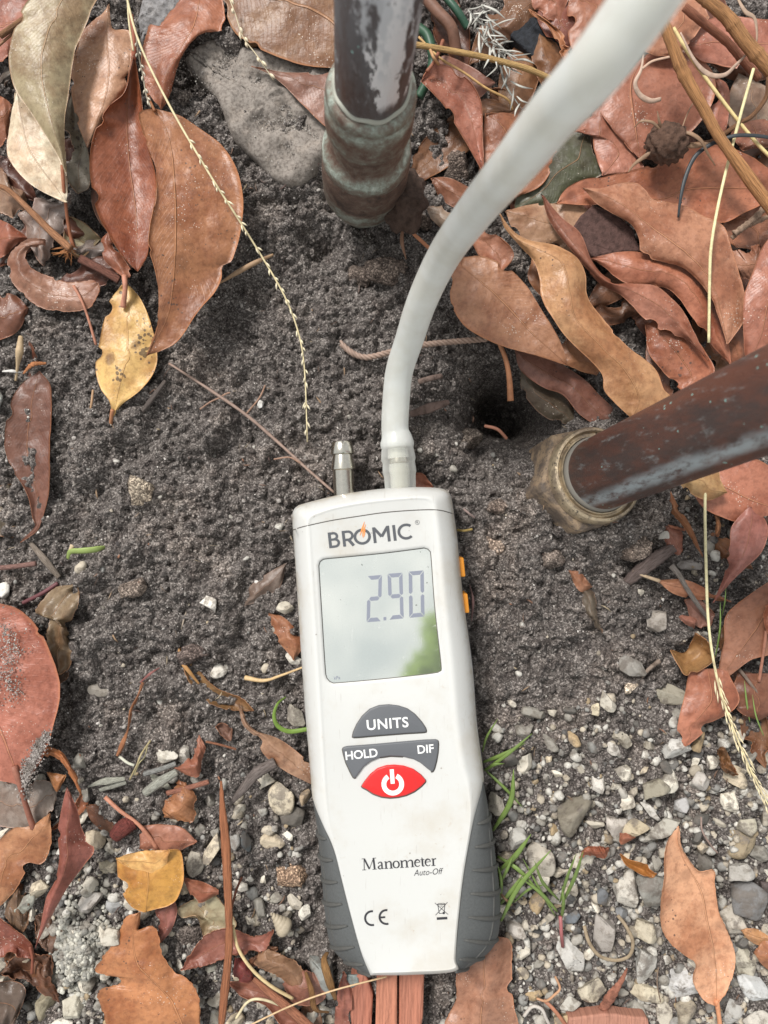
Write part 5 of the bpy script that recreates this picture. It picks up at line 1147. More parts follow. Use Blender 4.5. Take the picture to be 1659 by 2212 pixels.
leaf('E', [(770, 420), (705, 500), (710, 580)], [(800, 430), (850, 500), (830, 600), (710, 580)], 6, (.46, .2, .11), 'orange scrap sprinkled with soil below the reddish chip', rag=1.2, spots=.6)
leaf('E', [(930, 190), (960, 175), (1000, 200)], [(930, 190), (960, 230), (995, 250), (1000, 200)], 4, (.3, .17, .12), 'tiny brown scrap half buried right of the dusty pale stone')
leaf('E', [(205, 385), (240, 390), (285, 400)], [(205, 385), (245, 470), (285, 400)], 10, (.5, .26, .1), 'tiny orange tan scrap under the narrow curled leaf')
leaf('E', [(350, 480), (385, 510), (340, 580)], [(350, 480), (300, 560), (220, 640), (340, 580)], 6, (.3, .12, .06), 'rusty leaf edge behind the twisted red leaf')
# ---- bottom right
leaf('F', [(1275, 620, -2), (1220, 700), (1210, 850), (1195, 960), (1200, 1060), (1240, 1130), (1300, 1180), (1350, 1220), (1335, 1290), (1380, 1370), (1440, 1402)],
     [(1275, 620, -2), (1270, 690), (1310, 760), (1360, 820), (1425, 812), (1430, 880), (1450, 1000), (1500, 1110), (1520, 1200), (1490, 1310), (1440, 1402)], 17, (.60, .335, .21),
     'large tan leaf with fine dark specks and ragged edges at the lower right', c=-1.5, spots=.5, rag=.5, mid=[(1275, 620), (1290, 750), (1370, 900), (1400, 1050), (1430, 1200), (1440, 1402)], stem=[(1437, 1370, 15), (1447, 1440, 15), (1456, 1520, 14)], sw=22, scol=(.55, .25, .13), nu=44)
leaf('F', [(1320, -60), (1295, 60), (1265, 200), (1300, 277)], [(1480, -60), (1535, 90), (1400, 180), (1370, 225), (1300, 277)], 15, (.42, .165, .11), 'red brown leaf under the straw seed plume at the right', spots=.3)
leaf('F', [(1530, -40), (1500, 60), (1540, 130), (1620, 165)], [(1700, -40), (1720, 60), (1700, 120), (1620, 165)], 10, (.26, .11, .07), 'dark brown leaf at the right edge behind the seed plume')
leaf('F', [(1545, 1075), (1600, 1065), (1700, 1095)], [(1545, 1075), (1580, 1115), (1640, 1140), (1700, 1120)], 9, (.5, .24, .13), 'small tan leaf piece at the lower right edge')
leaf('F', [(1597, 1165), (1650, 1100), (1720, 1060)], [(1597, 1165), (1640, 1225), (1720, 1260), (1720, 1060)], 10, (.5, .24, .13), 'rounded tan leaf cut by the right edge near the bottom')
leaf('F', [(1020, 740), (1060, 765), (1140, 790), (1180, 830)], [(1020, 740), (1050, 790), (1120, 830), (1160, 840), (1180, 830)], 10, (.55, .25, .06), 'curled orange strip on the white stones', c=-2)
leaf('F', [(845, 760), (870, 710), (930, 705), (975, 715)], [(845, 760), (900, 745), (950, 760), (975, 715)], 7, (.4, .15, .08), 'thin red flake on the soil right of the grass tuft', rag=1)
leaf('F', [(1020, 650), (1060, 655), (1085, 670)], [(1020, 650), (1025, 700), (1085, 670)], 8, (.42, .16, .09), 'small triangular red flake beside the yellowish stone')
leaf('F', [(1440, 290), (1470, 280), (1500, 340), (1530, 400)], [(1440, 290), (1460, 370), (1500, 400), (1530, 400)], 7, (.25, .13, .06), 'curled dark brown scrap left of the seed plume end', crump=2, rag=1)
# ---- right of the meter, below and round the thick pipe
leaf('J', [(1300, 600), (1370, 710), (1460, 760), (1550, 782), (1650, 755), (1760, 740)], [(1300, 600), (1430, 530), (1550, 495), (1680, 555), (1760, 740)], 12, (.46, .19, .12), 'broad salmon leaf lying under the thick leaning pipe', c=1, spots=.15, mid=[(1320, 610), (1450, 620), (1600, 690), (1760, 740)])
leaf('J', [(1265, 600), (1310, 650), (1390, 686), (1440, 675), (1482, 652)], [(1265, 600), (1350, 540), (1440, 555), (1455, 600), (1482, 652)], 19, (.50, .32, .16), 'tan yellow curled leaf tucked below the thick leaning pipe', c=2.5, spots=.2, mid=[(1265, 600), (1370, 600), (1410, 640), (1482, 652)])
leaf('J', [(1570, 715, 2), (1500, 800), (1490, 880), (1470, 1000), (1450, 1060), (1420, 1132)], [(1600, 715), (1660, 800), (1640, 900), (1560, 980), (1500, 1040), (1420, 1132)], 13, (.38, .16, .12), 'twisted pinkish brown leaf hanging below the broad salmon leaf', c=2.5, spots=.05)
leaf('J', [(1190, 630), (1215, 700), (1290, 800), (1345, 880), (1380, 932)], [(1235, 640), (1265, 700), (1315, 780), (1345, 840), (1380, 932)], 11, (.42, .18, .09), 'narrow orange brown leaf curving down from under the thick pipe', c=2, spots=.05)
leaf('J', [(1185, 1032), (1300, 1030), (1400, 1072), (1500, 1125)], [(1185, 1038), (1250, 1090), (1350, 1115), (1500, 1125)], 8, (.48, .22, .13), 'slender pinkish leaf with a pale stem crossed by the grey twig', c=1.5, spots=.1, stem=[(1075, 990, 9), (1130, 1015, 10), (1190, 1035, 9)], sw=16, scol=(.6, .45, .3))
leaf('J', [(1740, 990), (1600, 1080), (1480, 1180), (1468, 1300), (1450, 1400), (1455, 1475)], [(1740, 990), (1740, 1300), (1580, 1380), (1500, 1440), (1455, 1475)], 14, (.34, .145, .09), 'large dull brown leaf at the right edge above the seed plume', c=1, spots=.05)
leaf('J', [(1345, 1258, 4), (1330, 1300, -3), (1300, 1345, -5), (1240, 1335, 3)], [(1345, 1258, 4), (1410, 1310, 3), (1420, 1380, 4), (1315, 1442, 5), (1275, 1400, 6), (1240, 1335, 3)], 13, (.40, .23, .09), 'curled golden brown cupped leaf near the seed plume', c=-4, spots=.1)
leaf('J', [(800, 990), (850, 1000), (900, 1060)], [(800, 990), (830, 1060), (860, 1085), (900, 1060)], 6, (.38, .2, .13), 'small orange brown scrap on the soil right of the meter', rag=.6)
leaf('J', [(850, 1060), (910, 1090), (920, 1180), (945, 1260)], [(850, 1060), (860, 1130), (890, 1210), (945, 1260)], 5, (.2, .155, .13), 'sand covered grey scrap below the small orange brown scrap', rag=1)
leaf('J', [(1195, 790), (1280, 810), (1290, 900)], [(1195, 790), (1220, 880), (1270, 925), (1290, 900)], 9, (.30, .13, .10), 'dark pink brown chip right of the brass nut', rag=.6)
leaf('J', [(1275, 1190), (1300, 1185), (1350, 1200), (1340, 1240)], [(1275, 1190), (1300, 1220), (1340, 1240)], 10, (.45, .2, .15), 'little pink scrap right of the wide crusty stone')
leaf('J', [(1300, 1120), (1360, 1110), (1430, 1180)], [(1300, 1120), (1340, 1220), (1400, 1240), (1430, 1180)], 7, (.28, .13, .1), 'brown leaf piece under the grey twig')
leaf('J', [(1650, 1140), (1640, 1200), (1655, 1260), (1690, 1300)], [(1700, 1100), (1720, 1180), (1720, 1260), (1690, 1300)], 18, (.45, .18, .11), 'orange red leaf edge curling at the right edge', c=2, stem=[(1652, 1250, 17), (1640, 1340, 15), (1620, 1470, 12)], sw=14, scol=(.4, .18, .12))
leaf('J', [(1425, 745), (1435, 780), (1430, 835)], [(1445, 745), (1455, 800), (1445, 845), (1430, 835)], 8, (.42, .2, .1), 'small orange stub below the broad salmon leaf')
leaf('J', [(140, 570), (170, 575), (215, 635)], [(130, 600), (130, 640), (215, 635)], 5, (.5, .22, .15), 'small pink leaf scrap beside the hose end')
# ---- top, by the pipe
leaf('D', [(470, -40), (500, 60), (540, 92), (590, 120), (650, 140), (723, 146), (775, 140)], [(470, -40), (600, -80), (760, -80), (810, 0), (775, 140)], 12, (.36, .19, .125), 'wide brown leaf at the top edge left of the painted pipe', c=2, spots=.25)
leaf('D', [(543, 143), (590, 165), (650, 222), (712, 281), (770, 310)], [(543, 143), (620, 157), (720, 157), (790, 170), (770, 310)], 11, (.36, .2, .14), 'triangular brown leaf lying over the flat grey stone beside the pipe', c=1, spots=.2)
leaf('D', [(468, 60), (500, 92), (545, 103), (575, 97)], [(468, 60), (500, 70), (540, 88), (575, 97)], 7, (.42, .22, .1), 'thin orange leaf rim below the wide brown leaf', c=1)
# ---- top right litter
leaf('B', [(160, 345, 2), (250, 440), (300, 520), (350, 600), (400, 690), (432, 748)], [(160, 345, 2), (200, 290), (235, 277), (320, 310), (390, 380), (420, 460), (425, 600), (432, 748)], 15, (.36, .15, .09), 'brown leaf with an upturned rim right of the corroded fitting', c=-3, spots=.4, stem=[(185, 310, 17), (215, 270, 17), (240, 215, 14), (255, 175, 12)], sw=16)
leaf('B', [(440, 490), (425, 620), (430, 740), (500, 830), (570, 852)], [(440, 490), (600, 500), (735, 620), (735, 700), (680, 800), (570, 852)], 11, (.42, .17, .095), 'brown leaf behind the middle of the hose', c=1)
leaf('B', [(890, 550), (830, 570), (700, 650), (575, 850), (568, 912)], [(890, 550), (900, 650), (945, 752), (830, 800), (750, 875), (568, 912)], 9, DGRN, 'dark green blackened leaf below the hose', spots=.3, c=1, rag=.3)
leaf('G', [(480, 740), (300, 920), (410, 910), (430, 1050), (490, 1245)], [(480, 740), (560, 880), (700, 1080), (780, 1190), (640, 1230), (490, 1245)], 13, (.42, .175, .12), 'pinkish brown leaf beside the dark green blackened leaf', c=1, spots=.2)
leaf('G', [(790, 385), (650, 550), (480, 740), (560, 900), (700, 1070), (760, 1135)], [(790, 385), (1100, 380), (1250, 480), (1290, 620), (1240, 780), (1100, 950), (940, 1050), (760, 1135)], 15, (.44, .175, .12), 'broad salmon brown leaf lying under the round seed pod', c=1, spots=.15, mid=[(790, 385), (690, 600), (720, 900), (760, 1135)])
leaf('G', [(1060, -60), (900, 150), (780, 330), (850, 387), (980, 385)], [(1060, -60), (1250, 80), (1180, 200), (1100, 310), (980, 385)], 20, (.55, .29, .18), 'light tan leaf between the hose and the tan sticks at the top', c=1.5, spots=.3)
leaf('G', [(1080, 330), (1150, 220), (1230, 140), (1400, 110), (1750, 160)], [(1080, 330), (1200, 430), (1400, 480), (1550, 490), (1750, 460)], 16, (.46, .185, .13), 'large pink brown leaf in the top right behind the sticks', c=1.5, spots=.08)
leaf('G', [(260, -60), (240, 100), (260, 300), (330, 475)], [(260, -60), (600, -60), (520, 150), (440, 300), (330, 475)], 12, (.36, .14, .095), 'deep brown leaf tucked left of the hose at the top', c=1)
leaf('G', [(-20, -60), (0, 60), (100, 135), (180, 208)], [(-20, -60), (240, -60), (215, 80), (180, 208)], 11, (.40, .155, .10), 'red brown leaf at the top edge above the narrow rolled leaf', c=1)
leaf('G', [(-30, 60), (0, 110), (110, 190), (170, 330), (230, 450)], [(-30, 60), (120, 160), (200, 220), (250, 300), (272, 410), (230, 450)], 14, (.42, .18, .10), 'narrow rolled leaf beside the silvery spiky plant', c=-1)
leaf('G', [(1450, 520), (1390, 650), (1370, 850), (1440, 980)], [(1450, 520), (1600, 590), (1760, 700), (1760, 1000), (1440, 980)], 10, (.40, .30, .24), 'greyish tan leaf behind the crossed straws at the right', c=1)
leaf('G', [(1280, 540), (1290, 700), (1230, 820), (1290, 1000)], [(1280, 540), (1370, 600), (1390, 700), (1370, 900), (1290, 1000)], 11, (.40, .15, .10), 'brown leaf strip left of the greyish tan leaf', c=1)
leaf('G', [(1480, 850), (1400, 950), (1480, 1060)], [(1480, 850), (1700, 850), (1760, 1000), (1480, 1060)], 12, (.42, .18, .12), 'pinkish leaf under the crossing of stick and straw')
leaf('G', [(170, 1435), (200, 1370), (260, 1310), (370, 1262), (480, 1250), (740, 1190), (900, 1130), (1050, 1040), (1180, 1020), (1400, 1040), (1650, 1180), (1780, 1320)], [(170, 1435), (400, 1450), (800, 1410), (900, 1425), (1100, 1500), (1330, 1572), (1500, 1500), (1640, 1430), (1780, 1320)], 17, (.40, .16, .09),
     'long brown leaf with dark blotches running across the litter below the seed pod', c=-1, spots=.5, mid=[(170, 1435), (500, 1340), (880, 1410), (1100, 1340), (1500, 1330), (1780, 1320)], nu=44)
leaf('G', [(355, 1325), (400, 1390), (450, 1440), (560, 1510), (690, 1585), (745, 1680), (768, 1800), (900, 1850), (1080, 1900), (1250, 2080), (1330, 2212), (1370, 2440)], [(355, 1325), (480, 1330), (600, 1295), (720, 1288), (790, 1340), (860, 1410), (1060, 1450), (1200, 1520), (1340, 1590), (1400, 1740), (1480, 2000), (1510, 2220), (1370, 2440)], 22, (.46, .22, .14),
     'large light brown leaf pointing left in the middle of the right litter', c=3, spots=.1, mid=[(355, 1325), (600, 1430), (900, 1650), (1180, 1880), (1300, 2100), (1370, 2440)], nu=44)
leaf('B', [(680, 840), (700, 920), (745, 1000), (850, 1130), (940, 1225), (1030, 1280), (1120, 1370), (1200, 1430), (1330, 1480), (1400, 1560)], [(680, 840), (760, 930), (850, 1010), (890, 1110), (940, 1180), (1000, 1215), (1080, 1225), (1170, 1235), (1240, 1285), (1300, 1350), (1350, 1460), (1400, 1560)], 19, (.36, .15, .09),
     'long wavy brown leaf with a dark pointed tip below the light brown leaf', c=2.5, spots=.45, mid=[(680, 840), (740, 950), (860, 1100), (950, 1205), (1060, 1250), (1200, 1330), (1300, 1440), (1400, 1560)], nu=44)
leaf('B', [(893, 1115), (960, 1160), (1000, 1195), (1080, 1235), (1230, 1250), (1330, 1370), (1400, 1475), (1500, 1580)], [(893, 1115), (1000, 1090), (1100, 1088), (1200, 1105), (1310, 1150), (1400, 1240), (1440, 1350), (1480, 1450), (1500, 1580)], 17, (.40, .165, .10),
     'smooth brown leaf arched between the light brown leaf and the wavy leaf', c=3, spots=.3)
leaf('B', [(525, 912), (560, 990), (640, 1050), (740, 1060), (800, 1100)], [(525, 912), (650, 880), (760, 880), (870, 890), (880, 1000), (800, 1100)], 12, (.38, .22, .14), 'dusty brown leaf under the dark bark slab', spots=.4)
leaf('D', [(1077, 457), (1090, 490), (1120, 525), (1150, 560), (1165, 600), (1170, 645), (1195, 690), (1230, 737), (1297, 802), (1305, 842), (1335, 877), (1365, 905)],
     [(1077, 457), (1110, 500), (1150, 520), (1200, 530), (1245, 555), (1265, 590), (1270, 640), (1305, 690), (1355, 747), (1395, 777), (1420, 802), (1435, 840), (1450, 862), (1420, 900), (1365, 905)], 26, (.52, .29, .16),
     'golden tan twisted leaf with a pale rim between hose and thick pipe', c=4, spots=.35, mid=[(1077, 457), (1110, 510), (1165, 540), (1215, 570), (1230, 630), (1245, 690), (1300, 750), (1350, 800), (1380, 860), (1365, 905)], nu=50, wave=.3)
leaf('D', [(1000, 555), (975, 590), (972, 630), (978, 665), (1005, 705), (1050, 733), (1100, 752), (1160, 768), (1226, 788)], [(1000, 555), (1040, 552), (1085, 570), (1130, 610), (1165, 660), (1195, 710), (1215, 750), (1226, 788)], 22, (.50, .235, .14),
     'oval copper coloured leaf touching the right side of the hose', c=-1, spots=.12, mid=[(995, 575), (1040, 610), (1100, 665), (1160, 730), (1226, 788)], nu=36)
leaf('D', [(1226, 730), (1200, 770), (1250, 800), (1290, 810)], [(1226, 730), (1270, 760), (1300, 790), (1290, 810)], 16, (.42, .19, .10), 'brown fold behind the tip of the oval copper leaf')
leaf('J', [(565, 40), (590, 125), (690, 200), (770, 230), (850, 320), (940, 375), (1015, 392)], [(565, 40), (600, 35), (690, 60), (760, 95), (860, 160), (930, 230), (1000, 300), (1045, 352), (1015, 392)], 10, (.27, .125, .08), 'shaded dark brown leaf lying between the hose and the brass nut', c=1.5, spots=.5)
leaf('J', [(590, 130), (600, 220), (700, 330), (850, 370)], [(600, 125), (700, 200), (780, 240), (850, 370)], 4, (.16, .13, .09), 'mouldy grey green leaf under the shaded dark brown leaf', spots=.7)
leaf('D', [(1395, 700), (1400, 760), (1430, 800), (1480, 850)], [(1395, 700), (1440, 690), (1490, 720), (1530, 770), (1540, 810), (1480, 850)], 15, (.40, .155, .095), 'reddish brown leaf with dark blotches above the thick pipe', spots=.6)
leaf('D', [(1520, 700), (1540, 760), (1600, 800)], [(1520, 700), (1580, 690), (1620, 740), (1600, 800)], 13, (.38, .15, .10), 'red brown leaf between the long straw and the thick pipe')
leaf('D', [(1690, 480), (1650, 530), (1625, 590), (1605, 650), (1604, 720), (1612, 792)], [(1690, 480), (1740, 560), (1720, 650), (1680, 740), (1612, 792)], 24, (.42, .165, .105), 'smooth brown leaf at the right edge just above the thick pipe', c=2, spots=.05)
leaf('D', [(1543, 568), (1570, 545), (1600, 538), (1640, 528)], [(1543, 568), (1570, 585), (1600, 600), (1650, 600), (1640, 528)], 18, (.40, .2, .14), 'torn scrap with a whitish frayed edge at the right', rag=1.2)
leaf('D', [(1575, 455), (1560, 500), (1580, 530), (1640, 540)], [(1575, 455), (1650, 445), (1690, 480), (1640, 540)], 13, (.40, .17, .11), 'brown leaf behind the rope like twig at the right edge')
leaf('D', [(1385, 545), (1400, 600), (1440, 640)], [(1395, 545), (1480, 560), (1500, 620), (1440, 640)], 11, (.30, .12, .08), 'shadowed brown leaf beneath the arched smooth leaf')
leaf('D', [(1150, 560), (1140, 600), (1170, 640), (1200, 660)], [(1150, 560), (1180, 560), (1200, 600), (1200, 660)], 13, (.38, .18, .11), 'brown sliver left of the golden tan twisted leaf')
leaf('D', [(1175, 0), (1160, 40), (1190, 90), (1240, 110)], [(1175, 0), (1240, 10), (1260, 60), (1240, 110)], 9, (.34, .13, .09), 'brown leaf behind the spiky plant near the hose')
leaf('D', [(930, 150), (960, 120), (1010, 140), (1070, 180)], [(930, 150), (960, 200), (1020, 220), (1070, 180)], 8, (.26, .12, .08), 'dim brown leaf below the yellow stalk')
leaf('D', [(930, 470), (960, 500), (1010, 540)], [(920, 445), (970, 445), (1020, 470), (1010, 540)], 9, (.28, .2, .15), 'grey brown leaf just left of where the hose bends', spots=.4)
leaf('D', [(1010, 500), (1040, 560), (1080, 590)], [(1020, 490), (1075, 510), (1110, 550), (1080, 590)], 10, (.34, .16, .1), 'brown leaf tucked beneath the stem of the golden tan leaf')
leaf('D', [(620, 2070), (650, 2090), (700, 2110)], [(600, 2110), (640, 2170), (700, 2160), (700, 2110)], 6, (.33, .16, .12), 'flat brown leaf bit beside the curled rusty bark', rag=1) 
# hidden depth of the litter: look-alike leaves that only show in the gaps
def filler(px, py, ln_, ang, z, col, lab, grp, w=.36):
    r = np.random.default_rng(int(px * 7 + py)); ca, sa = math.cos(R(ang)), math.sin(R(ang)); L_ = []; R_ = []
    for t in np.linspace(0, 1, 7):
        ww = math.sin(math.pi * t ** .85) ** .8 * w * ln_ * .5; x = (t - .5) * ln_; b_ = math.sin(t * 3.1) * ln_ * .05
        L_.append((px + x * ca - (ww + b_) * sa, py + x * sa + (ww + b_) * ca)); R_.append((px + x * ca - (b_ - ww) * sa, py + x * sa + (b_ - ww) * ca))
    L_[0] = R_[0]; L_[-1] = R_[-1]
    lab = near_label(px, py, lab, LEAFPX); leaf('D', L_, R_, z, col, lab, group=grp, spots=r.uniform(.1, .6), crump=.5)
fr_ = np.random.default_rng(42)
for px, py in [(985, 60), (1100, 60), (1200, 150), (1130, 250), (1090, 330), (960, 330), (1000, 420), (1250, 250), (1330, 60), (1420, 180), (1560, 60), (1620, 140), (1640, 350), (1560, 400), (1450, 470), (1330, 470), (1230, 470), (1250, 520),
               (1340, 620), (1400, 640), (1500, 600), (1600, 600), (1640, 680), (1580, 640), (1330, 680), (1180, 470), (1480, 330), (1250, 880), (1660, 230), (1130, 180), (1040, 250), (1440, 780), (1560, 760)]:
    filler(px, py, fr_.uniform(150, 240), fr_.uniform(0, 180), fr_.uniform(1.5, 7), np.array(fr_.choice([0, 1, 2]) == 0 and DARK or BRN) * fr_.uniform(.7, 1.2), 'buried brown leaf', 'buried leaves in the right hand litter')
for px, py in [(40, 160), (130, 480), (60, 520), (190, 530), (250, 460), (30, 380), (160, 330), (200, 600), (60, 780), (290, 560), (240, 80)]:
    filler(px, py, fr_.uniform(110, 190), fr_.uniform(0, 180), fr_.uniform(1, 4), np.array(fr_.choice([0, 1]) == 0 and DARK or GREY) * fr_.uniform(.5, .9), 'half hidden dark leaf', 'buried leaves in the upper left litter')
for px, py, a_ in [(1580, 1190, 40), (1640, 1120, 100), (1560, 1500, 60), (1640, 1480, 20), (1600, 1350, 130), (1640, 1580, 80)]:
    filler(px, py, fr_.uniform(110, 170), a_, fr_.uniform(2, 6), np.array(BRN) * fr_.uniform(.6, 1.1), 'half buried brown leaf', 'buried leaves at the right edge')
for px, py, a_ in [(60, 1930, 40), (30, 2060, 100), (100, 2120, 60), (600, 2150, 20), (680, 2200, 70), (560, 2070, 150), (240, 1770, 30)]:
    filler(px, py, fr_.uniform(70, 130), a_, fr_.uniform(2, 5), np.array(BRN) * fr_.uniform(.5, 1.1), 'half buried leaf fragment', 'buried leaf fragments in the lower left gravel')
# ------------------------------------------------ sticks, stalks, chips and plants
def stick(f, pts, w, col, label, name='stick', cat_='stick', mat='stalk', wl=None, seg=8, n=40, knots=0, flat=1.0, group=None, parent=None, rough=0):
    s = FR[f][0]; p = cat(fr(f, pts), n); k = H / FPX * s; c3 = [P(a_[0], a_[1], a_[2] / 1000) for a_ in p]
    r = np.random.default_rng(len(label or name) + int(pts[0][0])); base_r = np.interp(np.linspace(0, 1, n + 1), np.linspace(0, 1, len(wl or [1, 1])), wl or [1, 1]) * w * .5 * k
    base_r = base_r * (1 + rough * r.normal(size=n + 1))
    for _ in range(knots):
        c_ = r.uniform(.1, .9); base_r = base_r * (1 + .16 * np.exp(-((np.linspace(0, 1, n + 1) - c_) / .012) ** 2))
    V, F = tube(c3, list(base_r), seg, flat=flat)
    V = [tuple(v) for v in V]; m = len(V) // seg
    uv = [((i % seg) / seg * 2, (i // seg) / m * 1.0) for i in range(len(V))]
    o = mk(name, V, F, M[mat], parent, uv=uv); o.color = tuple(col) + (1,)
    return o if parent is not None else tag(o, label, cat_, group)
def seeds(o, f, pts, n, ln_, wd, col, spread=.5, t0=0, name='seeds', seed=1, side=1.0):
    p = cat(fr(f, pts), 200); r = np.random.default_rng(seed); lst = []; k = H / FPX
    for i in range(n):
        t = t0 + (1 - t0) * (i + r.uniform(-.9, .9)) / n; j = int(np.clip(t * 199, 1, 199)); a_ = p[j]; d = p[j] - p[j - 1]; d = d[:2] / (np.linalg.norm(d[:2]) + 1e-9)
        sg = 1 if i % 2 else -1; an = sg * r.uniform(.05, spread); side_ = side * r.uniform(.4, 1.3); e = np.array([d[0] * math.cos(an) - d[1] * math.sin(an), d[0] * math.sin(an) + d[1] * math.cos(an)])
        q0 = np.array([a_[0], a_[1]]) + np.array([-d[1], d[0]]) * sg * wd * .5 * side_; L_ = ln_ * r.uniform(.7, 1.2); q1 = q0 + e * L_
        lst.append(tube([P(q0[0] + (q1[0] - q0[0]) * u, q0[1] + (q1[1] - q0[1]) * u, (a_[2] + .6 * math.sin(u * 3)) / 1000) for u in (0, .25, .5, .75, 1)], [wd * .12 * k, wd * .42 * k, wd * .5 * k, wd * .3 * k, wd * .05 * k], 6))
    V, F = joinvf(lst); s_ = mk(name, V, F, M['stalk'], o); s_.color = tuple(col) + (1,)
STR = (.72, .62, .38)
p1 = [(268, -30, 34), (300, 90, 33), (370, 235, 32), (455, 380, 30), (500, 450, 26), (560, 545, 18), (615, 640, 13), (645, 720, 10), (658, 800, 9), (664, 955, 7)]
o = stick('D', p1, 4.6, STR, 'long pale seeded grass stalk curving from the top edge down to the nozzle', 'grass_stalk', 'grass stalk', wl=[1, .9, .6])
seeds(o, 'D', p1, 38, 15, 4.0, (.78, .70, .50), .5, .34)
stick('D', [(275, -30, 30), (278, 40, 29), (288, 110, 27)], 4, STR, 'short pale straw beside the top of the long grass stalk', 'straw', 'straw')
p2 = [(485, -30, 20), (508, 30, 19), (525, 80, 18), (555, 120, 17), (591, 173, 14)]
o = stick('D', p2, 2.4, (.6, .52, .36), 'short seeded grass stalk crossing the wide brown leaf at the top', 'grass_stalk', 'grass stalk'); seeds(o, 'D', p2, 9, 16, 6, (.72, .62, .45), .2, .2, seed=3)
p3 = [(293, 60, 24), (298, 110, 24), (308, 160, 22), (316, 205, 22), (326, 232, 23)]
o = stick('D', p3, 3, (.33, .29, .22), 'small grey seed spray behind the long pale grass stalk', 'grass_stalk', 'grass stalk'); seeds(o, 'D', p3, 12, 11, 4, (.62, .57, .46), .6, .1, seed=4)
tw = [(365, 785, 4), (450, 840, 6), (530, 895, 7), (600, 955, 7), (660, 1010, 9), (722, 1064, 12)]
o = stick('D', tw, 6.5, (.30, .21, .17), 'thin brown twig lying on the soil and ending at the left nozzle', 'twig', 'twig', wl=[.8, 1, 1, .8], knots=3, rough=.06)
for a_ in ([(533, 893, 7), (560, 860, 9), (573, 832, 10)], [(478, 858, 6), (455, 868, 6), (432, 884, 5)], [(648, 1000, 9), (625, 988, 9), (592, 992, 7)], [(480, 855, 7), (490, 850, 8), (497, 848, 8)]):
    stick('D', a_, 3.6, (.33, .2, .14), None, 'side_twig', parent=o)
# twisted cord like root
cpts = [(736, 742, 6), (760, 762, 7), (790, 772, 8), (830, 764, 9), (870, 752, 9), (920, 744, 9), (980, 738, 10), (1052, 732, 12)]
cc_ = cat([tuple(P(a_[0], a_[1], a_[2] / 1000)) for a_ in cpts], 160); lst = []
for ph in (0, 2.1, 4.2):
    q_ = []
    for i, c_ in enumerate(cc_):
        an = i * .42 + ph; q_.append(Vector(c_) + Vector((0, math.cos(an), math.sin(an))) * .0007 * (1.3 if i < 20 else 1))
    lst.append(tube(q_, .0007, 6))
V, F = joinvf(lst); o = mk('twisted_root', V, F, M['stalk']); o.color = (.34, .24, .19, 1); tag(o, 'twisted cord like root passing behind the rubber hose', 'root')
stick('D', [(1077, 738, 16), (1092, 775, 15), (1100, 815, 13), (1103, 866, 11)], 11, (.45, .2, .1), 'orange brown leaf stem hanging over the dark hole', 'dry_twig', 'stem', wl=[.8, 1, 1.3])
stick('D', [(866, 478, 10), (890, 502, 10), (915, 525, 10), (940, 548, 11)], 8, (.48, .2, .1), 'orange stem tip pointing at the corroded fitting from under the hose', 'dry_twig', 'stem', wl=[.4, 1, 1])
stick('D', [(872, 482, 8), (868, 520, 7), (877, 560, 5)], 9, (.24, .13, .08), 'short dark brown strip hanging below the orange stem tip', 'bark_strip', 'bark', wl=[.5, 1, .3], flat=.4)
stick('B', [(120, 190, 20), (250, 212, 20), (400, 240, 21), (530, 272, 22), (640, 305, 22), (770, 365, 20)], 24, (.66, .42, .17), 'bright yellow stalk lying from the painted pipe to the hose', 'dry_stalk', 'stalk', mat='wood', knots=2)
stick('B', [(150, 160, 14), (240, 250, 15), (340, 310, 15), (440, 380, 14), (535, 430, 12), (555, 475, 10)], 10, (.55, .34, .14), 'thin ochre stalk under the bright yellow stalk', 'dry_stalk', 'stalk')
stick('B', [(200, 215, 20), (215, 250, 21), (236, 278, 17)], 12, (.45, .25, .12), 'tiny brown stub above the leaf with the upturned rim', 'dry_twig', 'stem')
stick('D', [(1434, 48, 42), (1455, 105, 40), (1480, 165, 38), (1520, 235, 36), (1550, 290, 35), (1600, 360, 34), (1680, 470, 32)], 23, (.55, .27, .11), 'thick tan brown stick running diagonally in the upper right', mat='wood', wl=[.9, 1.05, .95, .9, 1.1, 1], knots=2, n=70, rough=.02)
stick('D', [(1500, -20, 40), (1545, 15, 40), (1575, 42, 39), (1610, 90, 38), (1650, 135, 37), (1700, 190, 36)], 26, (.48, .24, .10), 'knotty tan stick in the top right corner', mat='wood', wl=[.8, 1, 1.05, .9], knots=3, n=60, rough=.02)
stick('D', [(1478, 15, 30), (1520, 50, 29), (1570, 90, 28), (1600, 125, 27), (1640, 170, 24)], 16, (.36, .14, .08), 'reddish stick between the two tan sticks', mat='wood', n=40, rough=.03)
stick('D', [(1668, 130, 37), (1660, 170, 36), (1655, 210, 34), (1625, 250, 32), (1600, 265, 31), (1570, 285, 30), (1540, 305, 28), (1500, 312, 25)], 9, (.28, .14, .07), 'thin bent side twig joining the tan sticks at the right', 'twig', 'twig', mat='wood')
stick('D', [(1455, 60, 34), (1490, 120, 34), (1540, 190, 33), (1600, 268, 31), (1640, 315, 30), (1690, 365, 28)], 7, (.72, .58, .28), 'pale yellow straw running beside the thick tan brown stick', 'straw', 'straw')
o = stick('D', [(1628, 148, 36), (1606, 225, 34), (1590, 285, 31), (1568, 370, 29), (1548, 460, 30), (1536, 535, 31), (1533, 600, 28), (1531, 740, 22)], 6, (.78, .70, .40), 'long pale straw bent at one joint running down the right litter to the thick pipe', 'straw', 'straw', knots=1)
pl = [(1524, 1040, 20), (1523, 1120, 20), (1526, 1250, 22), (1530, 1340, 23), (1540, 1420, 24), (1558, 1500, 24), (1590, 1590, 23), (1625, 1670, 22), (1665, 1750, 20)]
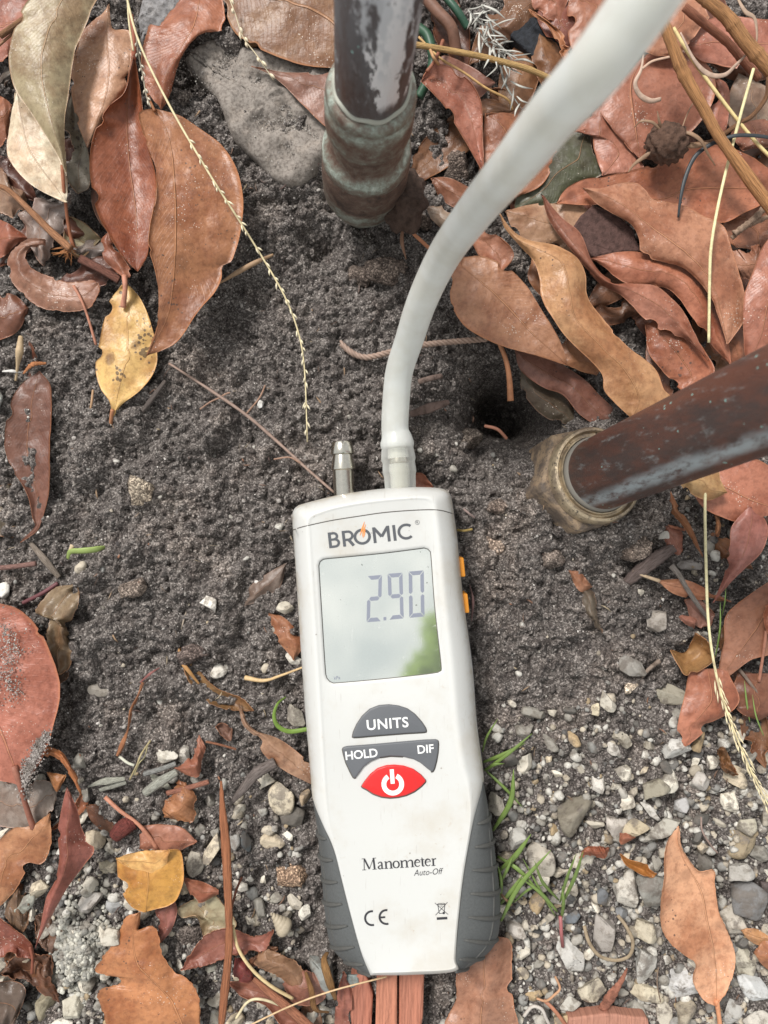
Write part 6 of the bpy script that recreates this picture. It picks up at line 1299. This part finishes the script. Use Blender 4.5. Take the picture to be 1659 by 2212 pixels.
o = stick('D', pl, 6, (.78, .70, .42), 'pale straw with a drooping seed plume at the lower right edge', 'straw', 'straw', wl=[1, 1, .8, .5])
seeds(o, 'D', pl, 46, 24, 3.2, (.74, .64, .42), .22, .58, name='seed_plume', seed=9, side=3.0); seeds(o, 'D', pl, 22, 30, 2.6, (.62, .52, .32), .15, .5, name='seed_plume', seed=10, side=-1.5)
stick('D', [(1690, 305, 32), (1650, 295, 33), (1600, 292, 33), (1570, 298, 32), (1530, 315, 30), (1500, 340, 29), (1480, 385, 28), (1470, 430, 27), (1465, 470, 25)], 7, (.035, .04, .045), 'black curved grass blade arching over the litter', 'grass_shoot', 'grass blade', mat='grass', wl=[1, 1.1, 1.2, 1.1, .6], flat=.35)
stick('D', [(1390, 118, 27), (1385, 150, 29), (1372, 180, 28), (1382, 205, 26), (1405, 218, 25), (1428, 214, 25)], 6, (.55, .40, .31), 'papery curled tendril below the hose', 'tendril', 'tendril', wl=[.5, 1, 1.4, 1.8, 1.3], flat=.4)
stick('D', [(1388, 148, 29), (1410, 132, 28), (1450, 122, 27)], 5, (.55, .38, .28), 'thin papery thread joining the curled tendril to the tan stick', 'tendril', 'tendril', flat=.5)
stick('D', [(1470, 70, 38), (1500, 130, 36), (1530, 160, 34), (1565, 162, 33), (1590, 140, 33), (1612, 118, 34)], 6, (.50, .36, .28), 'dry curled ribbon strung between the tan sticks', 'tendril', 'tendril', wl=[.6, 1, 1.8, 1.2, .7], flat=.4)
stick('D', [(1590, -10, 40), (1610, 25, 40), (1630, 40, 39), (1635, 80, 38), (1628, 110, 36)], 6, (.42, .30, .22), 'curled papery tendril in the top right corner', 'tendril', 'tendril', wl=[.6, 1.6, .8, .6], flat=.4)
stick('D', [(1690, 400, 24), (1650, 450, 23), (1620, 480, 22), (1585, 505, 20)], 13, (.36, .25, .18), 'rope like fibrous twig at the right edge', 'twig', 'twig', mat='bark', rough=.12)
stick('D', [(1690, 455, 23), (1650, 472, 22), (1610, 490, 21), (1580, 515, 18)], 10, (.30, .2, .14), 'second fibrous twig just below the rope like one', 'twig', 'twig', mat='bark', rough=.12)
stick('D', [(0, 78, 26), (40, 50, 27), (80, 22, 28), (130, -20, 29)], 12, (.30, .15, .07), 'dry brown stick across the top left corner leaf', mat='wood')
stick('D', [(-10, 105, 24), (40, 62, 25), (90, 20, 26)], 5, (.28, .14, .07), 'thin brown stem parallel to the top left stick', 'twig', 'twig')
stick('D', [(-10, 400, 14), (20, 412, 14), (70, 460, 14), (110, 500, 13), (153, 538, 12)], 15, (.50, .24, .12), 'orange brown stick with a frayed end at the left', mat='wood', wl=[.7, .8, 1, 1.1])
o = stick('D', [(172, 558, 8), (215, 580, 8), (258, 605, 7)], 18, (.24, .10, .07), 'rolled dark red bark strip under the pink leaf', 'bark_strip', 'bark', mat='wood', flat=.6)
r_ = np.random.default_rng(21); lst = []
for i in range(38):
    x0, y0 = 148 + r_.uniform(-8, 8), 540 + r_.uniform(-8, 8); a_ = r_.uniform(.3, 3.2); l_ = r_.uniform(10, 40)
    lst.append(tube([P(x0 + math.cos(a_) * l_ * u + r_.uniform(-3, 3), y0 + math.sin(a_) * l_ * u * .7, (11 - 5 * u) / 1000) for u in (0, .4, .7, 1)], .00018, 4))
V, F = joinvf(lst); o = mk('fibre_tuft', V, F, M['stalk']); o.color = (.45, .2, .08, 1); tag(o, 'tuft of orange fibres at the frayed end of the left stick', 'fibres')
# bark, chips and splinters
stick('E', [(955, 425, 10), (962, 560, 15), (975, 700, 17), (985, 900, 17), (990, 1080, 17), (985, 1200, 16), (970, 1340, 13), (955, 1490, 10)], 40, (.44, .17, .08), 'long upright orange splinter in the lower left', 'splinter', 'splinter', mat='wood', wl=[.25, .8, 1, .9, .8, .8, .9, .7], flat=.5, n=60, rough=.05)
stick('E', [(1045, 840, 8), (1020, 900, 12), (1000, 980, 13), (995, 1060, 12)], 10, (.34, .13, .08), 'thin dark red splinter leaning on the upright orange splinter', 'splinter', 'splinter', mat='wood', flat=.6)
stick('E', [(720, 478, 7), (810, 455, 8), (902, 428, 8)], 22, (.42, .18, .12), 'straight reddish wood chip below the white stone', 'wood_chip', 'wood chip', mat='wood', flat=.5)
stick('E', [(890, 255, 7), (950, 268, 8), (1020, 288, 6)], 10, (.42, .18, .1), 'thin red splinter on dark soil left of the meter', 'splinter', 'splinter', mat='wood')
stick('E', [(990, 530, 6), (1050, 460, 9), (1110, 390, 10), (1190, 345, 9)], 50, (.20, .165, .15), 'grey weathered wood chip left of the meter keys', 'wood_chip', 'wood chip', mat='wood', wl=[.25, .8, 1, .9], flat=.5, rough=.06)
stick('E', [(625, 478, 7), (690, 430, 10), (765, 385, 9)], 44, (.42, .42, .36), 'thick silvery wood chip below the white stone', 'wood_chip', 'wood chip', mat='wood', wl=[.8, 1, .7], flat=.6)
stick('E', [(620, 395, 7), (690, 375, 8), (760, 350, 7)], 22, (.36, .36, .34), 'thin grey wood sliver above the thick silvery chip', 'wood_chip', 'wood chip', mat='wood', flat=.5)
stick('E', [(380, 450, 7), (440, 430, 9), (540, 415, 9)], 34, (.50, .50, .42), 'silvery green split wood chip at the lower left', 'wood_chip', 'wood chip', mat='wood', wl=[.2, 1, .5], flat=.35)
stick('E', [(430, 465, 6), (490, 445, 8), (545, 430, 8)], 26, (.42, .42, .36), 'second silvery chip tucked under the silvery green one', 'wood_chip', 'wood chip', mat='wood', wl=[.6, 1, .8], flat=.35)
stick('E', [(515, 318, 7), (550, 345, 8), (580, 358, 8)], 12, (.55, .55, .45), 'tiny pale green straw bit above the silvery chips', 'straw', 'straw')
stick('E', [(650, 250, 7), (610, 310, 12), (590, 360, 12), (560, 420, 6)], 8, (.40, .33, .18), 'thin dry rootlet standing above the silvery chips', 'rootlet', 'root')
stick('E', [(640, 262, 6), (625, 320, 10), (600, 350, 10), (580, 400, 6)], 5, (.45, .4, .22), 'finest of the dry rootlets above the silvery chips', 'rootlet', 'root')
stick('E', [(495, 665, 8), (530, 630, 12), (575, 600, 10)], 72, (.19, .045, .035), 'dark red bark chunk above the bright white stone', 'bark_chunk', 'bark', mat='wood', wl=[.8, 1, .9], flat=.6, rough=.05)
stick('E', [(1095, 1280, 9), (1170, 1345, 12), (1250, 1410, 12), (1350, 1500, 10)], 44, (.44, .18, .10), 'orange red wood strip at the bottom left of the meter', 'wood_strip', 'wood strip', mat='wood', wl=[.5, .8, 1, 1], flat=.35)
stick('E', [(1005, 1050, 14), (1030, 1150, 15), (1090, 1240, 15), (1170, 1310, 14), (1265, 1365, 10)], 14, (.62, .48, .26), 'pale curved root running along the orange red wood strip', 'rootlet', 'root')
stick('E', [(1020, 1450, 8), (1070, 1380, 11), (1130, 1368, 12), (1230, 1400, 9)], 11, (.66, .56, .36), 'pale root bent like a hook at the bottom edge', 'rootlet', 'root')
stick('E', [(1080, 1480, 16), (1260, 1395, 18), (1440, 1330, 19), (1670, 1270, 18)], 7, (.6, .42, .24), 'straight thin straw below the foot of the meter', 'straw', 'straw')
stick('E', [(1415, 1165, 14), (1400, 1200, 18), (1420, 1280, 20), (1450, 1370, 14)], 34, (.36, .19, .07), 'curled rusty bark shaving standing before the blue grey stone', 'bark_shaving', 'bark', mat='wood', wl=[.5, 1, 1, .4], flat=.3)
stick('E', [(1320, 1250, 9), (1345, 1330, 13), (1360, 1410, 13), (1420, 1425, 9)], 26, (.28, .14, .05), 'dark curled bark shaving left of the rusty one', 'bark_shaving', 'bark', mat='wood', wl=[.5, 1, 1, .6], flat=.3)
stick('C', [(770, 1325, 6), (790, 1390, 9), (820, 1430, 9), (860, 1480, 6)], 20, (.42, .22, .08), 'orange brown curled strip above the serrated leaf', 'bark_strip', 'bark', wl=[.5, 1, .8, .4], flat=.4)
stick('C', [(810, 1150, 4), (780, 1250, 7), (748, 1345, 5)], 7, (.4, .33, .26), 'thin pale twig upright in the soil left of the screen', 'twig', 'twig')
stick('D', [(530, 1464, 5), (570, 1470, 8), (610, 1458, 10), (658, 1440, 12)], 7, (.60, .42, .22), 'tan straw touching the left edge of the meter', 'straw', 'straw', wl=[1.6, 1, .7, .6])
stick('C', [(130, 870, 5), (190, 940, 8), (255, 1020, 6)], 32, (.33, .27, .22), 'greyish split stick at the left near the green blade', mat='wood', wl=[.6, 1, .7], flat=.6)
stick('C', [(-10, 980, 7), (70, 972, 8), (155, 960, 8)], 22, (.34, .19, .16), 'pinkish grey stick at the left edge', mat='wood')
stick('C', [(580, 350, 4), (640, 270, 7), (715, 170, 6)], 24, (.17, .14, .125), 'dark soil covered stick right of the yellow leaf', mat='wood', wl=[.4, 1, .7])
stick('C', [(402, 210, 8), (395, 270, 8), (385, 335, 5)], 10, (.45, .28, .16), 'small tan twig left of the yellow leaf', 'twig', 'twig')
stick('C', [(100, 1130, 5), (180, 1090, 7), (250, 1045, 6)], 18, (.14, .05, .055), 'dark maroon twig above the big left leaf', 'twig', 'twig')
stick('C', [(605, 1475, 4), (650, 1435, 8), (690, 1410, 5)], 12, (.25, .1, .09), 'small maroon leaf sliver on the soil', 'leaf_sliver', 'leaf sliver', wl=[.5, 1, .3], flat=.3)
stick('C', [(700, 945, 4), (704, 990, 7), (697, 1040, 4)], 12, (.33, .2, .11), 'tiny brown sliver upright on the left soil', 'leaf_sliver', 'leaf sliver', wl=[.3, 1, .3], flat=.3)
stick('C', [(90, -20, 10), (85, 40, 12), (78, 90, 10), (68, 170, 6)], 13, (.45, .33, .2), 'dry bud on a thin tan stem at the left', 'dry_bud', 'bud', wl=[1.5, 2.6, 1, .8])
stick('C', [(10, 130, 6), (50, 128, 9), (95, 135, 7)], 13, (.6, .58, .55), 'small whitish flake beside the dry bud', 'bark_flake', 'bark', flat=.3, wl=[.5, 1, .5])
stick('C', [(100, 140, 9), (140, 100, 12), (200, 95, 9)], 20, (.42, .17, .07), 'frayed orange bark curl beside the dry bud', 'bark_strip', 'bark', mat='bark', wl=[.4, 1, .5], flat=.4, rough=.15)
stick('D', [(474, 612, 8), (510, 590, 10), (550, 568, 12), (590, 550, 9)], 11, (.34, .22, .13), 'brown rolled stem jutting out from under the largest brown leaf', 'dry_twig', 'stem', wl=[.3, 1, 1, .5])
stick('J', [(1240, 968, 12), (1275, 1010, 13), (1310, 1070, 14), (1350, 1130, 13), (1400, 1200, 9)], 22, (.32, .28, .25), 'grey forked twig right of the brass nut', 'twig', 'twig', mat='wood', wl=[1.2, .9, .9, .8])
stick('J', [(1045, 1045, 6), (1110, 990, 10), (1190, 930, 12), (1270, 880, 9)], 62, (.20, .15, .135), 'broad grey brown wood chip below the brass nut', 'wood_chip', 'wood chip', mat='wood', wl=[.7, 1, 1, .6], flat=.35, rough=.04)
stick('J', [(1180, 790, 8), (1240, 800, 10), (1300, 815, 8)], 12, (.35, .14, .08), 'thin red sliver above the dark pink brown chip', 'leaf_sliver', 'leaf sliver', flat=.4)
stick('J', [(1530, 1410, 9), (1580, 1475, 12), (1625, 1540, 12), (1670, 1620, 8)], 14, (.33, .25, .2), 'grey brown twig in the right edge litter', 'twig', 'twig', mat='wood')
stick('J', [(1100, 1475, 4), (1140, 1420, 7), (1190, 1380, 6)], 16, (.26, .2, .16), 'short sandy twig above the right gravel', 'twig', 'twig', mat='bark', wl=[.5, 1, 1.3])
stick('J', [(150, 175, 5), (200, 160, 8), (250, 150, 5)], 24, (.17, .12, .1), 'dark wood fragment just right of the hose', 'wood_chip', 'wood chip', mat='bark', flat=.5)
stick('J', [(115, 315, 4), (190, 290, 8), (280, 262, 5)], 44, (.19, .13, .11), 'reddish grey bark fragment right of the hose end', 'wood_chip', 'wood chip', mat='bark', wl=[.6, 1, .5], flat=.5)
stick('J', [(435, 365, 8), (490, 380, 10), (530, 420, 8)], 14, (.32, .14, .09), 'small rusty stem at the rim of the dark hole', 'dry_twig', 'stem')
stick('J', [(370, 1050, 6), (385, 1120, 8), (378, 1210, 5)], 12, (.16, .09, .085), 'dark red sliver beside the lower orange side key', 'leaf_sliver', 'leaf sliver', wl=[.2, 1, .3], flat=.3)
stick('J', [(315, 815, 7), (345, 818, 9), (380, 812, 7)], 10, (.42, .30, .1), 'little mustard coloured stalk beside the meter logo', 'dry_stalk', 'stalk')
stick('J', [(345, 725, 5), (365, 742, 7), (390, 762, 5)], 9, (.3, .22, .2), 'tiny grey twig above the mustard coloured stalk', 'twig', 'twig')
stick('F', [(945, 1410, 8), (990, 1340, 12), (1030, 1280, 12), (1050, 1235, 8)], 46, (.34, .14, .09), 'rusty red bark chunk in the lower right gravel', 'bark_chunk', 'bark', mat='bark', wl=[.9, 1, .6, .2], flat=.5, rough=.08)
stick('F', [(865, 1050, 12), (885, 1120, 14), (930, 1180, 14), (1000, 1200, 13), (1060, 1180, 13), (1075, 1120, 14), (1050, 1060, 14), (1010, 1005, 12)], 15, (.30, .23, .15), 'looped brown straw lying over the gravel', 'straw', 'straw', flat=.5)
stick('F', [(605, 1440, 9), (640, 1400, 12), (680, 1410, 12), (700, 1450, 11), (720, 1490, 9)], 14, (.55, .5, .45), 'curled white root near the bottom edge', 'rootlet', 'root')
stick('F', [(740, 1270, 8), (760, 1320, 12), (735, 1350, 12), (700, 1375, 10), (660, 1365, 8)], 10, (.50, .28, .16), 'hooked reddish stem above the curled white root', 'dry_twig', 'stem')
stick('F', [(690, 1370, 8), (740, 1420, 10), (800, 1500, 8)], 16, (.4, .17, .1), 'reddish sliver at the bottom edge beside the curled white root', 'leaf_sliver', 'leaf sliver', flat=.5)
stick('F', [(1185, 1230, 9), (1180, 1300, 11), (1195, 1380, 9)], 5, (.2, .14, .1), 'hair thin dark stem between the lower right stones', 'twig', 'twig')
stick('F', [(1370, 580, 10), (1375, 640, 12), (1410, 700, 11), (1440, 735, 9)], 8, (.28, .2, .17), 'thin curled grey stem above the notch of the tan leaf', 'twig', 'twig')
stick('F', [(495, 900, 8), (520, 930, 11), (550, 960, 9)], 12, (.28, .17, .1), 'short brown twig under the grass beside the rubber grip', 'twig', 'twig')
def board(f, poly, z, label, col, name='wood_board', th=.006, flatz=None, mat='board'):
    c = np.array(closed(fr(f, poly), 60, False)); pts = [tuple(P(x, y, z / 1000)[:2]) for x, y in c[:, :2]]
    V, F = puck(pts, z / 1000 - th, z / 1000, .0009, 3); V = np.array([tuple(v) for v in V]); uv = np.stack([(V[:, 0] - V[0, 0]) * 45, (V[:, 1] - V[0, 1]) * 8], 1)
    V[:, 2] += .0006 * vnoise(V[:, 0] * 4, V[:, 1], .004, 8)
    o = mk(name, V, F, M[mat], uv=uv, smooth=False); o.color = tuple(col) + (1,); return tag(o, label, 'wood chip' if mat == 'board' else 'bark')
board('D', [(814, 2095), (858, 2100), (858, 2260), (810, 2260)], 12, 'left flat orange brown wood chip under the foot of the meter', (.46, .19, .12))
board('D', [(862, 2095), (917, 2098), (914, 2195), (905, 2260), (861, 2260)], 10, 'right flat orange brown wood chip under the foot of the meter', (.42, .17, .11))
board('D', [(758, 2110), (790, 2104), (806, 2150), (800, 2260), (764, 2260), (754, 2170)], 8, 'narrow reddish wood chip left of the two flat orange brown chips', (.38, .15, .1))
board('D', [(1230, 2200), (1310, 2190), (1400, 2200), (1410, 2250), (1225, 2250)], 11, 'pinkish flat bark piece at the bottom edge in the gravel', (.42, .2, .14), name='bark_piece')
board('B', [(815, 985), (850, 930), (905, 885), (965, 905), (1030, 945), (1075, 985), (1112, 1085), (1000, 1095), (905, 1112), (860, 1060)], 17, 'dark purple brown bark slab among the leaves right of the hose', (.095, .05, .042), name='bark_slab', mat='bark')
board('B', [(590, 80), (700, 60), (735, 150), (770, 260), (640, 240), (545, 150)], 8, 'black shard of pot behind the spiky plant', (.025, .028, .035), name='pot_shard', mat='bark')
# seed pod
pd = empty('seed_pod', P(1441, 310, .024)); tag(pd, 'round wrinkled dark brown seed pod with dry curled bracts on the leaf litter', 'seed pod')
V = rock(I3, 77, 0, 0); a_ = np.arctan2(V[:, 1], V[:, 0]); rad_ = 1 + .09 * np.sin(V[:, 2] * 16 + 2.5 * np.sin(a_ * 3)) + .06 * np.sin(a_ * 15 + V[:, 2] * 9) + .05 * np.sin(V[:, 0] * 23 + V[:, 1] * 17)
V = V * rad_[:, None] * (.0082, .0076, .0070); V += np.array(P(1441, 310, .030)); o = mk('pod', V, [tuple(t) for t in I3[1].tolist()], M['bark'], pd); o.color = (.11, .06, .04, 1)
for pts_, w_ in (([(1430, 285, 33), (1410, 265, 36), (1385, 262, 36), (1370, 275, 33)], 6), ([(1430, 282, 32), (1424, 262, 36), (1420, 240, 38)], 7), ([(1475, 285, 33), (1495, 290, 34), (1515, 305, 33), (1528, 330, 30), (1545, 358, 26)], 8), ([(1410, 325, 30), (1390, 340, 28), (1370, 355, 26), (1357, 372, 24)], 8), ([(1470, 310, 31), (1500, 314, 30), (1550, 308, 27)], 11), ([(1472, 280, 31), (1490, 235, 28), (1520, 190, 24)], 2.5)):
    o = stick('D', pts_, w_, (.30, .19, .12), None, 'bract', parent=pd, mat='stalk', wl=[1, 1.1, .8, .3], flat=.5)
# crumbly root lump by the fitting
V = rock(I3, 78, 5, .1); V = V * (.011, .0125, .008); r_ = np.random.default_rng(3); V *= 1 + .2 * (vnoise(V[:, 0] + 5, V[:, 1] + V[:, 2], .0022, 12))[:, None] * 2; V += np.array(P(880, 425, .022))
o = mk('bark_lump', V, [tuple(t) for t in I3[1].tolist()], M['bark']); o.color = (.075, .045, .033, 1); tag(o, 'dark crumbly brown bark lump leaning on the corroded fitting', 'bark')
# snail shell
sp = []; rr_ = []
for i in range(90):
    t = i / 89; an = t * 6.283 * 5.5; R_ = .0030 * (1 - t) + .0002
    c0_ = P(585 + 40 * t * 0, 1972, .008) ; ax_ = (P(622, 2010, .007) - P(585, 1972, .008)).normalized(); b1 = ax_.cross(Vector((0, 0, 1))).normalized(); b2 = b1.cross(ax_)
    tip = P(585, 1972, .008); wide = P(616, 2004, .008); c_ = wide * (1 - t) + tip * t
    sp.append(c_ + (b1 * math.cos(an) + b2 * math.sin(an)) * R_ * .55); rr_.append(R_ * .72 + .0002)
V, F = tube(sp, rr_, 14); o = mk('snail_shell', V, F, M['stalk']); o.color = (.40, .34, .25, 1); tag(o, 'small pointed spiral snail shell lying left of the meter grip', 'snail shell')
# green hose and coils behind the painted pipe
for i, (pts_, w_, c_, lb) in enumerate([([(905, 60, 6), (925, 80, 8), (935, 130, 9), (925, 170, 8), (905, 210, 6)], 20, (.035, .085, .05), 'dark green garden hose loop right of the painted pipe'),
      ([(915, -10, 10), (945, 25, 12), (975, 60, 12), (985, 110, 8)], 24, (.18, .09, .06), 'reddish brown thick stem behind the spiky plant'),
      ([(950, -20, 10), (985, 20, 11), (1010, 60, 9)], 16, (.03, .08, .05), 'short green hose piece at the top edge by the painted pipe')]):
    stick('D', pts_, w_, c_, lb, 'garden_hose' if 'hose' in lb else 'thick_stem', 'hose' if 'hose' in lb else 'stem', mat='grass' if 'hose' in lb else 'stalk', seg=14)
# silvery spiky dead plant
def blades(name, label, cat_, specs, col, flat=.3, mat='grass', part='blade', colj=.15, curve=.25):
    root = empty(name, P(specs[0][0], specs[0][1], .004)); tag(root, label, cat_); r = np.random.default_rng(int(specs[0][0]))
    for (x0, y0, z0, x1, y1, z1, w_) in specs:
        mx_, my_ = (x0 + x1) / 2 + (y1 - y0) * r.uniform(-curve, curve) * .5, (y0 + y1) / 2 - (x1 - x0) * r.uniform(-curve, curve) * .5; k = H / FPX
        p = cat([(x0, y0, z0), (mx_, my_, (z0 + z1) / 2 + 2), (x1, y1, z1)], 14); c3 = [P(a_[0], a_[1], a_[2] / 1000) for a_ in p]
        w_ = w_ * .8; V, F = tube(c3, [w_ * .25 * k, w_ * .5 * k, w_ * .55 * k, w_ * .4 * k, w_ * .06 * k], 6, flat=flat); o = mk(part, V, F, M[mat], root); o.color = tuple(np.array(col) * r.uniform(1 - colj, 1 + colj)) + (1,)
    return root
r_ = np.random.default_rng(8); sp_ = []
for (sx, sy, ex, ey) in ((1040, 10, 1075, 110), (1075, 110, 1130, 240), (1060, 90, 1110, 130), (1030, 60, 1075, 120), (1010, 20, 1060, 60)):
    for i in range(9):
        t = i / 8; x, y = sx + (ex - sx) * t, sy + (ey - sy) * t; sg = 1 if i % 2 else -1; an = math.atan2(ey - sy, ex - sx) + sg * r_.uniform(.5, 1.1); l_ = r_.uniform(28, 62)
        sp_.append((x, y, 16, x + math.cos(an) * l_, y + math.sin(an) * l_, 16 + r_.uniform(-5, 8), r_.uniform(4, 7)))
    sp_.append((sx, sy, 14, ex, ey, 16, 6))
blades('spiky_dead_plant', 'silvery grey dead plant with needle like leaves right of the painted pipe', 'dead plant', sp_, (.42, .41, .37), flat=.35, colj=.45)
GRN = (.15, .22, .055)
fx = lambda L_: [(829.5 + a_ / 2, 1474.6 + b / 2, z0, 829.5 + c_ / 2, 1474.6 + d / 2, z1, w_) for a_, b, z0, c_, d, z1, w_ in L_]
blades('grass_tuft', 'small green grass tuft beside the right edge of the meter at key height', 'grass tuft', fx([(425, 345, 8, 610, 260, 14, 11), (430, 380, 8, 640, 220, 15, 9), (440, 380, 8, 600, 540, 10, 8), (470, 640, 5, 560, 375, 16, 14), (425, 300, 8, 492, 155, 16, 6), (440, 378, 8, 520, 350, 12, 9)]), GRN)
gt = blades('grass_tuft', 'larger green grass tuft growing from the gravel beside the right rubber grip', 'grass tuft', fx([(765, 1030, 4, 770, 880, 14, 9), (768, 960, 6, 860, 730, 22, 10), (760, 950, 8, 830, 740, 20, 8), (750, 990, 6, 600, 850, 16, 10), (755, 940, 6, 650, 770, 18, 8), (740, 1010, 5, 600, 760, 16, 6), (505, 1030, 8, 720, 725, 18, 13), (500, 960, 8, 600, 830, 15, 12), (490, 820, 8, 635, 655, 18, 14), (490, 750, 8, 660, 890, 14, 11), (500, 870, 8, 560, 740, 15, 8), (500, 950, 8, 490, 780, 12, 8), (560, 950, 6, 700, 870, 10, 7)]), (.16, .235, .06))
V, F = tube([P(829.5 + 386, 1474.6 + 570, .003), P(829.5 + 383, 1474.6 + 540, .005), P(829.5 + 381, 1474.6 + 505, .007)], .0008, 8); o = mk('stem', V, F, M['grass'], gt); o.color = (.35, .12, .12, 1)
stick('D', [(618, 1505, 7), (600, 1520, 12), (592, 1545, 13), (600, 1568, 12), (625, 1580, 10), (665, 1575, 9)], 9, (.17, .27, .05), 'curved bright green grass blade at the left edge of the meter', 'grass_shoot', 'grass blade', mat='grass', wl=[.3, .8, 1, 1.1, 1], flat=.35)
stick('D', [(146, 1207, 8), (152, 1192, 11), (175, 1190, 12), (205, 1187, 11), (234, 1180, 7)], 14, (.28, .36, .11), 'short fat green blade alone on the left soil', 'grass_shoot', 'grass blade', mat='grass', wl=[.5, .9, 1, 1, .4], flat=.35)
stick('D', [(152, 1190, 10), (156, 1178, 12)], 9, (.66, .52, .34), 'tiny tan tip beside the fat green blade', 'bark_flake', 'bark', flat=.4)
blades('grass_tuft', 'few thin green blades among the leaves at the right edge', 'grass tuft', [(1560, 1330, 8, 1568, 1270, 16, 4), (1620, 1560, 8, 1608, 1470, 16, 5), (1650, 1590, 8, 1625, 1500, 16, 4), (1545, 1420, 8, 1556, 1300, 14, 5)], (.2, .3, .08))
# sand spilled on the big left leaf
def sand_patch(name, label, pts_, n, cols_, spread):
    r = np.random.default_rng(13); P_ = []; c_ = []; rd = []
    path = cat(pts_, 50)
    for i in range(n):
        a_ = path[r.integers(0, 51)]; x = a_[0] + r.normal(0, spread * (a_[3] if len(a_) > 3 else 1)); y = a_[1] + r.normal(0, spread); h_ = a_[2] - .3 + r.uniform(0, .7) * math.exp(-((x - a_[0]) / spread) ** 2)
        p = P(x, y, h_ / 1000); P_.append(tuple(p)); rd.append(r.uniform(.0002, .00045)); c_.append(np.array(cols_[r.integers(0, len(cols_))]) * r.uniform(.8, 1.2))
    scatter_mesh(name, P_, rd, np.array(c_), I0, pr0, M['grit'], label)
sand_patch('sand_spill', 'grey sand spilled across the base of the big left leaf', [(100, 1580, 18.5), (80, 1620, 19), (62, 1660, 19.5), (52, 1690, 19.5), (55, 1720, 15.5)], 1700, [(.30, .26, .24), (.22, .19, .175), (.42, .38, .35)], 8)
sand_patch('sand_spill', 'thin grey sand on the upper part of the big left leaf', [(5, 1350, 21), (20, 1400, 21), (12, 1450, 22), (30, 1500, 21.5)], 500, [(.3, .27, .25), (.45, .4, .36)], 16)
sand_patch('sand_spill', 'black soil grains on the large brown leaf', [(470, 385, 19.5), (490, 410, 20), (500, 430, 19.5), (480, 450, 20.5)], 260, [(.06, .05, .045), (.1, .09, .08)], 14)
# pale grit heap at the lower left
r_ = np.random.default_rng(31); pts = []; rads = []; cols = []
for i in range(1500):
    x, y = r_.normal(195, 34), r_.normal(2030, 52); g_ = gz(x, y); h_ = 5.5 * math.exp(-((x - 195) / 45) ** 2 - ((y - 2030) / 70) ** 2)
    p = P(x, y); pts.append((p.x, p.y, g_ + h_ / 1000)); rads.append(r_.uniform(.0005, .0015)); cols.append(np.array(((.55, .53, .46), (.40, .38, .33), (.28, .27, .24))[r_.integers(0, 3)]) * r_.uniform(.8, 1.1))
scatter_mesh('pale_grit', pts, rads, np.array(cols), I1, pr2, M['grit'], 'crumbly heap of pale mortar grit at the lower left')

# sand on the flat grey stone, and fine litter pressed into the soil
sand_patch('sand_spill', 'grey sand sprinkled over the flat grey stone', [(450, 130, 7.2), (520, 170, 7.2), (590, 230, 7.2), (650, 300, 7.2)], 1500, [(.3, .27, .25), (.16, .14, .13), (.42, .39, .35)], 34)
r_ = np.random.default_rng(77); lst = []; cols = []
for i in range(620):
    x, y = r_.uniform(-20, 1680), r_.uniform(-20, 2230)
    if 640 < x < 1070 and 1070 < y < 2100: continue
    a_ = r_.uniform(0, 6.28); l_ = r_.uniform(5, 30); w_ = r_.uniform(.5, 1.6) if r_.random() < .6 else r_.uniform(2, 5); k = H / FPX; b_ = r_.uniform(-.5, .5); g0 = gz(x, y) * 1000 + .7
    pts_ = [P(x + math.cos(a_ + b_ * u) * l_ * (u - .5), y + math.sin(a_ + b_ * u) * l_ * (u - .5), (g0 + .8 * math.sin(u * 3.1)) / 1000) for u in (0, .33, .66, 1)]
    q_ = tube(pts_, [w_ * .2 * k, w_ * .5 * k, w_ * .45 * k, w_ * .1 * k], 5, flat=.45); lst.append(q_)
    c_ = np.array([(.30, .14, .08), (.16, .09, .06), (.38, .25, .15), (.10, .06, .05), (.45, .36, .24)][r_.integers(0, 5)]) * r_.uniform(.7, 1.1); cols += [tuple(c_) + (1,)] * len(q_[0])
V, F = joinvf(lst); o = mk('soil_litter', V, F, M['grit'], org=(0, 0, 0), colattr=np.array(cols)); tag(o, 'tiny root fibres and bark flakes strewn on the soil', None, None, 'stuff')
